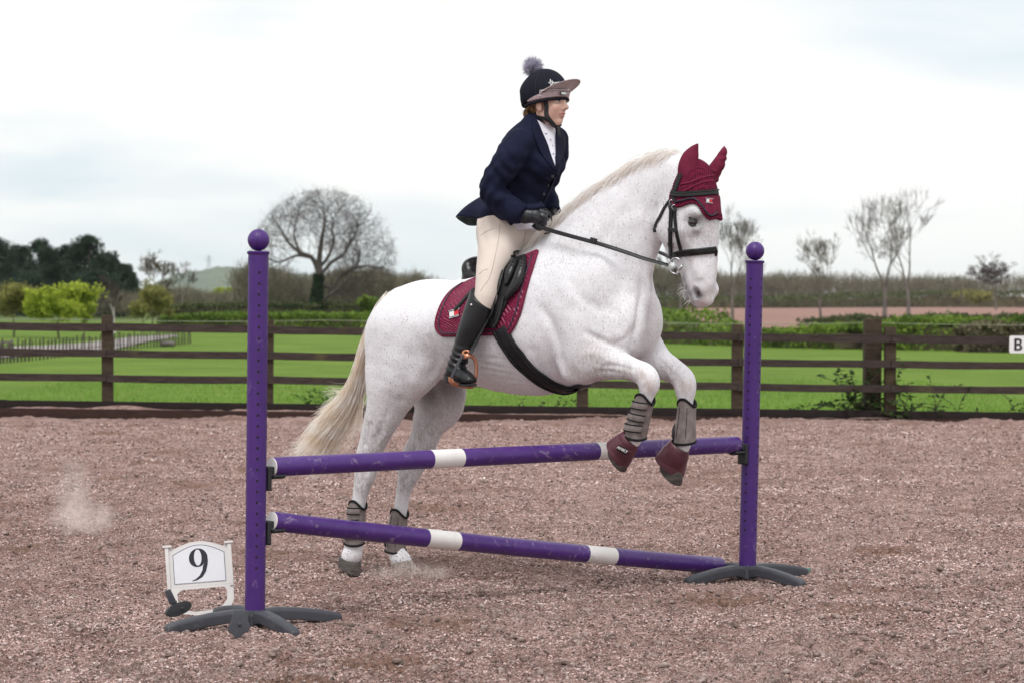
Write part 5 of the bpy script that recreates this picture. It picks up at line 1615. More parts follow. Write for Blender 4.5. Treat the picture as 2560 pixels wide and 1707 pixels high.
# reins
near_rein = [(1343, 566, .165), (1380, 578, .18), (1430, 592, .20), (1500, 611, .20), (1560, 630, .175), (1610, 647, .15), (1650, 658, .12), (1672, 664, .105)]
P_ = catmull(np.array([HP(*q) for q in near_rein]), 6)
k_ = len(P_); tw = []
for i in range(k_):
    t = i / (k_ - 1); tw.append(HV * (1 - .5 * t) + np.array([0, -.2, .35 + .6 * t]))
ribbon('rein', P_, tw, .020, .004, M_LEATHER_MATT, br)
strap_ = ribbon('rein_stop', [HP(1476, 600, .20), HP(1484, 603, .20), HP(1492, 605, .20)], [HV + np.array([0, 0, .4])] * 3, .026, .007, M_LEATHER_MATT, br)
far_rein = [(1385, 555, -.10), (1430, 560, -.19), (1500, 590, -.22), (1560, 605, -.20), (1620, 622, -.14), (1660, 640, -.10), (1690, 652, -.08)]
ribbon('rein', catmull(np.array([HP(*q) for q in far_rein]), 6), [np.array([0, 0, 1.]) - HV * .6] * 37, .020, .004, M_LEATHER_MATT, br)
m_ = MB(); m_.tube(catmull(np.array([HP(1362, 522, .13), HP(1372, 530, .10), HP(1378, 545, .06), HP(1380, 562, .05), HP(1376, 580, .06), HP(1362, 585, .1)]), 5), .004, n=6); m_.build('rein_loop', M_LEATHER, br)

# ---- saddle cloth
def patch(left, right, nr, nc, off, bvh=None, th=.012, lat_min=None):
    Lf = catmull(np.array(left, float), 6); Rt = catmull(np.array(right, float), 6)
    li = np.linspace(0, len(Lf) - 1, nr); Lp = np.stack([np.interp(li, np.arange(len(Lf)), Lf[:, j]) for j in (0, 1)], 1)
    ri = np.linspace(0, len(Rt) - 1, nr); Rp = np.stack([np.interp(ri, np.arange(len(Rt)), Rt[:, j]) for j in (0, 1)], 1)
    P = np.zeros((nr, nc, 3)); N = np.zeros((nr, nc, 3))
    for i in range(nr):
        for j in range(nc):
            s = j / (nc - 1); a = Lp[i] * (1 - s) + Rp[i] * s
            P[i, j], N[i, j] = cast(a[0], a[1], bvh, 0)
    for _ in range(4):
        Q = P.copy(); Q[1:-1] = .5 * P[1:-1] + .25 * (P[:-2] + P[2:]); P = Q
        Q = P.copy(); Q[:, 1:-1] = .5 * P[:, 1:-1] + .25 * (P[:, :-2] + P[:, 2:]); P = Q
        Q = N.copy(); Q[1:-1, 1:-1] = (N[1:-1, 1:-1] + N[:-2, 1:-1] + N[2:, 1:-1] + N[1:-1, :-2] + N[1:-1, 2:]) / 5; N = Q
    N /= np.linalg.norm(N, axis=2, keepdims=True)
    return P, N
def patch_mesh(name, P, N, o0, o1, mat, parent, mirror=False, attrs=True):
    nr, nc, _ = P.shape
    T = (P + N * o1).reshape(-1, 3); Bm = (P + N * o0).reshape(-1, 3)
    i = np.arange(nr - 1)[:, None] * nc + np.arange(nc - 1)[None]
    Ft = np.stack([i, i + 1, i + nc + 1, i + nc], -1).reshape(-1, 4); n = nr * nc
    rim_ = [j for j in range(nc)] + [r * nc + nc - 1 for r in range(1, nr)] + [(nr - 1) * nc + j for j in range(nc - 2, -1, -1)] + [r * nc for r in range(nr - 2, 0, -1)]
    Fr = np.array([[rim_[k], rim_[k] + n, rim_[(k + 1) % len(rim_)] + n, rim_[(k + 1) % len(rim_)]] for k in range(len(rim_))])
    V = np.concatenate([T, Bm]); F = np.concatenate([Ft, Ft[:, ::-1] + n, Fr])
    v, u = np.mgrid[0:nr, 0:nc]
    at_ = {'pu': np.tile((u / (nc - 1)).ravel(), 2), 'pv': np.tile((v / (nr - 1)).ravel(), 2)} if attrs else None
    if mirror:
        Hh = to_h(V); Hh[:, 1] *= -1; V = from_h(Hh); F = F[:, ::-1].copy()
    o = mesh_np(name, V, F, mat, parent, attrs=at_)
    bm = bmesh.new(); bm.from_mesh(o.data); bmesh.ops.recalc_face_normals(bm, faces=bm.faces); bm.to_mesh(o.data); bm.free()
    return o

def quilt_mat():
    mt, nt, bs = new_mat('maroon_quilted_satin'); L = nt.links
    def att(n): a = nd(nt, 'ShaderNodeAttribute'); a.attribute_name = n; return a.outputs['Fac']
    cmb = nd(nt, 'ShaderNodeCombineXYZ')
    def mul(v, k): x = nd(nt, 'ShaderNodeMath'); x.operation = 'MULTIPLY'; L.new(v, x.inputs[0]); x.inputs[1].default_value = k; return x.outputs[0]
    L.new(mul(att('pu'), 8.5), cmb.inputs['X']); L.new(mul(att('pv'), 9.5), cmb.inputs['Y'])
    mp = nd(nt, 'ShaderNodeMapping'); mp.inputs['Rotation'].default_value = (0, 0, R(38)); L.new(cmb.outputs['Vector'], mp.inputs['Vector'])
    ck = nd(nt, 'ShaderNodeTexChecker'); ck.inputs['Scale'].default_value = 1.0; L.new(mp.outputs['Vector'], ck.inputs['Vector'])
    def wave(dirn):
        w = nd(nt, 'ShaderNodeTexWave'); w.wave_type = 'BANDS'; w.bands_direction = dirn; w.inputs['Scale'].default_value = 1.0; w.inputs['Distortion'].default_value = .35; w.inputs['Detail'].default_value = 1
        L.new(mp.outputs['Vector'], w.inputs['Vector']); return w.outputs['Fac']
    x = nd(nt, 'ShaderNodeMix'); x.data_type = 'FLOAT'; L.new(ck.outputs['Fac'], x.inputs['Factor']); L.new(wave('X'), x.inputs['A']); L.new(wave('Y'), x.inputs['B'])
    r = nd(nt, 'ShaderNodeValToRGB'); r.color_ramp.elements[0].color = (.12, .008, .032, 1); r.color_ramp.elements[1].color = (.225, .014, .060, 1); r.color_ramp.elements[0].position = .02; r.color_ramp.elements[1].position = .25
    L.new(x.outputs['Result'], r.inputs['Fac']); L.new(r.outputs['Color'], bs.inputs['Base Color'])
    bs.inputs['Roughness'].default_value = .42; bs.inputs['Specular IOR Level'].default_value = .35
    b = nd(nt, 'ShaderNodeBump'); b.inputs['Strength'].default_value = .5; b.inputs['Distance'].default_value = .010
    L.new(x.outputs['Result'], b.inputs['Height']); L.new(b.outputs['Normal'], bs.inputs['Normal'])
    return mt
M_QUILT = quilt_mat()
pad = empty('saddle_cloth', HP(1220, 740, .2), 'maroon quilted saddle cloth with navy piping under the saddle', 'saddle cloth')
PL = [(1160, 712), (1130, 731), (1107, 762), (1094, 800), (1093, 822), (1108, 838)]
PR = [(1346, 628), (1338, 655), (1325, 695), (1311, 745), (1297, 795), (1276, 833)]
pP, pN = patch(PL, PR, 40, 48, 0)
patch_mesh('near_panel', pP, pN, .002, .014, M_QUILT, pad)
patch_mesh('far_panel', pP, pN, .002, .014, M_QUILT, pad, mirror=True)
nr, nc, _ = pP.shape
def inset_path(k, o):
    idx = [(r, k) for r in range(k, nr - k)] + [(nr - 1 - k, c) for c in range(k, nc - k)] + [(r, nc - 1 - k) for r in range(nr - 1 - k, k, -1)]
    P = np.array([pP[r, c] + pN[r, c] * o for r, c in idx])
    for _ in range(8): P[1:-1] = .5 * P[1:-1] + .25 * (P[:-2] + P[2:])
    return P
m_ = MB(); m_.tube(inset_path(2, .0155), .0034, n=8); m_.build('piping', M_NAVY_TRIM, pad)
m_ = MB(); m_.tube(inset_path(0, .008), .0085, n=8); m_.build('binding', M_MAROON, pad)
PADBVH_V = (pP + pN * .014).reshape(-1, 3); i = np.arange(nr - 1)[:, None] * nc + np.arange(nc - 1)[None]
PADBVH = BVHTree.FromPolygons(PADBVH_V.tolist(), np.stack([i, i + 1, i + nc + 1, i + nc], -1).reshape(-1, 4).tolist())
flag_mark((1136, 784), 25, 21, .03, PADBVH, .002, pad, 'TOMMY', 'HILFIGER')

# ---- saddle
sad = empty('saddle', HP(1240, 680, 0), 'black leather jumping saddle under the rider', 'saddle')
SR = [(1200, 676, 0, .050, .135), (1222, 692, 0, .045, .150), (1260, 690, 0, .045, .120), (1300, 660, 0, .042, .080), (1322, 640, 0, .030, .060)]
P = np.array([H(*r[:3]) for r in SR]); f = field_for(P, .26, .007)
f.chain(P, [r[3] for r in SR], [r[4] for r in SR], k=0)
f.ell(H(1200, 664, 0), (.045, .125, .045), X=(1, 0, .5), k=.03)
for s in (1, -1):
    f.chain(np.array([H(1196 - s * 20, 705, s * .085), H(1250, 716, s * .10), H(1300, 690, s * .09)]), [.045, .045, .035], [.05, .05, .04], k=.03)
sdf_obj('seat', f, M_LEATHER, sad)
FL_L = [(1215, 672), (1200, 710), (1200, 750), (1206, 790), (1220, 820)]
FL_R = [(1316, 640), (1320, 664), (1304, 712), (1272, 752), (1242, 822)]
sP, sN = patch(FL_L, FL_R, 20, 16, 0, PADBVH)
patch_mesh('flap', sP, sN, .004, .014, M_LEATHER_MATT, sad, attrs=False)
patch_mesh('flap', sP, sN, .004, .014, M_LEATHER_MATT, sad, mirror=True, attrs=False)
S_L = [(1240, 668), (1232, 700), (1228, 730), (1226, 760)]
S_R = [(1312, 634), (1276, 668), (1262, 700), (1252, 740)]
s2P, s2N = patch(S_L, S_R, 14, 10, 0, PADBVH)
patch_mesh('skirt', s2P, s2N, .018, .030, M_LEATHER, sad, attrs=False)
patch_mesh('skirt', s2P, s2N, .018, .030, M_LEATHER, sad, mirror=True, attrs=False)
def blockroll(px, r, nm):
    P = np.array([to_h(cast(a, b, PADBVH, .022)[0]) for a, b in px]); f = field_for(P, .08, .005)
    f.chain(P, r, [q * .8 for q in r], k=0); sdf_obj(nm, f, M_LEATHER, sad)
blockroll([(1313, 662), (1306, 690), (1296, 715), (1280, 738), (1270, 752)], [.016, .026, .027, .020, .008], 'knee_roll')
blockroll([(1292, 662), (1280, 690), (1270, 715)], [.020, .026, .012], 'knee_roll')
for px in ([(1318, 628), (1296, 650), (1272, 660), (1262, 690), (1250, 730), (1240, 780), (1232, 800)], ):
    P_ = [cast(a, b, PADBVH, .032)[0] for a, b in catmull(np.array(px, float), 5)]
    m_ = MB(); m_.tube(P_, .0055, n=8); m_.build('welt', M_LEATHER, sad)
strap('billet', [(1253, 757), (1246, 790), (1238, 818)], .022, M_LEATHER, sad, off=.016, thick=.004, bvh=PADBVH)
strap('billet', [(1262, 745), (1253, 785), (1244, 812)], .018, M_LEATHER, sad, off=.018, thick=.004, bvh=PADBVH)
strap('retaining_strap', [(1187, 722), (1172, 738), (1155, 758), (1138, 776)], .020, M_LEATHER_MATT, sad, off=.004, thick=.004, bvh=PADBVH)
gi = empty('girth', HP(1340, 920, .25), 'black padded girth running under the horse belly', 'girth')
gpx = catmull(np.array([(1250, 822), (1272, 862), (1300, 900), (1335, 934), (1372, 959), (1405, 971), (1432, 975)], float), 6)
GP = []; GN = []
for a, b in gpx:
    p, n = cast(a, b, None, .004); GP.append(p); GN.append(n)
# carry on round under the belly and mirror up the far side
GP = np.array(GP); GN = np.array(GN)
for _ in range(4): GP[1:-1] = .5 * GP[1:-1] + .25 * (GP[:-2] + GP[2:]); GN[1:-1] = .5 * GN[1:-1] + .25 * (GN[:-2] + GN[2:])
Hg = to_h(GP); keep = Hg[:, 1] > .02
GPn, GNn = GP[keep], GN[keep]
Hm = to_h(GPn)[::-1][:7].copy(); Hm[:, 1] *= -1
Nm = GNn[::-1][:7].copy(); Nh = np.stack([Nm @ HU, -(Nm @ HV), Nm @ HW], -1); Nw = Nh[:, :1] * HU + Nh[:, 1:2] * HV + Nh[:, 2:] * HW
ribbon('strap', np.vstack([GPn, from_h(Hm)]), np.vstack([GNn, Nw]), .085, .014, M_LEATHER_MATT, gi)
for o_ in (-.028, .026):
    q = []
    for i in range(len(GPn)):
        t = GPn[min(i + 1, len(GPn) - 1)] - GPn[max(i - 1, 0)]; t /= np.linalg.norm(t); s = np.cross(t, GNn[i]); q.append(GPn[i] + s * o_ + GNn[i] * .015)
    m_ = MB(); m_.tube(q, .0035, n=6); m_.build('edge_roll', M_LEATHER, gi)

# ---- leg boots
M_BOOT = mat_noise('taupe_glitter_boot', [(.145, .120, .115), (.235, .200, .195)], scale=34, rough=.42, bump=.25, bump_scale=90, bump_dist=.004, rough_var=.1)
M_BIND = mat_noise('black_binding', [(.006, .006, .007), (.013, .013, .015)], scale=40, rough=.7, spec=.2)
M_STRIKE = mat_noise('black_strike_pad', [(.014, .014, .016), (.03, .03, .034)], scale=20, rough=.4)
def ring_frame(P, i):
    t = P[min(i + 1, len(P) - 1)] - P[max(i - 1, 0)]; t /= np.linalg.norm(t)
    a = HV - t * (t @ HV); a /= np.linalg.norm(a); b = np.cross(t, a); return t, a, b
def leg_boot(rows, label, top_dip=.018, straps=True, strike=False, strap_side=-1):
    P = catmull(np.array([HP(r[0], r[1], r[2]) for r in rows]), 5); rr = catmull(np.array([[r[3], r[4]] for r in rows], float), 5)
    root = empty('leg_boot', P[-1], label, 'leg boot', 'taupe brushing boots')
    n = 32; V = []; F = []
    m_n = len(P)
    for i in range(m_n):
        t, a, b = ring_frame(P, i)
        e = 1.0 - 2.0 * i / (m_n - 1)
        for k in range(n):
            q = 2 * math.pi * k / n
            sh = 0.0
            if e > .55: sh = -top_dip * math.cos(2 * q) * (e - .55) / .45
            if e < -.6: sh = top_dip * .6 * math.cos(q) * (-.6 - e) / .4
            wv = 1 + .025 * math.sin(3 * q + i * .7) + .02 * math.sin(5 * q - i)
            V.append(P[i] + t * sh + a * math.cos(q) * rr[i, 1] * wv + b * math.sin(q) * rr[i, 0] * wv)
    for i in range(m_n - 1):
        for k in range(n): F.append((i * n + k, i * n + (k + 1) % n, (i + 1) * n + (k + 1) % n, (i + 1) * n + k))
    # inner wall so that the shell has thickness
    b0 = len(V)
    for i in (0, m_n - 1):
        for k in range(n): V.append(P[i] + (V[i * n + k] - P[i]) * .86)
    for k in range(n):
        k2 = (k + 1) % n
        F.append((k2, k, b0 + k, b0 + k2)); F.append(((m_n - 1) * n + k, (m_n - 1) * n + k2, b0 + n + k2, b0 + n + k))
    m_ = MB(); m_.add(V, F); shell = m_.build('shell', M_BOOT, root, auto=60)
    for i, nm in ((0, 'top_binding'), (m_n - 1, 'bottom_binding')):
        pts = [V[i * n + k] for k in range(n)] + [V[i * n]]
        m_ = MB(); m_.tube(pts, .0062, n=8, cap=False); m_.build(nm, M_BIND, root)
    # straps wrap three quarters of the way round, each with a dark edge
    if straps:
        for f0 in (.22, .50, .76):
            i = int(f0 * (m_n - 1)); t, a, b = ring_frame(P, i)
            pts = []; nn = []
            for q in np.linspace(-.9, 1.5, 15):
                qq = q + (math.pi if strap_side < 0 else 0) * 0
                dirv = a * math.cos(qq) + b * math.sin(qq) * strap_side
                pts.append(P[i] + a * math.cos(qq) * (rr[i, 1] + .004) + b * math.sin(qq) * strap_side * (rr[i, 0] + .004) + t * (.010 * math.sin(qq)))
                nn.append(dirv)
            st = ribbon('strap', pts, nn, .030, .0035, M_BOOT, root)
            for s_ in (-1, 1):
                m_ = MB(); m_.tube([p + t * s_ * .0155 + q_ * .002 for p, q_ in zip(pts, nn)], .0032, n=6); m_.build('edging', M_BIND, st)
    else:
        for q in (-.55, .35):
            pts = []
            for i in range(2, m_n - 2):
                t, a, b = ring_frame(P, i); pts.append(P[i] + a * math.cos(q) * (rr[i, 1] * 1.03) + b * math.sin(q) * (rr[i, 0] * 1.03))
            m_ = MB(); m_.tube(pts, .0012, n=5); m_.build('seam', M_BIND, root)
    if strike:
        q = 1.25 * strike
        c = []
        for i in range(int(m_n * .5), m_n - 1):
            t, a, b = ring_frame(P, i); c.append((P[i] + a * math.cos(q) * rr[i, 1] * .96 + b * math.sin(q) * rr[i, 0] * .96))
        m_ = MB(); k = len(c); m_.tube(c, [.016 * math.sin(math.pi * (j + .6) / (k + .2)) ** .5 for j in range(k)], n=12); m_.build('strike_pad', M_STRIKE, root)
    return root
leg_boot([(1613, 994, .165, .046, .044), (1604, 1028, .165, .050, .046), (1594, 1062, .165, .054, .050), (1588, 1090, .165, .053, .048)], 'taupe boot with black strap edges on the raised near foreleg', strap_side=1)
leg_boot([(1717, 1006, -.17, .044, .042), (1716, 1040, -.17, .047, .044), (1713, 1075, -.17, .052, .048), (1712, 1104, -.17, .053, .048)], 'taupe boot with stitched seams on the raised far foreleg', straps=False, strike=1)
leg_boot([(895, 1259, .14, .046, .042), (891, 1290, .14, .048, .044), (888, 1330, .14, .051, .047), (886, 1356, .14, .052, .047)], 'taupe boot on the near hind leg behind the lower pole', strap_side=1)
leg_boot([(999, 1280, -.14, .047, .043), (995, 1310, -.14, .050, .045), (991, 1345, -.14, .053, .048), (989, 1374, -.14, .054, .049)], 'taupe boot on the far hind leg behind the lower pole', straps=False, strike=1)

M_BELL = mat_noise('burgundy_rubber', [(.072, .018, .030), (.115, .034, .050)], scale=10, rough=.42, bump=.2, bump_scale=40, bump_dist=.004, rough_var=.12)
def bell(P0, P1, r0, r1, label, up_hint, slant=.0, lips=True):
    P0 = np.array(P0); P1 = np.array(P1); d = P1 - P0; ln = np.linalg.norm(d); d /= ln
    a = np.array(up_hint) - d * (d @ np.array(up_hint)); a /= np.linalg.norm(a); b = np.cross(d, a)
    root = empty('bell_boot', P1, label, 'bell boot', 'burgundy bell boots')
    n = 36; V = []; F = []; prof = [(0, .96), (.04, 1.02), (.12, 1.0), (.35, 1.0), (.7, 1.0), (.95, 1.0), (1.0, .985), (1.0, .93), (.5, .92), (0.03, .88)]
    for t, s in prof:
        for k in range(n):
            q = 2 * math.pi * k / n
            tt_ = t if t < .99 else t
            r_ = (r0 + (r1 - r0) * (t ** .75)) * s
            V.append(P0 + d * (ln * t + slant * math.cos(q) * t) + a * math.cos(q) * r_ * 1.05 + b * math.sin(q) * r_ + a * .010 * t)
    for i in range(len(prof) - 1):
        for k in range(n): F.append((i * n + k, i * n + (k + 1) % n, (i + 1) * n + (k + 1) % n, (i + 1) * n + k))
    m_ = MB(); m_.add(V, F); m_.build('bell', M_BELL, root, auto=60)
    # overlapping closure tab on the camera side
    pts = []; nn = []
    toward = -d * 0 + (CO - (P0 + P1) / 2); toward = toward - d * (d @ toward); toward /= np.linalg.norm(toward)
    q0 = math.atan2(toward @ b, toward @ a)
    for q in np.linspace(q0 - .75, q0 + 1.0, 13):
        t = .52; r_ = (r0 + (r1 - r0) * t ** .75) + .003
        pts.append(P0 + d * ln * t + a * math.cos(q) * r_ * 1.05 + b * math.sin(q) * r_ + a * .010 * t); nn.append(a * math.cos(q) + b * math.sin(q))
    tabo = ribbon('closure_tab', pts, nn, ln * .62, .004, M_BELL, root)
    return root, P0, d, ln, a, b, q0
bell(HP(1580, 1094, .165), HP(1541, 1131, .165), .044, .074, 'burgundy bell boot with white lettering on the near forefoot', (0.4, 0, -1), .008)
bb = at(1559, 1124, 0)
def anky():
    root = [o for o in bpy.data.objects if o.name.startswith('bell_boot') and o.parent is None][0]
    dg = [o for o in root.children if o.name.startswith('closure_tab')][0]
    me = dg.data
    bv = BVHTree.FromPolygons([v.co[:] for v in me.vertices], [p.vertices[:] for p in me.polygons])
    d = ray(1556, 1123); dn = Vector(d / np.linalg.norm(d))
    loc, nor, _, _ = bv.ray_cast(Vector(CO), dn)
    if loc is None: loc, nor, _, _ = bv.find_nearest(Vector(HP(1556, 1123, .24)))
    if nor.dot(dn) > 0: nor = -nor
    nor = (nor + Vector((CO - np.array(loc)) / np.linalg.norm(CO - np.array(loc))) * .6).normalized()
    x = Vector(CR) * math.cos(-.46) + Vector(CU) * math.sin(-.46); x = (x - nor * nor.dot(x)).normalized(); y = nor.cross(x)
    M4 = frame4(loc + nor * .006, x, y)
    mp_ = 11.4 / FPX
    pl_ = curve_mesh('brand_patch', [[(-14 * mp_, -6.5 * mp_), (14 * mp_, -6.5 * mp_), (14 * mp_, 7.5 * mp_), (-14 * mp_, 7.5 * mp_)]], .003, M4, M_BIND, root)
    text_mesh('lettering', 'ANKY', 10.5 * mp_, M4 @ Matrix.Translation((0, 1.2 * mp_, .0019)), M_BADGE_WHITE, pl_, bold=.25 * mp_)
anky()
bell(HP(1700, 1112, -.17), HP(1669, 1163, -.17), .047, .080, 'burgundy bell boot on the far forefoot, plain with a pale scratch', (.5, 0, -.6), .006)
# ------------------------------------------------------------------ the rider
M_SKIN = None
def skin_material():
    mt, nt, bs = new_mat('skin'); L = nt.links
    def att(n): a = nd(nt, 'ShaderNodeAttribute'); a.attribute_name = n; return a.outputs['Fac']
    def mix(fac, A, B):
        x = nd(nt, 'ShaderNodeMix'); x.data_type = 'RGBA'; L.new(fac, x.inputs['Factor'])
        for k, q in (('A', A), ('B', B)):
            if isinstance(q, tuple): x.inputs[k].default_value = (*q, 1)
            else: L.new(q, x.inputs[k])
        return x.outputs['Result']
    tc = nd(nt, 'ShaderNodeTexCoord'); n = nd(nt, 'ShaderNodeTexNoise'); n.inputs['Scale'].default_value = 45; n.inputs['Detail'].default_value = 5
    L.new(tc.outputs['Object'], n.inputs['Vector'])
    c = mix(n.outputs['Fac'], (.60, .37, .29), (.70, .46, .38))
    c = mix(att('blush'), c, (.52, .20, .16))
    c = mix(att('lip'), c, (.42, .11, .12))
    c = mix(att('brow'), c, (.13, .07, .05))
    L.new(c, bs.inputs['Base Color'])
    bs.inputs['Roughness'].default_value = .48; bs.inputs['Subsurface Weight'].default_value = .12
    bs.inputs['Subsurface Radius'].default_value = (.010, .004, .002)
    return mt
M_SKIN = skin_material()

def fabric(name, a, b, scale=14, rough=.85, bump=.25, bs_=320, sheen=.2):
    return mat_noise(name, [a, b], scale=scale, rough=rough, bump=bump, bump_scale=bs_, bump_dist=.002, sheen=sheen, spec=.12)
M_JACKET = fabric('navy_wool', (.0080, .0092, .026), (.0135, .0160, .040), sheen=0)
M_JACKET2 = fabric('navy_wool_lapel', (.0070, .0080, .022), (.0115, .0135, .034), sheen=0)
M_LINING = fabric('dark_green_lining', (.010, .030, .028), (.016, .045, .042), rough=.5)
M_SHIRT = fabric('white_shirt', (.66, .64, .74), (.74, .73, .80), rough=.7)
M_BREECH = fabric('cream_breeches', (.62, .535, .48), (.69, .605, .545), scale=6, rough=.75, bs_=420)
M_GLOVE = mat_noise('black_glove_leather', [(.008, .009, .013), (.02, .021, .029)], scale=18, rough=.36, bump=.5, bump_scale=70, bump_dist=.004, rough_var=.1)
M_RBOOT = mat_noise('black_boot_leather', [(.007, .0075, .009), (.015, .016, .019)], scale=7, rough=.34, spec=.4, bump=.12, bump_scale=60, bump_dist=.004, rough_var=.1)
M_HELMET = fabric('navy_helmet_cover', (.008, .009, .017), (.014, .015, .025), rough=.75, sheen=0)
M_PINK = mat_noise('dusty_pink_felt', [(.36, .27, .30), (.46, .36, .39)], scale=60, rough=.7, bump=.2, bump_scale=300, bump_dist=.002)
M_PEAK = mat_noise('taupe_peak', [(.40, .33, .34), (.47, .39, .40)], scale=20, rough=.6)
M_BLACKSTRAP = mat_noise('black_webbing', [(.008, .008, .010), (.016, .016, .018)], scale=30, rough=.65)
M_COPPER = mat_noise('rose_gold_metal', [(.52, .23, .13), (.62, .30, .19)], scale=12, rough=.38, metallic=.75)

person = empty('person', HP(1255, 600, 0), 'rider in navy jacket and cream breeches leaning forward on the horse, holding reins', 'person')
BU = dict(k=.02)
def build_body():
    f = Field(to_h(HP(1255, 900, 0)) - np.array([.42, .60, .10]), to_h(HP(1330, 180, 0)) + np.array([.42, .60, .05]), .0062)
    def ch(rows, k=.02, L=(0, 1, 0), sub=4, mode='add'):
        f.chain(np.array([H(r[0], r[1], r[2]) for r in rows]), [r[3] for r in rows], [r[4] if len(r) > 4 else r[3] for r in rows], L=L, k=k, sub=sub, mode=mode)
    # torso, arms and legs lie inside the clothes
    ch([(1262, 560, 0, .115, .135), (1290, 490, 0, .10, .105), (1315, 430, 0, .115, .13), (1333, 372, 0, .095, .15), (1344, 335, 0, .06, .10), (1347, 318, 0, .05, .06)], k=.02)
    ch([(1345, 335, 0, .055, .058), (1357, 300, 0, .052, .050), (1362, 280, 0, .052, .048)], k=.03)
    ch([(1292, 362, .17, .045), (1262, 415, .215, .042), (1228, 472, .24, .038), (1262, 505, .21, .036), (1302, 540, .17, .028), (1325, 545, .155, .026)], k=.03)
    ch([(1392, 358, -.17, .045), (1385, 415, -.215, .042), (1368, 465, -.22, .038), (1372, 505, -.17, .034), (1378, 530, -.12, .028)], k=.03)
    ch([(1255, 580, .09, .09), (1240, 640, .17, .072), (1222, 700, .27, .048), (1212, 742, .32, .045), (1185, 805, .345, .045), (1158, 870, .36, .032), (1140, 915, .37, .030), (1160, 940, .38, .024), (1176, 948, .385, .018)], k=.03)
    ch([(1285, 585, -.09, .09), (1330, 625, -.19, .072), (1370, 690, -.29, .048), (1385, 742, -.32, .045), (1355, 805, -.345, .045), (1325, 870, -.36, .032), (1310, 915, -.37, .030)], k=.03)
    return f
def build_head(f):
    def ell(sx, sy, lat, r, k=.012, X=(1, 0, 0), Y=(0, 1, 0), mode='add'): f.ell(H(sx, sy, lat), r, X, Y, k, mode)
    def ch(rows, k=.012, mode='add', L=(0, 1, 0)):
        f.chain(np.array([H(r[0], r[1], r[2]) for r in rows]), [r[3] for r in rows], [r[4] if len(r) > 4 else r[3] for r in rows], k=k, mode=mode, L=L)
    ell(1359, 232, 0, (.093, .074, .095), k=.02)
    ch([(1385, 243, 0, .060, .062), (1386, 268, 0, .055, .056), (1388, 288, 0, .044, .042), (1391, 301, 0, .028, .028)], k=.02)
    ell(1397, 303, 0, (.016, .018, .013), k=.014)
    for s in (1, -1):
        ch([(1352 - s * 2, 282, s * .052, .018), (1372, 299, s * .038, .016), (1392, 307, s * .014, .012)], k=.02)
        ell(1396 - s * 9, 270, s * .041, (.017, .016, .014), k=.025)
        ell(1386 - s * 6, 284, s * .034, (.026, .020, .022), k=.025)
        ell(1411 - s * 4, 273, s * .0125, (.0085, .007, .007), k=.006)
        ell(1407 - s * 10, 254, s * .033, (.014, .016, .0095), k=.010, mode='cut')
        ell(1406 - s * 10, 245, s * .030, (.012, .022, .008), k=.012)
        ell(1349 - s * 2, 266, s * .074, (.018, .008, .030), k=.008, X=(1, 0, .25))
        ell(1352 - s * 3, 263, s * .086, (.009, .009, .017), k=.006, X=(1, 0, .25), mode='cut')
    ch([(1409, 250, 0, .0085, .009), (1412, 261, 0, .0095, .0095), (1417, 269, 0, .0118, .0118)], k=.010)
    ell(1408, 284, 0, (.0085, .021, .0055), k=.006); ell(1406, 291.5, 0, (.0090, .018, .0065), k=.006)
    ell(1414, 287.6, 0, (.020, .017, .0018), k=.003, mode='cut')
    ell(1405, 297, 0, (.010, .014, .003), k=.008, mode='cut')
fb = build_body(); build_head(fb)
bVh, bFh = fb.mesh(1); bVh, bFh = largest_piece(bVh, bFh)
bW_ = from_h(bVh)
def pblot(pts):
    g = np.zeros(len(bW_))
    for sx, sy, lat, rad, wt in pts:
        d = np.linalg.norm(bW_ - HP(sx, sy, lat), axis=1); g = np.maximum(g, wt * np.exp(-(d / rad) ** 2))
    return g
lip = pblot([(1405, 284, .012, .0075, 1.), (1410, 284, 0, .008, 1.), (1406, 291, .010, .008, 1.), (1409, 291, -.002, .008, 1.), (1399, 287, .022, .005, .7)])
blush = pblot([(1386, 273, .055, .024, .22), (1378, 280, .06, .026, .14), (1417, 270, 0, .012, .2)])
brow = pblot([(1398, 244, .034, .008, .8), (1392, 244.5, .042, .008, .7), (1385, 246, .050, .007, .5), (1413, 244, -.02, .008, .7)])
body_o = mesh_np('body', bW_, bFh[:, ::-1].copy(), M_SKIN, person, attrs={'lip': lip, 'blush': blush, 'brow': brow})
PB = BVHTree.FromPolygons(bW_.tolist(), bFh[:, ::-1].tolist())
M_EYE = mat_noise('eye_white', [(.62, .60, .60), (.70, .68, .68)], rough=.15)
M_IRIS = mat_noise('iris_grey_green', [(.05, .065, .06), (.09, .10, .09)], scale=300, rough=.1)
M_LASH = mat_noise('lash_dark', [(.012, .008, .007), (.02, .014, .012)], rough=.6)
for s in (1, -1):
    c = HP(1404 - s * 10, 254, s * .031)
    e = ballmesh('eye', c, .0122, M_EYE, person, 18)
    gz = HU * .92 + HV * .25 * 1 + np.array([0, 0, -.05]); gz /= np.linalg.norm(gz)
    m_ = MB(); m_.sphere(tuple(c + gz * .0075), .0062, 16, 10); m_.build('iris', M_IRIS, e)
    sdv = np.cross(gz, np.array([0, 0, 1.])); sdv /= np.linalg.norm(sdv)
    for up, nm, rr in ((.0058, 'upper_lashes', .0019), (-.0060, 'lower_lid', .0012)):
        pts = [c + gz * (.0128 * math.cos(a * .8)) + sdv * .0128 * math.sin(a) + np.array([0, 0, up * math.cos(a)]) for a in np.linspace(-1.1, 1.1, 9)]
        m_ = MB(); m_.tube(pts, [rr * .4, rr * .8, rr, rr, rr, rr, rr, rr * .8, rr * .4], n=6); m_.build(nm, M_LASH if up > 0 else M_SKIN, e)
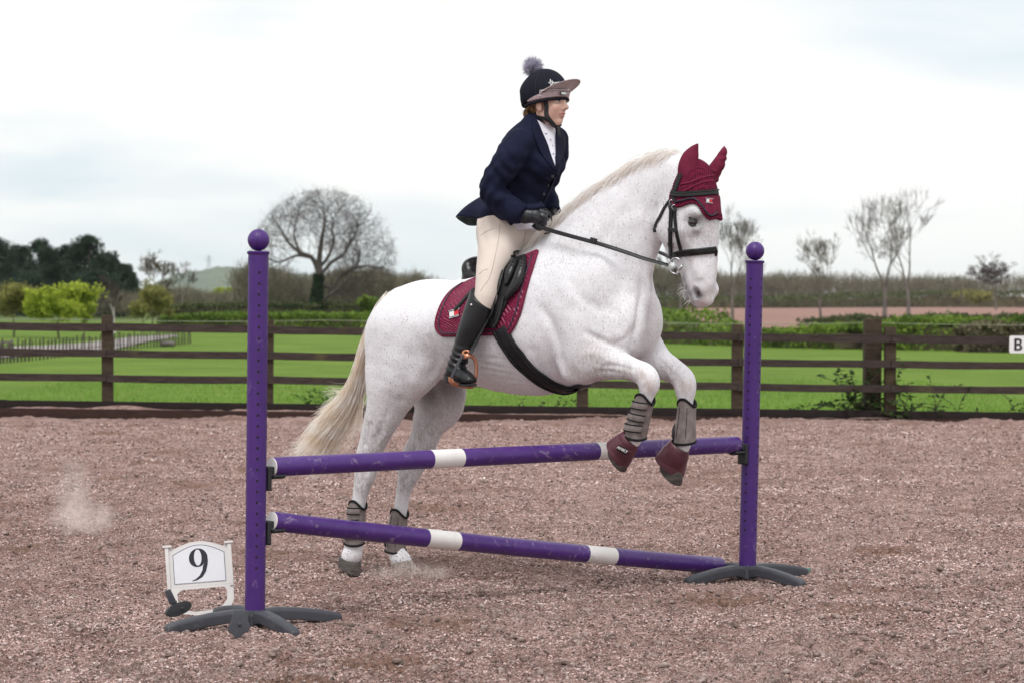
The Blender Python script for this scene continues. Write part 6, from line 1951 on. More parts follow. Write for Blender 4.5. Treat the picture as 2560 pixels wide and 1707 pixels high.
M_TEETH = mat_noise('teeth', [(.62, .58, .54), (.70, .66, .62)], rough=.25)
m_ = MB(); m_.sphere(tuple(HP(1404.5, 287.5, .004)), (.008, .008, .0028), 14, 8); m_.build('teeth', M_TEETH, body_o)

# hair bun
M_HAIR = hair_mat('blonde_brown_hair', (.10, .05, .025), (.50, .33, .18), 60, .25)
gh = np.random.default_rng(4); hs = []
bc_ = HP(1322, 286, .03)
for i in range(420):
    d = gh.normal(size=3); d /= np.linalg.norm(d); ax_ = gh.normal(size=3); ax_ /= np.linalg.norm(ax_)
    p = []
    for t in np.linspace(0, 2.2, 10):
        c_, s_ = math.cos(t), math.sin(t); v = d * c_ + np.cross(ax_, d) * s_ + ax_ * (ax_ @ d) * (1 - c_)
        p.append(bc_ + v * np.array([.025, .03, .031]) * (1 + .05 * gh.random()))
    hs.append(p)
strands('hair', np.array(hs), None, M_HAIR, person, rad=.0022)
hs = []
for i in range(240):
    a = gh.random(); s0 = HP(1318 + 34 * a, 262 + 10 * gh.random(), .05 + .02 * gh.random()); e0 = HP(1322 + 8 * gh.normal(), 284 + 4 * gh.normal(), .03)
    hs.append([s0 * (1 - t) + e0 * t + np.array([0, -.012 * math.sin(math.pi * t), -.006 * math.sin(math.pi * t)]) for t in np.linspace(0, 1, 8)])
strands('hair', np.array(hs), None, M_HAIR, person, rad=.0020)

# ---- helmet
helm = empty('helmet', HP(1362, 240, 0)); helm.parent = person; helm.matrix_parent_inverse = Matrix.Translation(-person.location)
hp = [H(1300, 170, .1), H(1450, 290, -.1)]
f = field_for([H(1300, 170, .12), H(1445, 290, -.12), H(1360, 160, 0), H(1300, 280, 0), H(1440, 200, 0)], .06, .0048)
f.ell(H(1363, 234, 0), (.117, .100, .119), X=(1, 0, .10), k=0)
f.chain(np.array([H(1338, 235, 0), H(1333, 262, 0)]), [.068, .048], [.085, .070], k=.03)
# open underside: slanted brim line from the nape up over the brow
nrm = np.array([-.30, 0, -1.0])
cut_c = H(1385, 248, 0)
f.cut_plane(H(1385, 250, 0), (.06, 0, -1.0), k=.006, box=(H(1345, 260, 0) * np.array([1, 0, 0]) + np.array([0, -1, 0]), np.array([9, 1, 9])))
f.cut_plane(H(1318, 272, 0), (.36, 0, -1.0), k=.006)
f.ell(H(1363, 238, 0), (.096, .082, .098), k=.0, mode='cut')
helmet_o = sdf_obj('shell', f, M_HELMET, helm, keep=True)
HEB = BVHTree.FromPolygons([v.co[:] for v in helmet_o.data.vertices], [p.vertices[:] for p in helmet_o.data.polygons])
hc_h = H(1363, 234, 0)
def helm_pt(ang, w, off, up=0.0):
    """point on the shell at horizontal angle ang (0 = front, + = near side) and height w above the shell centre"""
    r = math.sqrt(max(0.02, 1 - (w / .119) ** 2))
    q = hc_h + np.array([(.117 * r + off) * math.cos(ang), (.100 * r + off) * math.sin(ang), w + .10 * .117 * math.cos(ang) * r * .9])
    return q
# felt band above the rim
V = []; F = []; n = 41; an = np.linspace(-1.9, 1.9, n)
for i, a in enumerate(an):
    e = 1 - (abs(a) / 1.9) ** 2.2
    lo_w = -.030 - .014 * (abs(a) / 1.9) ** 1.5; hi_w = lo_w + .006 + .030 * e
    for w_, o_ in ((lo_w, .002), (lo_w, .008), ((lo_w + hi_w) / 2, .009), (hi_w, .008), (hi_w, .002)): V.append(from_h(helm_pt(a, w_, o_)[None])[0])
for i in range(n - 1):
    for j in range(5): F.append((i * 5 + j, i * 5 + (j + 1) % 5, (i + 1) * 5 + (j + 1) % 5, (i + 1) * 5 + j))
F += [(0, 1, 2, 3, 4), tuple(range((n - 1) * 5 + 4, (n - 1) * 5 - 1, -1))]
m_ = MB(); m_.add(V, F); band = m_.build('band', M_PINK, helm, auto=60)
# dark rim roll under it
pts = [from_h(helm_pt(a, -.040 - .020 * (abs(a) / 2.2) ** 1.6, .006)[None])[0] for a in np.linspace(-2.2, 2.2, 41)]
m_ = MB(); m_.tube(pts, .0075, n=10); m_.build('rim', M_HELMET, helm)
for a in (1.25,):
    p = from_h(helm_pt(a, -.026, .010)[None])[0]; m_ = MB(); m_.sphere(tuple(p), .0042, 12, 8); m_.build('stud', M_STEEL, helm)
p = from_h(helm_pt(.24, -.018, .012)[None])[0]
x_ = from_h(helm_pt(.0, -.018, .012)[None])[0] - p; nn_ = p - from_h(hc_h[None])[0]; nn_[2] = 0
M4 = frame4(p, x_, (0, 0, 1))
pl_ = curve_mesh('badge', [[(.024 * math.copysign(abs(math.cos(a)) ** .5, math.cos(a)), .0085 * math.copysign(abs(math.sin(a)) ** .7, math.sin(a))) for a in np.linspace(0, 2 * math.pi, 25)[:-1]]], .004, M4, M_STRIKE, helm)
curve_mesh('badge_face', [[(.020 * math.copysign(abs(math.cos(a)) ** .5, math.cos(a)), .0055 * math.copysign(abs(math.sin(a)) ** .7, math.sin(a))) for a in np.linspace(0, 2 * math.pi, 25)[:-1]]], .001, M4 @ Matrix.Translation((0, 0, .0026)), M_STEEL, pl_)
# peak: springs from the band, arched, flicking up and forward
V = []; F = []; n = 33; mR = 9
for i, a in enumerate(np.linspace(-1.28, 1.28, n)):
    e = max(0.0, math.cos(a / 1.28 * math.pi / 2)) ** .75
    for th in (0, 1):
        for j in range(mR):
            t = j / (mR - 1)
            base = helm_pt(a, .000 + .010 * e, .007)
            out = .062 * e * t
            up = .058 * e * t - .018 * t * t * e
            drop = -.016 * (1 - e) * t
            q = base + np.array([out * math.cos(a * .55), out * math.sin(a * .55), up + drop - .003 * th])
            V.append(from_h(q[None])[0])
for i in range(n - 1):
    for j in range(mR - 1):
        b0 = i * 2 * mR; b1 = (i + 1) * 2 * mR
        F.append((b0 + j, b0 + j + 1, b1 + j + 1, b1 + j)); F.append((b0 + mR + j, b1 + mR + j, b1 + mR + j + 1, b0 + mR + j + 1))
    F.append((i * 2 * mR + mR - 1, i * 2 * mR + 2 * mR - 1, (i + 1) * 2 * mR + 2 * mR - 1, (i + 1) * 2 * mR + mR - 1))
m_ = MB(); m_.add(V, F); m_.build('peak', M_PEAK, helm, auto=60)
pts = [from_h(helm_pt(a, -.001, .010)[None])[0] for a in np.linspace(-1.25, 1.25, 31)]
m_ = MB(); m_.tube(pts, .0042, n=8); m_.build('peak_welt', M_PEAK, helm)
# embroidered script on the cover (white thread)
scr = [[(1371, 207), (1374, 209), (1376, 199), (1377, 208), (1380, 203), (1381, 208), (1383, 206)],
       [(1377, 206), (1376, 211), (1378, 212), (1381, 209), (1380, 213), (1378, 217), (1376, 215), (1379, 212)],
       [(1381, 211), (1384, 206), (1385, 210), (1388, 207), (1389, 210), (1392, 206), (1394, 209), (1397, 205)]]
for lp_ in scr:
    P_ = [cast(a, b, HEB, .0012)[0] for a, b in catmull(np.array(lp_, float), 5)]
    m_ = MB(); m_.tube(P_, .0013, n=5); m_.build('embroidery', M_BADGE_WHITE, helm)
# silk seam lines
for pxs in ([(1348, 178), (1340, 200), (1338, 225), (1342, 240)], [(1398, 182), (1406, 190), (1412, 199)]):
    P_ = [cast(a, b, HEB, .0006)[0] for a, b in catmull(np.array(pxs, float), 6)]
    m_ = MB(); m_.tube(P_, .0011, n=5); m_.build('seam', M_BLACKSTRAP, helm)
# harness: strap in front of the ear, strap behind, chin piece
def lat_path(rows, n=6): return catmull(np.array([HP(*r) for r in rows]), n)
def hstrap(rows, w, nm='chin_strap'):
    P_ = lat_path(rows); N_ = []
    cx = HP(1368, 268, 0)
    for p in P_:
        v = p - cx; N_.append(v / np.linalg.norm(v))
    Q = []
    for p, q in zip(P_, N_):
        loc, nor, _, _ = PB.find_nearest(Vector(p)); Q.append(np.array(loc) + np.array(nor) * .0025)
    Q = np.array(Q)
    for _ in range(2): Q[1:-1] = .5 * Q[1:-1] + .25 * (Q[:-2] + Q[2:])
    ribbon(nm, Q, N_, w, .0045, M_BLACKSTRAP, helm)
hstrap([(1360, 252, .075), (1363, 270, .070), (1366, 288, .062), (1376, 302, .045), (1390, 311, .012), (1400, 312, -.012)], .023)
hstrap([(1322, 266, .055), (1330, 285, .058), (1345, 294, .058), (1362, 296, .055), (1372, 300, .048)], .026)
hstrap([(1375, 252, -.07), (1385, 285, -.06), (1395, 305, -.03)], .015)
P_ = lat_path([(1393, 311, .012), (1396, 322, .014), (1397, 334, .016), (1399, 342, .014)], 4)
ribbon('strap_end', P_, [HV + HU * .3] * len(P_), .013, .003, M_BLACKSTRAP, helm)
# pompom of loose fur
gp = np.random.default_rng(9)
M_POM = hair_mat('grey_lilac_fur', (.34, .33, .42), (.66, .64, .74), 40)
pc = HP(1332, 169, 0.0); d = gp.normal(size=(3200, 3)); d /= np.linalg.norm(d, axis=1, keepdims=True)
ts = np.linspace(.25, 1, 5)
ln_ = .048 * (.86 + .14 * gp.random((3200, 1)))
bend = gp.normal(size=(3200, 3)) * .008
PP = pc + d[:, None] * (ln_[:, None] * ts[None, :, None]) + bend[:, None] * (ts ** 2)[None, :, None]
strands('pompom', PP, None, M_POM, helm, rad=.0014)
ballmesh('pompom_core', pc, .030, M_POM, helm)

# ---- shirt, jacket
def cloth(name, rows_list, mat, k=.03, h=.0062, cuts=(), disp=None, ells=(), parent=person, Ls=None):
    pts = [H(r[0], r[1], r[2]) for rows in rows_list for r in rows]
    f = field_for(pts, .20, h)
    for i, rows in enumerate(rows_list):
        f.chain(np.array([H(r[0], r[1], r[2]) for r in rows]), [r[3] for r in rows], [r[4] if len(r) > 4 else r[3] for r in rows], k=(0 if i == 0 else k), L=(Ls[i] if Ls else (0, 1, 0)))
    for e in ells: f.ell(*e[0], **e[1])
    for c in cuts: f.cut_plane(*c[0], **c[1])
    return sdf_obj(name, f, mat, parent, disp=disp)

shirt = cloth('shirt', [[(1284, 590, 0, .158, .168), (1288, 540, 0, .143, .158), (1292, 490, 0, .112, .120), (1308, 430, 0, .112, .125), (1332, 372, 0, .10, .13), (1347, 335, 0, .068, .085)]],
              M_SHIRT, cuts=[((H(1310, 580, 0), (.10, 0, -1)), dict(k=.004))], disp=lambda V: .006 * (vnoise3(V * 22, 8) - .5))
coll = []
# stand collar
V = []; F = []; n = 33
for i in range(n):
    a = 2 * math.pi * i / (n - 1)
    c0 = H(1351, 318, 0); c1 = H(1353, 294, 0)
    fr = (1 + math.cos(a)) / 2                       # 1 at the front
    lo_ = c0 + np.array([.068 * math.cos(a) + .012 * fr, .068 * math.sin(a), -.030 * fr]); hi_ = c1 + np.array([.060 * math.cos(a), .060 * math.sin(a), -.036 * fr])
    for q in (lo_, hi_, hi_ + np.array([-.003 * math.cos(a), -.003 * math.sin(a), 0]), lo_ + np.array([-.003 * math.cos(a), -.003 * math.sin(a), 0])): V.append(from_h(q[None])[0])
for i in range(n - 1):
    for j in range(4): F.append((i * 4 + j, i * 4 + (j + 1) % 4, (i + 1) * 4 + (j + 1) % 4, (i + 1) * 4 + j))
m_ = MB(); m_.add(V, F); m_.build('collar', M_SHIRT, shirt, auto=60)

def wrinkle(V):
    e = H(1228, 472, .25); d = np.linalg.norm(V - e, axis=1)
    near_e = np.exp(-(d / .11) ** 2)
    a = V @ np.array([.75, .25, -.6])
    return .007 * (vnoise3(V * 14, 5) - .5) + .004 * (vnoise3(V * 34, 6) - .5) + near_e * .006 * np.sin(a * 130 + 6 * vnoise3(V * 10, 7)) + .0035 * np.sin(V[:, 2] * 75 + V[:, 0] * 60 + 8 * vnoise3(V * 7, 9)) * np.exp(-((V[:, 2] - e[2]) / .22) ** 2)
torso_rows = [(1282, 530, 0, .160, .165), (1292, 492, 0, .142, .145), (1310, 430, 0, .152, .160), (1332, 375, 0, .138, .180), (1340, 340, 0, .092, .140), (1344, 314, 0, .074, .092)]
arm_n = [(1300, 358, .155, .068), (1280, 388, .195, .076), (1255, 425, .222, .070), (1228, 470, .245, .057), (1240, 492, .235, .058), (1266, 512, .205, .059), (1287, 530, .185, .060)]
arm_f = [(1386, 350, -.160, .070), (1388, 390, -.195, .066), (1376, 430, -.215, .060), (1364, 468, -.21, .052), (1370, 500, -.165, .050), (1377, 527, -.125, .046)]
jk_pts = [H(1300, 541, .172)]
arm_dir = H(1300, 541, .172) - H(1266, 512, .205)
farm_dir = H(1377, 527, -.125) - H(1370, 500, -.165)
jacket = cloth('jacket', [torso_rows, arm_n, arm_f], M_JACKET, k=.022, h=.0058,
    ells=[((H(1371, 418, .060), (.060, .058, .065)), dict(k=.06)), ((H(1384, 416, -.055), (.050, .050, .060)), dict(k=.06))],
    cuts=[((H(1290, 524, 0), (-.05, 0, -1)), dict(k=.004, box=(H(1230, 560, 0) * np.array([1, 0, 1]) + np.array([-.25, -.155, -.1]), H(1370, 505, 0) * np.array([1, 0, 1]) + np.array([.2, .125, 0]))))], disp=wrinkle)
# cuffs: square the sleeve ends with short open cuffs
def cuff(c, d, r, nm='cuff', flare=1.06):
    c = np.array(c); d = d / np.linalg.norm(d); a = np.cross(d, [0, 1., 0]); a /= np.linalg.norm(a); b = np.cross(d, a); V = []; F = []; n = 28
    for t, s in ((-.05, .98), (0, 1.0), (.028, flare), (.030, flare - .04), (.0, .88)):
        for k in range(n):
            q = 2 * math.pi * k / n; V.append(from_h((c + d * t + (a * math.cos(q) + b * math.sin(q)) * r * s)[None])[0])
    for i in range(4):
        for k in range(n): F.append((i * n + k, i * n + (k + 1) % n, (i + 1) * n + (k + 1) % n, (i + 1) * n + k))
    F.append(tuple(range(4 * n, 5 * n)))
    m_ = MB(); m_.add(V, F); return m_.build(nm, M_JACKET, jacket, auto=60)
cuff(H(1287, 530, .185), arm_dir, .061)
cuff(H(1377, 526, -.126), farm_dir, .047)
JB = BVHTree.FromPolygons([v.co[:] for v in jacket.data.vertices], [p.vertices[:] for p in jacket.data.polygons])

# lapels, shirt front, buttons are laid on the chest: outlines given on the photo plane, thickness outward
def laid(name, left, right, nr, nc, o0, o1, mat, parent):
    P_, N_ = patch(left, right, nr, nc, 0, JB)
    return patch_mesh(name, P_, N_, o0, o1, mat, parent, attrs=False)
bib = laid('shirt_front', [(1341, 300), (1352, 325), (1364, 355), (1376, 388), (1386, 416)], [(1388, 326), (1387, 345), (1388, 370), (1388, 395), (1387, 419)], 16, 8, -.004, .003, M_SHIRT, shirt)
laid('lapel', [(1332, 302), (1330, 330), (1338, 356), (1352, 385), (1372, 412), (1387, 428)], [(1340, 297), (1351, 325), (1364, 355), (1376, 388), (1384, 412), (1388, 425)], 22, 7, .001, .008, M_JACKET2, jacket)
laid('lapel', [(1389, 322), (1387, 345), (1388, 375), (1388, 400), (1388, 424)], [(1402, 326), (1414, 350), (1408, 378), (1398, 402), (1389, 427)], 18, 6, .001, .008, M_JACKET2, jacket)
laid('jacket_edge', [(1386, 424), (1384, 445), (1372, 472), (1360, 497), (1350, 514)], [(1389, 424), (1388, 446), (1377, 474), (1364, 500), (1355, 518)], 18, 3, .001, .005, M_JACKET2, jacket)
for a, b in ((1381, 440), (1369, 463), (1358, 486), (1349, 509)):
    p, n_ = cast(a, b, JB, .004); M4 = frame4(p, np.cross(n_, [0, 0, 1.]) * -1, (0, 0, 1))
    m_ = MB(); m_.sphere((0, 0, 0), (.0085, .0085, .0035), 16, 8); m_.V = [tuple(M4 @ Vector(v)) for v in m_.V]; m_.build('button', M_STRIKE, jacket)
for a, b in ((1375, 349), (1379, 366), (1382, 387)):
    p, n_ = cast(a, b, JB, .006); m_ = MB(); m_.sphere(tuple(p), (.0042, .0042, .0042), 12, 8); m_.build('button', M_STEEL, shirt)

# skirt of the jacket blown up behind, with its lining showing
sk_top = [(1352, 510, .12), (1310, 513, .165), (1264, 511, .175), (1240, 504, .15), (1222, 498, .11), (1211, 490, .04), (1216, 488, -.06), (1240, 490, -.12), (1268, 494, -.15), (1320, 500, -.155), (1360, 505, -.10)]
sk_bot = [(1357, 520, .13), (1315, 530, .175), (1264, 552, .205), (1234, 540, .175), (1192, 547, .14), (1147, 542, .06), (1163, 563, -.06), (1215, 563, -.16), (1268, 556, -.20), (1320, 540, -.20), (1362, 520, -.12)]
T_ = catmull(np.array([HP(*q) for q in sk_top]), 8); B_ = catmull(np.array([HP(*q) for q in sk_bot]), 8)
nr_ = 10; G = np.zeros((nr_, len(T_), 3))
for i in range(nr_):
    t = i / (nr_ - 1)
    G[i] = T_ * (1 - t) + B_ * t
    ctr = (T_.mean(0) + B_.mean(0)) / 2
    out = G[i] - ctr; out[:, 2] = 0; out /= np.linalg.norm(out, axis=1, keepdims=True)
    ph = np.linspace(0, 1, len(T_)) * 40
    G[i] += out * (.018 * math.sin(math.pi * t) + .012 * t * np.sin(ph))[:, None]
def sheet(name, G, o0, o1, mat, parent):
    nr, nc, _ = G.shape
    du = np.gradient(G, axis=1); dv = np.gradient(G, axis=0); N = np.cross(du, dv); N /= np.linalg.norm(N, axis=2, keepdims=True) + 1e-9
    ctr = G.reshape(-1, 3).mean(0)
    s = np.sign(((G - ctr) * N).sum()); return patch_mesh(name, G, N * s, o0, o1, mat, parent, attrs=False)
sheet('skirt', G, .001, .005, M_JACKET, jacket)
sheet('lining', G[2:], -.003, .0005, M_LINING, jacket)

# ---- breeches
def bw(V):
    return .005 * (vnoise3(V * 12, 15) - .5) + .0022 * np.sin(V[:, 2] * 60 + V[:, 0] * 90 + 7 * vnoise3(V * 6, 16)) * np.exp(-((V[:, 2] - to_h(HP(1260, 580, 0))[2]) / .10) ** 2)
breech = cloth('breeches', [[(1280, 520, 0, .128, .140), (1268, 565, 0, .140, .160), (1268, 600, 0, .125, .155)],
    [(1256, 575, .085, .118, .105), (1247, 610, .13, .104, .095), (1240, 640, .18, .092, .085), (1229, 672, .235, .074, .074), (1221, 705, .285, .062, .064), (1214, 742, .32, .057, .058), (1200, 775, .335, .052, .052)],
    [(1290, 578, -.085, .11, .10), (1322, 605, -.15, .10, .09), (1350, 640, -.22, .085, .08), (1372, 690, -.29, .064, .064), (1385, 742, -.32, .057, .058), (1375, 775, -.335, .052, .052)]],
    M_BREECH, k=.05, disp=bw)
BB = BVHTree.FromPolygons([v.co[:] for v in breech.data.vertices], [p.vertices[:] for p in breech.data.polygons])
for pxs in ([(1250, 560), (1246, 600), (1238, 640), (1230, 675), (1222, 698), (1210, 715), (1201, 728)], [(1221, 673), (1208, 677), (1198, 686)], [(1202, 590), (1215, 580), (1235, 572)], [(1313, 572), (1312, 590), (1308, 606)]):
    P_ = [cast(a, b, BB, .0003)[0] for a, b in catmull(np.array(pxs, float), 6)]
    m_ = MB(); m_.tube(P_, .0013, n=5); m_.build('seam', mat_noise('breeches_seam', [(.36, .29, .25), (.42, .35, .30)], rough=.8), breech)

# ---- riding boots
def riding_boot(s, dx, nm='riding_boot'):
    """s = +1 near leg; dx = column shift for the far leg"""
    def q(sx, sy, lat): return H(sx + dx, sy, lat * s)
    rows = [(1207, 742, .325, .066, .064), (1196, 775, .335, .068, .066), (1183, 806, .348, .0635, .062), (1169, 840, .357, .055, .054), (1157, 872, .364, .047, .046), (1145, 903, .371, .044, .042), (1139, 922, .374, .045, .042)]
    P = np.array([q(*r[:3]) for r in rows]); f = field_for(np.vstack([P, [q(1180, 950, .38)], [q(1112, 950, .38)]]), .12, .0056)
    f.chain(P, [r[3] for r in rows], [r[4] for r in rows], k=0)
    foot = [(1137, 930, .374, .040, .038), (1152, 936, .382, .037, .038), (1166, 944, .392, .033, .041), (1177, 950, .402, .026, .036)]
    f.chain(np.array([q(*r[:3]) for r in foot]), [r[3] for r in foot], [r[4] for r in foot], k=.02)
    # slanted boot top, higher at the back outside
    f.cut_plane(q(1209, 750, .33), (.80, 0, 1.0), k=.004)
    f.cut_plane(q(1155, 958, .38), (.06, 0, -1.0), k=.006)
    def disp(V):
        e = q(1146, 900, .37); g_ = np.exp(-((V[:, 2] - e[2]) / .055) ** 2)
        return .0035 * (vnoise3(V * 16, 25) - .5) + g_ * .0045 * np.sin(V[:, 2] * 190 + V[:, 0] * 60 + 4 * vnoise3(V * 20, 26))
    b = sdf_obj(nm, f, M_RBOOT, person, disp=disp)
    m_ = MB()
    for (sx, sy, lat, w_, l_, h_) in ():
        pass
    # sole and heel
    heel = q(1124, 950, .376); sole = [q(1140, 957, .378), q(1160, 961, .390), q(1179, 962, .402)]
    m2 = MB(); m2.tube([from_h(p[None])[0] for p in [q(1133, 957, .376)] + sole + [q(1186, 960, .405)]], [.028, .030, .036, .034, .018], n=14, squash=(.26, 1.0), up=(0, 0, 1)); m2.build('sole', M_STRIKE, b, auto=50)
    m3 = MB(); m3.tube([from_h(q(1127, 938, .374)[None])[0], from_h(q(1124, 956, .374)[None])[0]], [.034, .031], n=12); m3.build('heel', M_STRIKE, b, auto=50)
    return b
rb = riding_boot(1, 0)
RB = BVHTree.FromPolygons([v.co[:] for v in rb.data.vertices], [p.vertices[:] for p in rb.data.polygons])
riding_boot(-1, 165)
m_ = MB()
pts = [cast(a, b, RB, .001)[0] for a, b in catmull(np.array([(1184, 745), (1190, 752), (1197, 737)], float), 3)]
p, n_ = cast(1179, 763, RB, .002); m_ = MB(); m_.sphere(tuple(p), .0065, 14, 8); m_.build('snap', M_STEEL, rb)
for (a, b) in ((1150, 893), (1154, 902), (1158, 911), (1161, 920)):
    P_ = [cast(a + t, b - .15 * t, RB, .0025)[0] for t in (-3, 1, 5, 9, 12)]
    m_ = MB(); m_.tube(P_, .0026, n=6); m_.build('lace', M_BLACKSTRAP, rb)
m_ = MB(); m_.box(tuple(HP(1118, 936, .385)), (.030, .02, .022), Matrix.Rotation(.5, 3, 'Y')); m_.build('spur_rest', M_GREY_PL, rb, bevel=.004)

# ---- gloved hands holding the reins
def glove(s, wrist, palm, knuck, nm, curl, thumb):
    allp = [H(*wrist[:3]), H(*palm[0][:3]), H(*palm[-1][:3])] + [H(*k) for fs in curl for k in fs] + [H(*k) for k in thumb]
    f = field_for(allp, .055, .0036)
    f.chain(np.array([H(*wrist[:3]), H(*palm[0][:3])]), [wrist[3], palm[0][3]], [wrist[3] * .9, palm[0][4]], k=0)
    f.chain(np.array([H(*p[:3]) for p in palm]), [p[3] for p in palm], [p[4] for p in palm], k=.015)
    for i, fs in enumerate(curl):
        r0 = (.0112, .0115, .0110, .0096)[i]
        f.chain(np.array([H(*k) for k in fs]), [r0 * 1.05, r0 * 1.05, r0, r0 * .9, r0 * .85][:len(fs)], k=.0045)
    f.chain(np.array([H(*k) for k in thumb]), [.0135, .0125, .0115, .010][:len(thumb)], k=.008)
    g = sdf_obj(nm, f, M_GLOVE, person, relax=1, disp=lambda V: .0022 * (vnoise3(V * 70, 33) - .5))
    return g
gl = glove(1, (1306, 541, .170, .033), [(1314, 541, .166, .032, .026), (1334, 541, .155, .035, .024), (1352, 546, .150, .033, .021)], None, 'glove',
      [[(1352, 528, .155), (1362, 534, .145), (1362, 542, .122), (1350, 541, .108), (1341, 540, .112)],
       [(1353, 539, .158), (1364, 546, .146), (1362, 553, .122), (1350, 551, .106), (1341, 549, .112)],
       [(1350, 551, .158), (1362, 557, .146), (1359, 564, .122), (1347, 561, .107), (1338, 558, .113)],
       [(1344, 563, .155), (1352, 570, .144), (1348, 574, .124), (1340, 570, .112), (1333, 566, .116)]],
      [(1332, 526, .145), (1346, 521, .132), (1358, 527, .122), (1367, 534, .118)])
# cuff of the glove
gf = glove(-1, (1378, 524, -.118, .031), [(1379, 530, -.112, .030, .026), (1382, 543, -.098, .034, .024), (1384, 552, -.092, .030, .022)], None, 'glove',
      [[(1390, 534, -.105), (1396, 543, -.092), (1391, 548, -.068), (1382, 546, -.062), (1376, 545, -.068)],
       [(1391, 542, -.103), (1397, 551, -.090), (1391, 555, -.068), (1382, 553, -.061), (1376, 551, -.067)],
       [(1389, 549, -.100), (1394, 558, -.088), (1388, 561, -.068), (1380, 558, -.062), (1374, 556, -.068)],
       [(1385, 555, -.096), (1389, 563, -.086), (1384, 565, -.070), (1377, 562, -.066), (1372, 560, -.070)]],
      [(1377, 531, -.085), (1381, 534, -.070), (1388, 542, -.060), (1392, 549, -.058)])
for (c, d, r_) in ((H(1313, 541, .167), H(1334, 541, .155) - H(1300, 541, .172), .033), (H(1379, 528, -.114), H(1382, 545, -.096) - H(1377, 524, -.12), .031)):
    d = d / np.linalg.norm(d); a = np.cross(d, [0, 1., 0]); a /= np.linalg.norm(a); b = np.cross(d, a)
    for o_ in (0, .007):
        m_ = MB(); m_.tube([from_h((c + d * o_ + (a * math.cos(q) * 1.03 + b * math.sin(q) * .86) * r_)[None])[0] for q in np.linspace(0, 2 * math.pi, 25)], .0035, n=6, cap=False)
        m_.build('wrist_gather', M_GLOVE, gl if r_ > .032 else gf)

# ---- stirrups
def stirrup(s, dx, label):
    def q(sx, sy, lat): return HP(sx + dx, sy, lat * s)
    root = empty('stirrup', q(1155, 960, .40), label, 'stirrup', 'rose gold safety stirrups')
    path = [q(1157, 884, .405), q(1160, 891, .403), q(1170, 888, .395), q(1181, 891, .370), q(1190, 905, .350), (q(1191, 930, .345)), q(1187, 952, .350), q(1181, 965, .362), q(1155, 963, .400), q(1134, 958, .436), q(1128, 951, .446), q(1127, 941, .447)]
    P_ = catmull(np.array(path), 6)
    fwd = HU * .75 + HV * .55
    m_ = MB(); m_.tube(P_, [.0105] * len(P_), n=12, squash=(.75, 1.3), up=fwd); m_.build('iron', M_COPPER, root, auto=60)
    hk = catmull(np.array([q(1157, 884, .405), q(1160, 878, .400), q(1170, 877, .394), q(1174, 885, .39), q(1181, 891, .37)]), 5)
    m_ = MB(); m_.tube(hk, .006, n=10); m_.build('hook', M_COPPER, root)
    tread = catmull(np.array([q(1181, 963, .365), q(1155, 960, .40), q(1134, 955, .434)]), 5)
    m_ = MB(); m_.tube([p + np.array([0, 0, .006]) for p in tread], .013, n=10, squash=(.35, 1.5), up=(0, 0, 1)); m_.build('tread', M_STRIKE, root)
    el_ = [q(1128, 945, .452), q(1140, 918, .438), q(1158, 886, .415)]
    ribbon('release_band', catmull(np.array(el_), 4), [fwd + HV * .5] * 9, .014, .005, M_GREY_PL, root)
    lt = [q(1174, 884, .395), q(1186, 860, .372), q(1203, 825, .352), q(1222, 785, .325), q(1236, 740, .30)]
    ribbon('leather', catmull(np.array(lt), 5), [HV * s] * 21, .026, .005, M_LEATHER, root)
stirrup(1, 0, 'rose gold stirrup holding the rider near boot')
stirrup(-1, 165, 'rose gold stirrup on the far side under the horse belly')
# ------------------------------------------------------------------ pasture, fields, hill
def sheet_xy(name, xs, ys, zf, mat, label=None, kind='structure'):
    X, Y = np.meshgrid(np.asarray(xs, float), np.asarray(ys, float), indexing='ij'); Z = zf(X, Y)
    nx, ny = X.shape; i = np.arange(nx - 1)[:, None] * ny + np.arange(ny - 1)[None]
    o = mesh_np(name, np.stack([X, Y, Z], -1).reshape(-1, 3), np.stack([i, i + ny, i + ny + 1, i + 1], -1).reshape(-1, 4), mat)
    return tag(o, label, None, None, kind)

def ground_mat(name, cols, scales, bump=.5, bscale=25., rough=.95, bdist=.05):
    mt, nt, bs = new_mat(name); L = nt.links
    tc = nd(nt, 'ShaderNodeTexCoord')
    prev = None
    for (a, b), sc in zip(cols, scales):
        n = nd(nt, 'ShaderNodeTexNoise'); n.inputs['Scale'].default_value = sc; n.inputs['Detail'].default_value = 7; n.inputs['Roughness'].default_value = .65
        L.new(tc.outputs['Object'], n.inputs['Vector'])
        r = nd(nt, 'ShaderNodeValToRGB'); r.color_ramp.elements[0].position = .36; r.color_ramp.elements[1].position = .64
        r.color_ramp.elements[0].color = (*a, 1); r.color_ramp.elements[1].color = (*b, 1)
        L.new(n.outputs['Fac'], r.inputs['Fac'])
        if prev is None: prev = r.outputs['Color']
        else:
            x = nd(nt, 'ShaderNodeMix'); x.data_type = 'RGBA'; x.blend_type = 'MULTIPLY'; x.inputs['Factor'].default_value = 1.0
            L.new(prev, x.inputs['A']); L.new(r.outputs['Color'], x.inputs['B']); prev = x.outputs['Result']
    L.new(prev, bs.inputs['Base Color']); bs.inputs['Roughness'].default_value = rough; bs.inputs['Specular IOR Level'].default_value = .1
    n = nd(nt, 'ShaderNodeTexNoise'); n.inputs['Scale'].default_value = bscale; n.inputs['Detail'].default_value = 5; L.new(tc.outputs['Object'], n.inputs['Vector'])
    b = nd(nt, 'ShaderNodeBump'); b.inputs['Strength'].default_value = bump; b.inputs['Distance'].default_value = bdist
    L.new(n.outputs['Fac'], b.inputs['Height']); L.new(b.outputs['Normal'], bs.inputs['Normal'])
    return mt
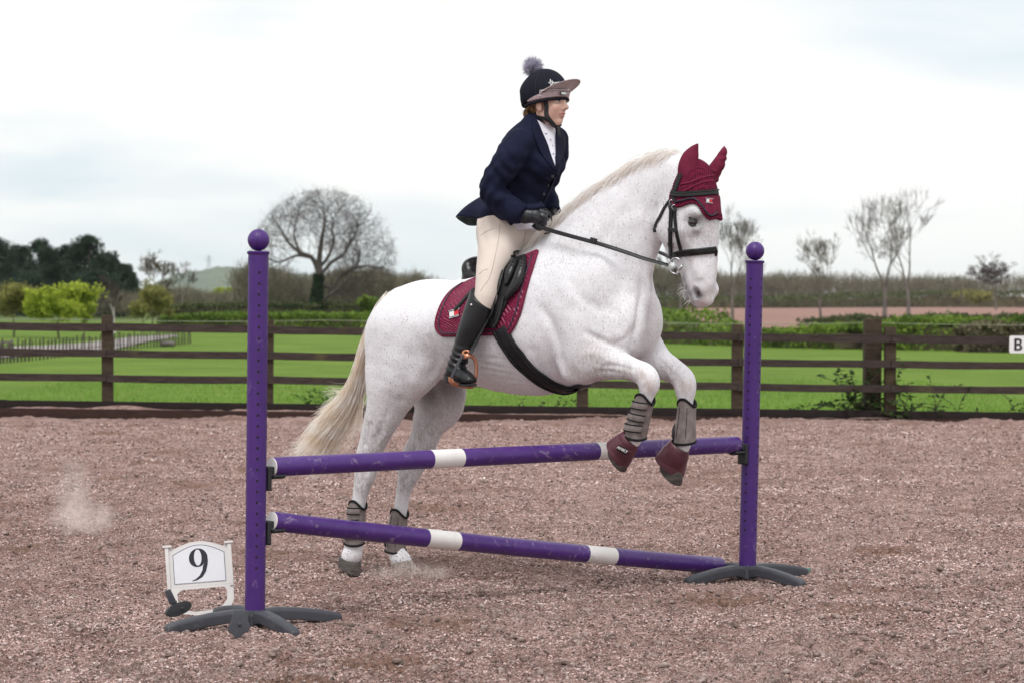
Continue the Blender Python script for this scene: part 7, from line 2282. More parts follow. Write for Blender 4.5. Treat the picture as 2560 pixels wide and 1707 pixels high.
M_GRASS = ground_mat('pasture_grass', [((.120, .200, .032), (.175, .268, .046)), ((.70, .74, .60), (1.05, 1., 1.)), ((.80, .84, .80), (1, 1, 1))], [9.0, .35, 60.0])
M_PLOUGH = ground_mat('ploughed_soil', [((.25, .145, .12), (.35, .22, .185)), ((.85, .84, .82), (1, 1, 1))], [2.0, .08])
M_FAR = ground_mat('far_fields', [((.10, .15, .045), (.16, .20, .07)), ((.7, .7, .7), (1, 1, 1))], [.02, .4])
M_TRACK = ground_mat('pale_gravel_track', [((.27, .24, .235), (.38, .345, .34)), ((.85, .85, .85), (1, 1, 1))], [6., .6])

def past_z(X, Y):
    return 0.05 * (vnoise2(X * .25, Y * .25, 41) - .5) + .03 * (vnoise2(X * 1.3, Y * 1.3, 42) - .5) - .005
ys_ = np.r_[np.arange(26.0, 60, .4), np.arange(60, 131, 1.2)]
def past_grid():
    xs = np.r_[np.arange(-90, -20, 2.0), np.arange(-20, 20, .4), np.arange(20, 91, 2.0)]
    X, Y = np.meshgrid(xs, ys_, indexing='ij'); Y = np.maximum(Y, fence_y(X) + .06); Y = np.where(Y < fence_y(X) + .061, fence_y(X) + .06, Y)
    Z = past_z(X, Y); nx, ny = X.shape; i = np.arange(nx - 1)[:, None] * ny + np.arange(ny - 1)[None]
    return np.stack([X, Y, Z], -1).reshape(-1, 3), np.stack([i, i + ny, i + ny + 1, i + 1], -1).reshape(-1, 4)
V, F = past_grid()
tag(mesh_np('pasture', V, F, M_GRASS), 'short bright green pasture behind the fence', None, None, 'structure')
sheet_xy('countryside', np.linspace(-3900, 3900, 60), np.r_[110, 200, 400, 800, 1500, 3000, 6600], lambda X, Y: -.25 + 0 * X, M_FAR)
sheet_xy('countryside_near_sides', [-400, -89, 89, 400], [-60, 30, 70, 129], lambda X, Y: -.35 + 0 * X, M_FAR)
def plough():
    pts = [(1700, 775), (1690, 797), (1780, 806), (1850, 822), (2120, 826), (2700, 812), (2700, 763), (2100, 765)]
    return [tuple(ground_at(a, b, 0.05)) for a, b in pts]
pv = plough(); pf = MB(); n_ = len(pv)
xs = np.linspace(0, 1, 40)
near = catmull(np.array([pv[1], pv[2], pv[3], pv[4], pv[5]]), 10); farl = np.array([np.array(ground_at(a, 765.5 + .0052 * (a - 2100), .05)) for a in np.linspace(1716, 2700, len(near))])
V = np.vstack([near, farl]); k = len(near); F = np.array([[i, i + 1, k + i + 1, k + i] for i in range(k - 1)])
tag(mesh_np('ploughed_field', V, F, M_PLOUGH), 'reddish brown ploughed field beyond the hedge', None, None, 'structure')
tn = [(-60, 892), (60, 886), (150, 881), (255, 876), (330, 860), (400, 846), (446, 838)]
tf = [(-60, 866), (60, 862), (150, 858), (250, 852), (310, 842), (385, 836), (440, 834)]
A = catmull(np.array([ground_at(a, b, .055) for a, b in tn]), 5); B = catmull(np.array([ground_at(a, b, .055) for a, b in tf]), 5)
k = len(A); V = np.vstack([A, B]); F = np.array([[i, i + 1, k + i + 1, k + i] for i in range(k - 1)])
V[:, 2] = past_z(V[:, 0], V[:, 1]) + .03
tag(mesh_np('track', V, F, M_TRACK), 'pale gravel track crossing the pasture on the left', None, None, 'structure')

# ridge of hills
def hill(name, depth, prof, mat, thick, label):
    xs = np.linspace(prof[0][0], prof[-1][0], 140); zz = np.interp(xs, [p[0] for p in prof], [p[1] for p in prof])
    V = []; F = []; rows = 16
    for j in range(rows):
        t = j / (rows - 1)
        for sx, zy in zip(xs, zz):
            p = at(sx, zy, depth); top = p[2]
            prof_t = math.sin(t * math.pi) ** .8
            yy = p[1] + (t - .5) * thick
            z = -1 + (top + 1) * prof_t
            bump = (vnoise2(np.array([sx * .09]), np.array([t * 9.]), 77)[0] - .5) * top * .16 * prof_t
            V.append((p[0] * (1 + (t - .5) * thick / depth), yy, z + bump))
    n = len(xs)
    for j in range(rows - 1):
        for i in range(n - 1): F.append((j * n + i, j * n + i + 1, (j + 1) * n + i + 1, (j + 1) * n + i))
    return tag(mesh_np(name, np.array(V), np.array(F), mat), label, None, None, 'structure')
M_HILL = ground_mat('wooded_hill', [((.045, .065, .04), (.12, .15, .055)), ((.6, .6, .65), (1, 1, 1))], [.007, .024], bump=.3, bscale=.03, bdist=6)
hill('hill', 5600, [(330, 742), (400, 702), (440, 686), (480, 676), (520, 673), (560, 666), (600, 672), (650, 680), (720, 684), (820, 690), (930, 697), (980, 700), (1050, 706), (1200, 716), (1300, 740)], M_HILL, 1500, 'hazy blue green ridge beyond the trees')

# ------------------------------------------------------------------ trees
def segs_mesh(S, n):
    """S rows: p0(3) p1(3) r0 r1 -> open prisms"""
    S = np.asarray(S, float); m_ = len(S)
    d = S[:, 3:6] - S[:, :3]; d /= np.linalg.norm(d, axis=1, keepdims=True) + 1e-9
    ref = np.where(np.abs(d[:, 2:3]) < .9, np.array([[0, 0, 1.]]), np.array([[1., 0, 0]]))
    a = np.cross(d, ref); a /= np.linalg.norm(a, axis=1, keepdims=True); b = np.cross(d, a)
    V = []
    for e, r in ((0, 6), (3, 7)):
        for k in range(n):
            q = 2 * math.pi * k / n
            V.append(S[:, e:e + 3] + (a * math.cos(q) + b * math.sin(q)) * S[:, r:r + 1])
    V = np.stack(V, 1).reshape(-1, 3); base = np.arange(m_)[:, None] * 2 * n
    F = np.concatenate([base + np.array([k, (k + 1) % n, n + (k + 1) % n, n + k]) for k in range(n)])
    return V, F

def grow(base, height, spread, g, levels=5, lean=(0, 0), fork=.28, first=4, ratio=.74, droop=0.0, r0=None, twist=.35, upward=.25, limbs=None, kids=(2, 3)):
    """recursive bare tree; returns segment rows with level"""
    out = []
    r0 = r0 or height * .032
    def branch(p, d, ln, r, lv):
        n = 4 if lv < 2 else 3
        q = np.array(p, float); dd = np.array(d, float)
        for i in range(n):
            dd = dd + g.normal(size=3) * twist * (.35 if lv == 0 else .55) * .5; dd[2] += upward * .12 - droop * .1 * lv
            dd /= np.linalg.norm(dd)
            q2 = q + dd * ln / n; ra = r * (1 - .42 * i / n); rb = r * (1 - .42 * (i + 1) / n)
            out.append([*q, *q2, ra, rb, lv]); q = q2
            if lv >= 1 and i >= 1 and lv < levels and g.random() < .55:
                sd_ = g.normal(size=3); sd_ -= dd * (sd_ @ dd); sd_ /= np.linalg.norm(sd_)
                nd_ = dd * .65 + sd_ * .75; nd_ /= np.linalg.norm(nd_)
                branch(q, nd_, ln * ratio * (.55 + .3 * g.random()), rb * .5, lv + 1)
        if lv < levels:
            kk = g.integers(kids[0], kids[1] + 1)
            ph = g.random() * 6.28
            for j in range(kk):
                ref = np.array([math.cos(ph + 6.28 * j / kk), math.sin(ph + 6.28 * j / kk), .15 * g.normal()])
                sd_ = ref - dd * (ref @ dd); sd_ /= np.linalg.norm(sd_) + 1e-9
                sp = spread * (.7 + .6 * g.random())
                nd_ = dd * math.cos(sp) + sd_ * math.sin(sp); nd_ /= np.linalg.norm(nd_)
                branch(q, nd_, ln * ratio * (.75 + .4 * g.random()), rb * (.80 if kk == 2 else .68), lv + 1)
    d0 = np.array([lean[0], lean[1], 1.0]); d0 /= np.linalg.norm(d0)
    p0 = np.array(base, float)
    if limbs:
        for l_ in limbs: branch(p0 + np.array(l_[0]), np.array(l_[1]) / np.linalg.norm(l_[1]), l_[2], l_[3], l_[4])
    else:
        branch(p0, d0, height * fork, r0, 0)
    return np.array(out)

def bark(name, a, b): return mat_noise(name, [a, b], scale=3.0, rough=.9, bump=.4, bump_scale=14, spec=.1, bump_dist=.03)
M_BARK = bark('dark_bark', (.055, .047, .045), (.12, .10, .095))
M_BARK2 = bark('grey_bark', (.10, .088, .082), (.20, .175, .165))
M_TWIG = mat_noise('twigs', [(.06, .046, .045), (.12, .095, .09)], scale=.8, rough=.9, spec=.1)
M_TWIG_OAK = mat_noise('oak_twigs', [(.065, .052, .050), (.13, .105, .10)], scale=.8, rough=.9, spec=.1)
M_TWIG_OLIVE = mat_noise('olive_twigs', [(.075, .062, .042), (.14, .115, .08)], scale=.8, rough=.9, spec=.1)

def tree_obj(name, S, label, bark_m, twig_m, group, cut=2, thin=1.0, minr=.006):
    S = S.copy(); S[:, 6:8] = np.maximum(S[:, 6:8] * thin, minr)
    root = empty(name, S[0, :3], label, 'tree', group)
    T = S[S[:, 8] <= cut]; C = S[S[:, 8] > cut]
    V, F = segs_mesh(T, 8); mesh_np('trunk', V, F, bark_m, root)
    V, F = segs_mesh(C, 3); mesh_np('crown', V, F, twig_m, root)
    return root

def fit(S, base, top_z, half_w):
    """scale a grown tree about its base so that it reaches the wanted height and half width"""
    P = S[:, 3:6] - base; sz = top_z / np.percentile(P[:, 2], 99.6); sw = half_w / np.percentile(np.abs(P[:, 0]), 98.5)
    for c in (0, 3):
        S[:, c:c + 2] = base[:2] + (S[:, c:c + 2] - base[:2]) * sw; S[:, c + 2] = base[2] + (S[:, c + 2] - base[2]) * sz
    return S

def base_at(sx, depth, z=-.1):
    p = at(sx, 800, depth); p[2] = z; return p
def z_at(sy, sx, depth): return at(sx, sy, depth)[2]

g = np.random.default_rng(21)
# the oak
OB = base_at(786, 150)
m1 = 150 / FPX
def rel(sx, sy, dy=0.): q = at(sx, sy, 150 + dy); return q - OB
limbs = []
S_o = []
def limb_path(pts, r0, r1, lv):
    P = catmull(np.array([OB + rel(*p) for p in pts]), 4); n = len(P)
    for i in range(n - 1):
        t = i / (n - 1); ra = r0 + (r1 - r0) * t; rb = r0 + (r1 - r0) * (i + 1) / (n - 1); S_o.append([*P[i], *P[i + 1], ra, rb, lv])
    return P
L1 = limb_path([(786, 806), (790, 760), (796, 715), (797, 672)], .34, .22, 0)
main = [([(797, 680), (780, 645), (750, 632), (720, 605), (700, 570), (680, 545)], .30, .10), ([(797, 672), (800, 630), (806, 590), (812, 555), (808, 520)], .34, .10), ([(800, 690), (830, 655), (855, 640), (880, 600), (900, 560)], .22, .08),
        ([(792, 700), (830, 720), (850, 690), (885, 672), (900, 640), (890, 600)], .26, .09), ([(797, 672), (822, 640), (835, 600), (830, 560), (850, 520)], .2, .07), ([(780, 645), (740, 640), (700, 655), (665, 645), (645, 620)], .17, .05),
        ([(750, 632), (735, 590), (742, 550), (750, 515)], .16, .05), ([(885, 672), (920, 665), (950, 670), (975, 655)], .13, .04), ([(790, 770), (815, 745), (850, 720), (880, 690)], .22, .10)]
for pts, ra, rb in main:
    P = limb_path(pts, ra * .58, rb * .25, 1)
    n = len(P)
    for i in range(3, n):
        for _ in range(2 if i > n * .35 else 1):
            d = P[i] - P[i - 1]; d /= np.linalg.norm(d); sdv = g.normal(size=3); sdv[2] += .25; sdv -= d * (sdv @ d); sdv /= np.linalg.norm(sdv)
            dd = d * .5 + sdv * .9; dd /= np.linalg.norm(dd)
            sub_ = grow(P[i], 3, .55, g, levels=6, limbs=[((0, 0, 0), dd, .95 + .45 * g.random(), .026, 2)], ratio=.70, upward=.5, twist=.7)
            S_o += sub_.tolist()
S_o = np.array(S_o)
ctr = OB + rel(808, 660)
pr = project(S_o[:, 3:6]); ok = ((pr[:, 0] - 808) / 185) ** 2 + ((pr[:, 1] - 655) / 182) ** 2 < 1.0 + .12 * g.normal(size=len(pr)) * (g.random(len(pr)) < .5)
S_o = S_o[(ok & ((S_o[:, 8] < 5) | (g.random(len(pr)) < .26))) | (S_o[:, 8] <= 1)]
oak = tree_obj('oak_tree', S_o, 'large spreading bare oak with dark trunk standing beyond the pasture', M_BARK, M_TWIG_OAK, 'bare trees in the distance', cut=1, minr=.0065)

def leaf_quads(P, size, g, name, mat, parent=None, flat=.0, aspect=.6, kind=None):
    n = len(P); d = g.normal(size=(n, 3)); d /= np.linalg.norm(d, axis=1, keepdims=True)
    u = np.cross(d, g.normal(size=(n, 3))); u /= np.linalg.norm(u, axis=1, keepdims=True) + 1e-9; v = np.cross(d, u)
    s = (size * (.6 + .8 * g.random((n, 1))))
    V = np.stack([P - u * s, P + v * s * aspect, P + u * s, P - v * s * aspect], 1).reshape(-1, 3)
    return mesh_np(name, V, np.arange(n * 4).reshape(-1, 4), mat, parent, smooth=False)

def leaf_mat(name, a, b, scale=2.0, trans=.3):
    mt, nt, bs = new_mat(name); L = nt.links
    tc = nd(nt, 'ShaderNodeTexCoord'); n = nd(nt, 'ShaderNodeTexNoise'); n.inputs['Scale'].default_value = scale; n.inputs['Detail'].default_value = 5
    L.new(tc.outputs['Object'], n.inputs['Vector'])
    r = nd(nt, 'ShaderNodeValToRGB'); r.color_ramp.elements[0].position = .36; r.color_ramp.elements[0].color = (*a, 1); r.color_ramp.elements[1].position = .62; r.color_ramp.elements[1].color = (*b, 1)
    L.new(n.outputs['Fac'], r.inputs['Fac']); L.new(r.outputs['Color'], bs.inputs['Base Color']); bs.inputs['Roughness'].default_value = .7; bs.inputs['Specular IOR Level'].default_value = .2
    t = nd(nt, 'ShaderNodeBsdfTranslucent'); L.new(r.outputs['Color'], t.inputs['Color']); mx = nd(nt, 'ShaderNodeMixShader'); mx.inputs['Fac'].default_value = trans
    L.new(bs.outputs['BSDF'], mx.inputs[1]); L.new(t.outputs['BSDF'], mx.inputs[2]); L.new(mx.outputs['Shader'], nt.nodes['Material Output'].inputs['Surface'])
    return mt
M_PINE = leaf_mat('pine_needles', (.012, .026, .018), (.034, .060, .036), 1.2, .1)
M_WILLOW = leaf_mat('spring_yellow_green_leaves', (.26, .34, .030), (.42, .50, .06), 1.5)
M_WILLOW2 = leaf_mat('olive_bud_leaves', (.20, .19, .06), (.30, .30, .09), 1.5)
M_HEDGE = leaf_mat('hawthorn_hedge_leaves', (.07, .125, .020), (.18, .27, .040), 1.2)
M_HEDGE_DK = leaf_mat('dark_hedge_leaves', (.05, .070, .028), (.12, .135, .055), .8)
M_HEDGE_BR = leaf_mat('brown_hedge_twigs', (.075, .062, .040), (.15, .13, .075), .8, .1)
M_IVY = leaf_mat('ivy_leaves', (.018, .040, .018), (.045, .080, .035), 3.)
M_SCRUB = leaf_mat('bare_scrub', (.13, .118, .085), (.24, .22, .155), .8, .15)
# ivy on the oak's trunk
n = 5200; t = g.random(n); a = g.random(n) * 6.28; i_ = (t * (len(L1) - 2)).astype(int)
Pv = L1[i_] + np.stack([np.cos(a), np.sin(a), 0 * a], 1) * (.35 + .12 * g.random((n, 1))) * (1 - .35 * t[:, None]) + np.array([0, 0, 1]) * (g.random((n, 1)) - .5) * .8
Pv = Pv[Pv[:, 2] < 2.8]
leaf_quads(Pv, .09, g, 'ivy', M_IVY, oak)

def bare_tree(sx, sy_top, depth, half_px, label, seed, levels=5, bark_m=M_BARK2, twig_m=M_TWIG, fork=.30, spread=.42, name='bare_tree', first=None, minr=.012, kids=(2, 3), lean=(0, 0), base_z=-.1, thin=1.0):
    gg = np.random.default_rng(seed); b = base_at(sx, depth, base_z); hgt = z_at(sy_top, sx, depth) - base_z
    S = grow(b, hgt, spread, gg, levels=levels, fork=fork, upward=.8, kids=kids, lean=lean, r0=hgt * .022, ratio=.76, twist=.4)
    S = fit(S, b, hgt, half_px * depth / FPX)
    return tree_obj(name, S, label, bark_m, twig_m, 'bare trees in the distance', cut=1, minr=minr, thin=thin)
bare_tree(1832, 528, 125, 68, 'slim bare tree beside the right stand, right of the horse muzzle', 5, levels=6, twig_m=M_TWIG_OLIVE, minr=.006, spread=.36, thin=.8)
bare_tree(2054, 585, 125, 62, 'small bare tree left of the two tallest trees on the right', 8, levels=6, twig_m=M_TWIG_OLIVE, minr=.006, thin=.8)
bare_tree(2212, 500, 125, 92, 'wide many-stemmed bare tree above the doubled gatepost', 16, levels=5, fork=.16, spread=.42, kids=(2, 4), minr=.006)
bare_tree(2272, 478, 122, 100, 'tallest bare tree on the right with a trailing side branch', 11, levels=6, fork=.30, twig_m=M_TWIG_OLIVE, minr=.006, spread=.40, thin=.8)
bare_tree(287, 688, 90, 52, 'pale barked birch standing before the dark pines', 31, levels=5, bark_m=bark('birch_bark', (.34, .31, .29), (.52, .49, .47)), fork=.42, minr=.008)
bare_tree(395, 632, 135, 48, 'thin bare tree behind the yellow green bush left of the hill', 33, levels=6, twig_m=M_TWIG_OLIVE, minr=.012)
bare_tree(455, 655, 180, 40, 'bare tree in front of the hazy hill', 34, levels=5, minr=.014)
bare_tree(2490, 640, 330, 62, 'rounded bare tree far off at the right edge', 36, levels=6, minr=.03, spread=.5)
bare_tree(1700, 590, 210, 55, 'faint bare tree just right of the horse nose', 37, levels=5, minr=.016)

def leafy(sx, sy_top, depth, half_px, label, seed, mat, n=6000, leaf=.09, name='leafy_bush', cat='bush', low=.12, density_pow=.6, group='spring shrubs by the track'):
    gg = np.random.default_rng(seed); b = base_at(sx, depth, -.1); hgt = z_at(sy_top, sx, depth) + .1; hw = half_px * depth / FPX
    S = grow(b, hgt, .42, gg, levels=4, fork=.2, upward=.9, kids=(3, 4), r0=hgt * .02, ratio=.78, twist=.45); S = fit(S, b, hgt * .93, hw * .92)
    root = empty(name, b, label, cat, group); V, F = segs_mesh(np.c_[S[:, :6], np.maximum(S[:, 6:8], .008)], 4); mesh_np('branches', V, F, M_TWIG_OLIVE, root)
    tips = S[S[:, 8] >= 2]
    idx = gg.integers(0, len(tips), n); tt_ = gg.random((n, 1)); P = tips[idx, :3] * (1 - tt_) + tips[idx, 3:6] * tt_ + gg.normal(size=(n, 3)) * hw * .055
    leaf_quads(P[P[:, 2] > hgt * low - .1], leaf, gg, 'foliage', mat, root)
    return root
leafy(36, 700, 82, 92, 'olive budding bush at the left edge of the picture', 51, M_WILLOW2, n=8000, leaf=.045)
leafy(148, 702, 80, 96, 'bright yellow green leafing bush below the pines', 52, M_WILLOW, n=14000, leaf=.05)
leafy(210, 745, 84, 34, 'low yellow green bush right of the brightest one', 54, M_WILLOW, n=2500, leaf=.045)
leafy(382, 690, 95, 56, 'loose olive green bush left of the purple stand', 53, M_WILLOW2, n=5500, leaf=.04)
leafy(350, 740, 100, 60, 'low olive bush at the foot of the track', 55, M_WILLOW2, n=3000, leaf=.05)
leafy(555, 716, 240, 40, 'small bright green tree beneath the hill', 56, M_WILLOW, n=3000, leaf=.12)
leafy(930, 738, 140, 40, 'green bush just left of the horse rump', 57, M_HEDGE, n=3500, leaf=.09)
leafy(2450, 724, 420, 60, 'pale yellow green bush on the far right skyline', 58, M_WILLOW2, n=1500, leaf=.25)

def pine(sx, sy_top, depth, half_px, label, seed, n=8600):
    gg = np.random.default_rng(seed); b = base_at(sx, depth, -.2); hgt = z_at(sy_top, sx, depth) + .2; hw = half_px * depth / FPX
    root = empty('pine_tree', b, label, 'tree', 'dark pines on the left')
    V, F = segs_mesh([[*b, *(b + np.array([.1, 0, hgt * .85])), hgt * .03, hgt * .012]], 8); mesh_np('trunk', V, F, M_BARK, root)
    P = []
    k = 64
    for i in range(k):
        t = (i + .5) / k; z = hgt * (.10 + .88 * t); rr = hw * (1 - .65 * t ** 1.7) * (.65 + .45 * gg.random()); a = gg.random() * 6.28
        c = b + np.array([math.cos(a) * rr * .75, math.sin(a) * rr * .75, z]) if i < k - 3 else b + np.array([gg.normal() * hw * .15, 0, z])
        s = hw * (.42 - .20 * t) * (.8 + .5 * gg.random()); m_ = n // k
        d = gg.normal(size=(m_, 3)); d /= np.linalg.norm(d, axis=1, keepdims=True)
        P.append(c + d * s * (.35 + .85 * gg.random((m_, 1)) ** .6) * np.array([1.15, 1.15, .8]))
    leaf_quads(np.concatenate(P), .15, gg, 'crown', M_PINE, root, aspect=.28)
for i, (sx, top, hp_, dep, lab) in enumerate([(-15, 598, 62, 200, 'dark pine cut by the left edge of the picture'), (52, 618, 50, 205, 'second dark pine from the left edge'), (108, 604, 50, 195, 'dark pine with a broad crown above the brightest bush'),
        (160, 618, 46, 205, 'lower dark pine just left of the tallest pine'), (220, 592, 52, 192, 'tallest dark pine of the left group'), (268, 636, 42, 200, 'dark pine on the right shoulder of the group'), (312, 664, 34, 198, 'small dark pine ending the group on the right'),
        (60, 690, 70, 185, 'low dark pine behind the olive bush'), (240, 690, 70, 186, 'low dark pine behind the birch')]):
    pine(sx, top, dep, hp_ * 1.25, lab, 70 + i, 11000)

def hedge(pts, h_px, depth_w, label, mat, seed, n, leaf=.07, name='hedge', rough_top=.25, group='hedges around the fields', z0=-.1):
    """pts: (sx, top_sy, depth) along the hedge"""
    gg = np.random.default_rng(seed)
    B = catmull(np.array([[*at(a, b, d)[:2], at(a, b, d)[2]] for a, b, d in pts]), 8)
    seg = np.r_[0, np.cumsum(np.linalg.norm(np.diff(B[:, :2], axis=0), axis=1))]; t = gg.random(n) * seg[-1]
    c = np.stack([np.interp(t, seg, B[:, j]) for j in range(3)], 1); d = np.gradient(B[:, :2], axis=0); nrm = np.stack([-d[:, 1], d[:, 0]], 1); nrm /= np.linalg.norm(nrm, axis=1, keepdims=True)
    nn = np.stack([np.interp(t, seg, nrm[:, j]) for j in range(2)], 1)
    top = c[:, 2] + rough_top * c[:, 2] * (vnoise2(t * .7, t * 0, seed) - .55) + rough_top * .5 * c[:, 2] * (vnoise2(t * 2.6, t * 0 + 3, seed) - .5)
    q = gg.random(n) * 2.2 - 1.1; u = np.clip(q, -1, 1)
    face = gg.random(n)
    lat = np.where(face < .62, np.sign(gg.random(n) - .25) * depth_w / 2, (gg.random(n) - .5) * depth_w)
    z = np.where(face < .62, z0 + (top - z0) * gg.random(n), top)
    lump_ = depth_w * .25 * (vnoise2(t * 1.1, z * 1.6, seed + 1) - .5)
    P = np.stack([c[:, 0] + nn[:, 0] * (lat + lump_), c[:, 1] + nn[:, 1] * (lat + lump_), z], 1) + gg.normal(size=(n, 3)) * leaf * .8
    root = empty(name, (B[len(B) // 2, 0], B[len(B) // 2, 1], 0), label, 'hedge', group)
    leaf_quads(P, leaf, gg, 'foliage', mat, root)
    # twiggy core so that no light passes straight through
    V = []; F = []
    for i in range(len(B)):
        for s_ in (-1, 1):
            for zz in (z0, max(B[i, 2] * .72, .1) if 2 < i < len(B) - 3 else .02): V.append((B[i, 0] + nrm[i, 0] * s_ * depth_w * .34, B[i, 1] + nrm[i, 1] * s_ * depth_w * .34, zz))
    for i in range(len(B) - 1):
        a = i * 4; F += [(a, a + 4, a + 5, a + 1), (a + 3, a + 7, a + 6, a + 2), (a + 1, a + 5, a + 7, a + 3)]
    m_ = MB(); m_.add(V, F); m_.build('twiggy_core', M_HEDGE_BR, root, smooth=False)
    return root
hedge([(400, 800, 96), (520, 788, 96), (660, 788, 95), (800, 787, 95), (960, 789, 94)], 0, 1.3, 'clipped green hedge at the back of the pasture on the left', M_HEDGE, 91, 14000, leaf=.06, rough_top=.10)
hedge([(415, 765, 150), (540, 763, 150), (700, 762, 150), (960, 766, 150)], 0, 1.5, 'second clipped hedge behind the first one', M_HEDGE_DK, 92, 9000, leaf=.09, rough_top=.12)
hedge([(960, 790, 92), (1150, 790, 88), (1400, 786, 82), (1640, 784, 78), (1740, 797, 76), (1840, 820, 74)], 0, 2.2, 'rough green hedge bank left of the right stand', M_HEDGE, 93, 13000, leaf=.07, rough_top=.35)
hedge([(1840, 826, 74), (1960, 830, 72), (2060, 822, 71), (2150, 815, 70)], 0, 2.4, 'low grassy bank in front of the ploughed field', M_HEDGE, 94, 9000, leaf=.06, rough_top=.4)
hedge([(2140, 812, 70), (2250, 806, 70), (2370, 798, 69), (2480, 806, 69), (2640, 796, 68)], 0, 2.4, 'overgrown green hedge at the right of the pasture', M_HEDGE, 95, 15000, leaf=.065, rough_top=.4)
hedge([(2400, 818, 66), (2480, 806, 66), (2540, 812, 66), (2600, 808, 66)], 0, 1.2, 'bare brown bramble mound before the right hedge', M_HEDGE_BR, 96, 4000, leaf=.06, rough_top=.5)
hedge([(2020, 803, 118), (2100, 795, 117), (2200, 796, 116), (2330, 792, 115), (2620, 788, 114)], 0, 1.6, 'dark trimmed hedge along the near edge of the ploughed field', M_HEDGE_DK, 97, 7000, leaf=.09, rough_top=.3)
hedge([(1560, 748, 330), (1750, 744, 340), (1950, 745, 360), (2150, 738, 400), (2350, 733, 430), (2640, 732, 440)], 0, 3.0, 'long dark hedge on the far side of the ploughed field', M_HEDGE_DK, 98, 9000, leaf=.22, rough_top=.25)

def scrub(rows, label, seed, mat, leaf, n, name='bare_woodland', kind='stuff', cat='woodland'):
    """rows: (sx, top_sy, depth): a mass of bare twigs, fused into one object"""
    gg = np.random.default_rng(seed); R_ = np.array(rows, float)
    t = gg.random(n) * (len(R_) - 1); i = np.floor(t).astype(int); f_ = (t - i)[:, None]; q = R_[i] * (1 - f_) + R_[np.minimum(i + 1, len(R_) - 1)] * f_
    P = np.array([at(a, b, d) for a, b, d in q])
    top = P[:, 2] * (.80 + .30 * vnoise2(q[:, 0] * .045, q[:, 0] * 0, seed) ) * (.92 + .16 * vnoise2(q[:, 0] * .2, q[:, 0] * 0, seed + 2))
    z = top * gg.random(n) ** .55
    P = np.stack([P[:, 0] + gg.normal(size=n) * leaf * 2, P[:, 1] + (gg.random(n) - .5) * q[:, 2] * .06, z - .1], 1)
    d = gg.normal(size=(n, 3)) * np.array([.45, .45, .25]); d[:, 2] += .9; d /= np.linalg.norm(d, axis=1, keepdims=True)
    ln = leaf * (3 + 5 * gg.random((n, 1)))
    V, F = segs_mesh(np.c_[P, P + d * ln, np.full((n, 1), leaf * .16), np.full((n, 1), leaf * .05)], 3)
    return tag(mesh_np(name, V, F, mat), label, cat, None, kind)
scrub([(600, 700, 165), (660, 672, 165), (720, 690, 168), (800, 700, 170), (880, 672, 170), (940, 690, 170), (1010, 690, 172), (1100, 705, 175)], 'brown leafless thicket behind the oak', 101, M_SCRUB, .13, 16000)
scrub([(1500, 662, 420), (1600, 672, 420), (1660, 682, 430), (1760, 694, 430), (1860, 697, 440), (1960, 698, 440), (2060, 699, 450), (2200, 702, 450), (2320, 704, 460), (2450, 705, 460), (2660, 700, 460)], 'brown leafless wood along the right horizon', 102, M_SCRUB, .32, 18000)
scrub([(200, 770, 175), (260, 745, 175), (330, 752, 178), (420, 735, 200), (480, 738, 210), (560, 742, 230), (640, 740, 240)], 'tangled brown scrub between the pines and the hill', 103, M_SCRUB, .14, 9000)
for i, (sx, top, hp_, lab) in enumerate([(2325, 704, 14, 'small far conifer left in the dark trio on the right skyline'), (2358, 696, 15, 'small far conifer in the middle of the dark trio on the skyline'), (2392, 693, 13, 'small far conifer right in the dark trio on the skyline')]):
    gg = np.random.default_rng(120 + i); dpt = 520; b = base_at(sx, dpt, -.2); hgt = z_at(top, sx, dpt) + .2; hw = hp_ * dpt / FPX
    root = empty('conifer', b, lab, 'tree', 'far conifers')
    V, F = segs_mesh([[*b, *(b + np.array([0, 0, hgt * .9])), .15, .05]], 6); mesh_np('trunk', V, F, M_BARK, root)
    t = gg.random(1500); a = gg.random(1500) * 6.28; rr = hw * (1 - t) ** .7 * (.5 + .5 * gg.random(1500))
    leaf_quads(b + np.stack([np.cos(a) * rr, np.sin(a) * rr, hgt * (.15 + .85 * t)], 1), .28, gg, 'crown', M_PINE, root)

# pylon on the ridge
def pylon():
    b = at(522, 676, 5100); top = at(522, 638, 5100); hgt = top[2] - b[2] + 4
    root = empty('pylon', (b[0], b[1], b[2] - 4), 'faint lattice electricity pylon on the hill', 'pylon')
    m_ = MB()
    for sx in (-1, 1):
        for sy in (-1, 1): m_.tube([(b[0] + sx * 4.0, b[1] + sy * 4.0, b[2] - 4), (b[0] + sx * .6, b[1] + sy * .35, b[2] - 4 + hgt)], .35, n=4)
    for k in range(6):
        t0, t1 = k / 6, (k + 1) / 6; w0 = 4.0 - 3.4 * t0; w1 = 4.0 - 3.4 * t1
        m_.tube([(b[0] - w0, b[1] - w0, b[2] - 4 + hgt * t0), (b[0] + w1, b[1] - w1, b[2] - 4 + hgt * t1)], .10, n=3); m_.tube([(b[0] + w0, b[1] - w0, b[2] - 4 + hgt * t0), (b[0] - w1, b[1] - w1, b[2] - 4 + hgt * t1)], .10, n=3)
    m_.build('mast', M_GREY_PL, root)
    for z_, w_ in ((.62, 7.5), (.76, 9.5), (.90, 6.0)):
        c = MB(); c.tube([(b[0] - w_, b[1], b[2] - 4 + hgt * z_), (b[0] + w_, b[1], b[2] - 4 + hgt * z_)], .4, n=4); c.build('crossarm', M_GREY_PL, root)
pylon()

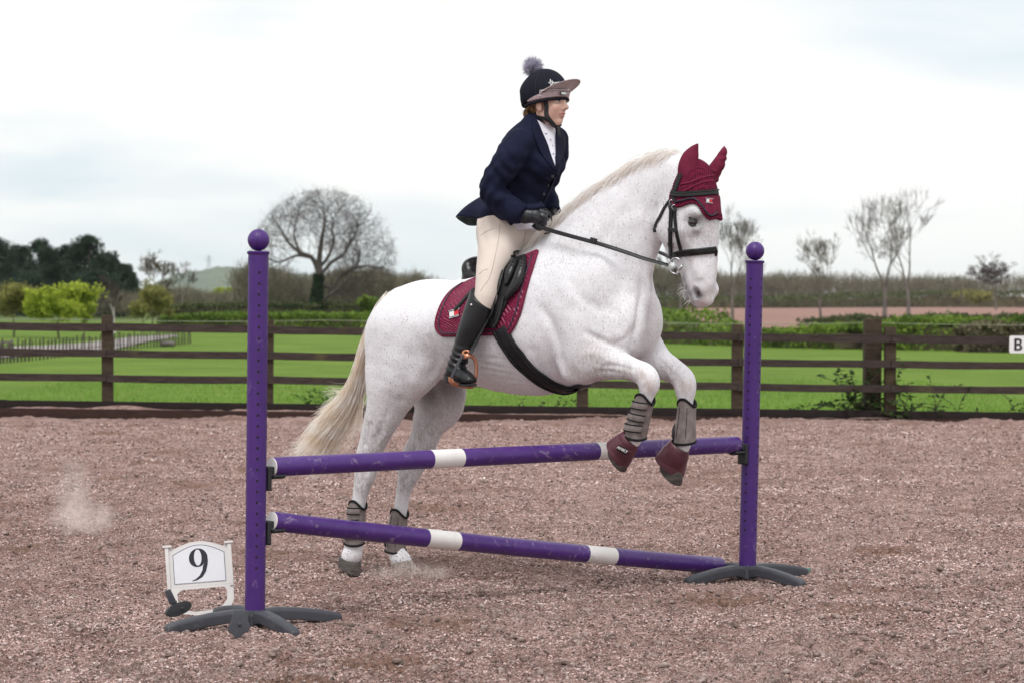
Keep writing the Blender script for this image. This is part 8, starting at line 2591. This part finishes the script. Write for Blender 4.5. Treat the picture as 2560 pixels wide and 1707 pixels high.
# stake fence along the track
def stakes():
    A_ = ground_at(-40, 912); B_ = ground_at(476, 859)
    root = empty('stake_fence', A_, 'low dark stake fence beside the gravel track', 'fence')
    M_ST = wood_mat('stake_wood', [(.035, .028, .024), (.09, .075, .065)], moss_amt=.8)
    gg = random.Random(9); n = 62
    me = None
    for i in range(n):
        t = (i / (n - 1)) ** 1.25; p = A_ * (1 - t) + B_ * t; h_ = .46 + gg.uniform(-.05, .05)
        if me is None:
            m_ = MB(); m_.box((0, 0, .20), (.040, .03, .50), taper=.8); o = m_.build('stake', M_ST, root, bevel=.004); me = o.data
            o.matrix_parent_inverse = Matrix.Identity(4)
        else:
            o = bpy.data.objects.new('stake', me); COL.objects.link(o); o.parent = root
        o.location = Vector(tuple(p - A_)) + Vector((0, 0, gg.uniform(-.03, .03))); o.rotation_euler = (gg.uniform(-.05, .05), gg.uniform(-.06, .06), gg.uniform(0, 3)); o.scale = (1, 1, h_ / .46)
    for z_ in (.16, .36):
        m_ = MB(); m_.tube([tuple(A_ + np.array([0, -.02, z_])), tuple(B_ + np.array([0, -.02, z_]))], .006, n=4); m_.build('wire', M_ST, root)
stakes()
# log lying by the track, hurdle at the left edge
lg = ground_at(420, 868); m_ = MB(); m_.tube([lg + np.array([-.18, 0, .09]), lg + np.array([0, 0, .10]), lg + np.array([.17, .04, .09])], [.075, .08, .075], n=10)
tag(m_.build('log', M_BARK2), 'pale cut log lying at the end of the stake fence', 'log')
hb = ground_at(8, 896); hr = empty('hurdle', hb, 'grey wooden hurdle at the left edge behind the fence', 'hurdle')
for z_ in (.10, .24, .36):
    m_ = MB(); m_.box((hb[0], hb[1], z_), (.42, .03, .06)); m_.build('bar', M_BARK2, hr, bevel=.004)
for x_ in (-.19, .19):
    m_ = MB(); m_.box((hb[0] + x_, hb[1] + .03, .2), (.05, .03, .46)); m_.build('upright', M_BARK2, hr, bevel=.004)

# ------------------------------------------------------------------ plants by the fence
M_BRAMBLE = leaf_mat('bramble_leaves', (.022, .045, .016), (.085, .15, .045), 9., .3)
M_DOCK = leaf_mat('dock_leaves', (.08, .17, .03), (.16, .30, .06), 9., .35)
M_STEM = mat_noise('bramble_stem', [(.06, .045, .03), (.12, .10, .06)], scale=12, rough=.8)
def leaf_shape(m_, c, d, up, ln, wd):
    d = d / np.linalg.norm(d); s = np.cross(d, up); s /= np.linalg.norm(s) + 1e-9; n = np.cross(s, d)
    V = [c, c + d * ln * .35 + s * wd + n * .1 * wd, c + d * ln * .75 + s * wd * .7, c + d * ln - n * wd * .2, c + d * ln * .75 - s * wd * .7, c + d * ln * .35 - s * wd + n * .1 * wd, c + d * ln * .5 - n * wd * .25]
    m_.add(V, [(0, 1, 6), (1, 2, 6), (2, 3, 6), (3, 4, 6), (4, 5, 6), (5, 0, 6)])
def plant(name, sx, label, stems, mat, leaf_ln, seed, dy=.06, cat='plant', group='weeds along the fence foot'):
    gg = np.random.default_rng(seed); b = fence_pt(sx, .16); b[1] += dy
    root = empty(name, (b[0], b[1], 0), label, cat, group); st = MB(); lf = MB()
    for (x0, ang, ln, arch) in stems:
        p = np.array([b[0] + x0, b[1] + gg.normal() * .03, .05]); d = np.array([math.sin(ang), gg.normal() * .25, math.cos(ang)]); pts = [p.copy()]
        k = max(4, int(ln / .05))
        for i in range(k):
            d = d + np.array([0, 0, -arch / k]) + gg.normal(size=3) * .06; d /= np.linalg.norm(d); p = p + d * ln / k; pts.append(p.copy())
            if i > 0:
                for _ in range(2):
                    dd = gg.normal(size=3); dd[2] = abs(dd[2]) * .3 + .1; leaf_shape(lf, p, dd, np.array([0, 0, 1.]) + gg.normal(size=3) * .3, leaf_ln * (.6 + .7 * gg.random()), leaf_ln * .33)
        st.tube(pts, [.004 * (1 - .7 * i / len(pts)) + .001 for i in range(len(pts))], n=5)
    st.build('stems', M_STEM, root); lf.build('foliage', mat, root, smooth=False)
gq = np.random.default_rng(3)
plant('bramble', 2180, 'bramble climbing the doubled gatepost', [(gq.normal() * .18, gq.normal() * .9, .35 + .45 * gq.random(), 1.0 + gq.random()) for _ in range(44)], M_BRAMBLE, .072, 201, dy=.14)
plant('bramble', 2300, 'bramble trailing right of the gatepost', [(gq.normal() * .30, .3 + gq.normal() * .9, .25 + .35 * gq.random(), 1.6) for _ in range(16)], M_BRAMBLE, .050, 202, dy=.16)
plant('bramble', 2390, 'low bramble shoots further right of the gatepost', [(gq.normal() * .35, gq.normal() * .9, .15 + .2 * gq.random(), 1.4) for _ in range(12)], M_BRAMBLE, .045, 206, dy=.14)
plant('bramble', 2545, 'small bramble at the right edge below the letter sign', [(gq.normal() * .15, gq.normal() * .8, .2 + .2 * gq.random(), 1.2) for _ in range(10)], M_BRAMBLE, .05, 203, dy=.16)
plant('dock_weed', 802, 'upright green dock weed left of the horse tail', [(gq.normal() * .06, gq.normal() * .35, .22 + .14 * gq.random(), .3) for _ in range(8)], M_DOCK, .075, 204, dy=.14)
plant('nettle_weed', 1380, 'low weeds under the horse belly behind the boards', [(gq.normal() * .25, gq.normal() * .5, .14 + .10 * gq.random(), .5) for _ in range(14)], M_BRAMBLE, .05, 205, dy=.2)
# grass blades along the fence foot and over the near pasture
def blades(n, seed):
    gg = np.random.default_rng(seed); x = (gg.random(n) * 2 - 1) * 7.2; y = fence_y(x) + .10 + (gg.random(n) ** 2.2) * 14
    z = past_z(x, y); h_ = .030 + .05 * gg.random(n) ** 2; a = gg.random(n) * 6.28; w = .004 + .004 * gg.random(n)
    P = np.stack([x, y, z], 1); s = np.stack([np.cos(a) * w, np.sin(a) * w, 0 * a], 1); tip = np.stack([gg.normal(size=n) * .02, gg.normal(size=n) * .02, h_], 1)
    V = np.stack([P - s, P + s, P + tip], 1).reshape(-1, 3)
    return V, np.arange(n * 3).reshape(-1, 3)
V, F = blades(45000, 301)
tag(mesh_np('grass', V, F, leaf_mat('grass_blades', (.14, .27, .04), (.21, .36, .06), 3., .3), smooth=False), 'short green grass blades of the pasture', 'grass', None, 'stuff')
# ------------------------------------------------------------------ dust thrown up by the hooves
def dust(name, boxes, label, density, seed, noise_scale=9.0, falloff=1.0):
    c, size = boxes
    m_ = MB(); m_.sphere(tuple(c), tuple(size), 28, 16)
    o = m_.build(name, None, None)
    mt = bpy.data.materials.new(name); mt.use_nodes = True; nt = mt.node_tree; nt.nodes.clear(); L = nt.links
    out = nt.nodes.new('ShaderNodeOutputMaterial'); pv_ = nt.nodes.new('ShaderNodeVolumePrincipled')
    pv_.inputs['Color'].default_value = (.99, .90, .86, 1); pv_.inputs['Anisotropy'].default_value = .15
    tc = nd(nt, 'ShaderNodeTexCoord'); mp = nd(nt, 'ShaderNodeMapping'); mp.inputs['Location'].default_value = tuple(-float(q) for q in c)
    L.new(tc.outputs['Object'], mp.inputs['Vector'])
    sc = nd(nt, 'ShaderNodeVectorMath'); sc.operation = 'DIVIDE'; L.new(mp.outputs['Vector'], sc.inputs[0]); sc.inputs[1].default_value = tuple(size)
    ln = nd(nt, 'ShaderNodeVectorMath'); ln.operation = 'LENGTH'; L.new(sc.outputs['Vector'], ln.inputs[0])
    mr = nd(nt, 'ShaderNodeMapRange'); mr.interpolation_type = 'SMOOTHERSTEP'; mr.inputs['From Min'].default_value = 1.0; mr.inputs['From Max'].default_value = .05; L.new(ln.outputs['Value'], mr.inputs['Value'])
    n = nd(nt, 'ShaderNodeTexNoise'); n.inputs['Scale'].default_value = noise_scale; n.inputs['Detail'].default_value = 6; n.inputs['Roughness'].default_value = .6; L.new(tc.outputs['Object'], n.inputs['Vector'])
    n.inputs['Distortion'].default_value = 1.4
    mr2 = nd(nt, 'ShaderNodeMapRange'); mr2.inputs['From Min'].default_value = .42; mr2.inputs['From Max'].default_value = .72; L.new(n.outputs['Fac'], mr2.inputs['Value'])
    mu = nd(nt, 'ShaderNodeMath'); mu.operation = 'MULTIPLY'; L.new(mr.outputs['Result'], mu.inputs[0]); L.new(mr2.outputs['Result'], mu.inputs[1])
    mu2 = nd(nt, 'ShaderNodeMath'); mu2.operation = 'MULTIPLY'; L.new(mu.outputs[0], mu2.inputs[0]); mu2.inputs[1].default_value = density
    L.new(mu2.outputs[0], pv_.inputs['Density']); L.new(pv_.outputs['Volume'], out.inputs['Volume'])
    o.data.materials.clear(); o.data.materials.append(mt)
    tag(o, label, 'dust', None, 'stuff')
    return o
gpt = ground_at(205, 1345); gpt[2] = .06
dust('dust_puff', (gpt + np.array([0, 0, .06]), (.27, .24, .16)), 'low puff of sand dust hanging at the left', 13, 1, 11)
dust('dust_plume', (gpt + np.array([-.05, 0, .22]), (.15, .17, .27)), 'thin rising plume of dust at the left', 10, 2, 13)
gp2 = ground_at(1010, 1448); gp2[2] = .03
dust('hoof_dust', (gp2, (.26, .2, .07)), 'dust kicked up around the hind hooves', 13, 3, 12)
gp3 = ground_at(1090, 1452); gp3[2] = .04
dust('hoof_spray', (gp3, (.10, .1, .07)), 'denser spray of sand right of the far hind hoof', 20, 4, 16)
# flying grains
gg = np.random.default_rng(77); n = 2600
c = gp2 + np.array([.06, 0, .02]); P = c + gg.normal(size=(n, 3)) * np.array([.17, .12, .045]); P[:, 2] = np.abs(P[:, 2] - .0) + .005
s = .0012 + .0035 * gg.random(n) ** 3
T = np.array([[1, 0, -.5], [-.5, .87, -.5], [-.5, -.87, -.5], [0, 0, 1]])
V = (P[:, None] + T[None] * s[:, None, None]).reshape(-1, 3); b = (np.arange(n) * 4)[:, None]
F = np.concatenate([b + np.array(q) for q in ((0, 1, 3), (1, 2, 3), (2, 0, 3), (0, 2, 1))])
tag(mesh_np('flying_sand_grains', V, F, M_CLOD, smooth=False), 'sand grains flying from the hind hooves', 'sand', None, 'stuff')

# ------------------------------------------------------------------ haze
hz = MB(); hz.box((0, 3250, 45), (8000, 6700, 94))
haze = hz.build('haze', None, None, smooth=False)
mt = bpy.data.materials.new('haze'); mt.use_nodes = True; nt = mt.node_tree; nt.nodes.clear()
out = nt.nodes.new('ShaderNodeOutputMaterial'); pv_ = nt.nodes.new('ShaderNodeVolumePrincipled')
pv_.inputs['Color'].default_value = (.86, .93, 1.0, 1); pv_.inputs['Density'].default_value = .00007
nt.links.new(pv_.outputs['Volume'], out.inputs['Volume'])
haze.data.materials.clear(); haze.data.materials.append(mt)
tag(haze, 'pale haze in the air over the fields', 'haze', None, 'stuff')
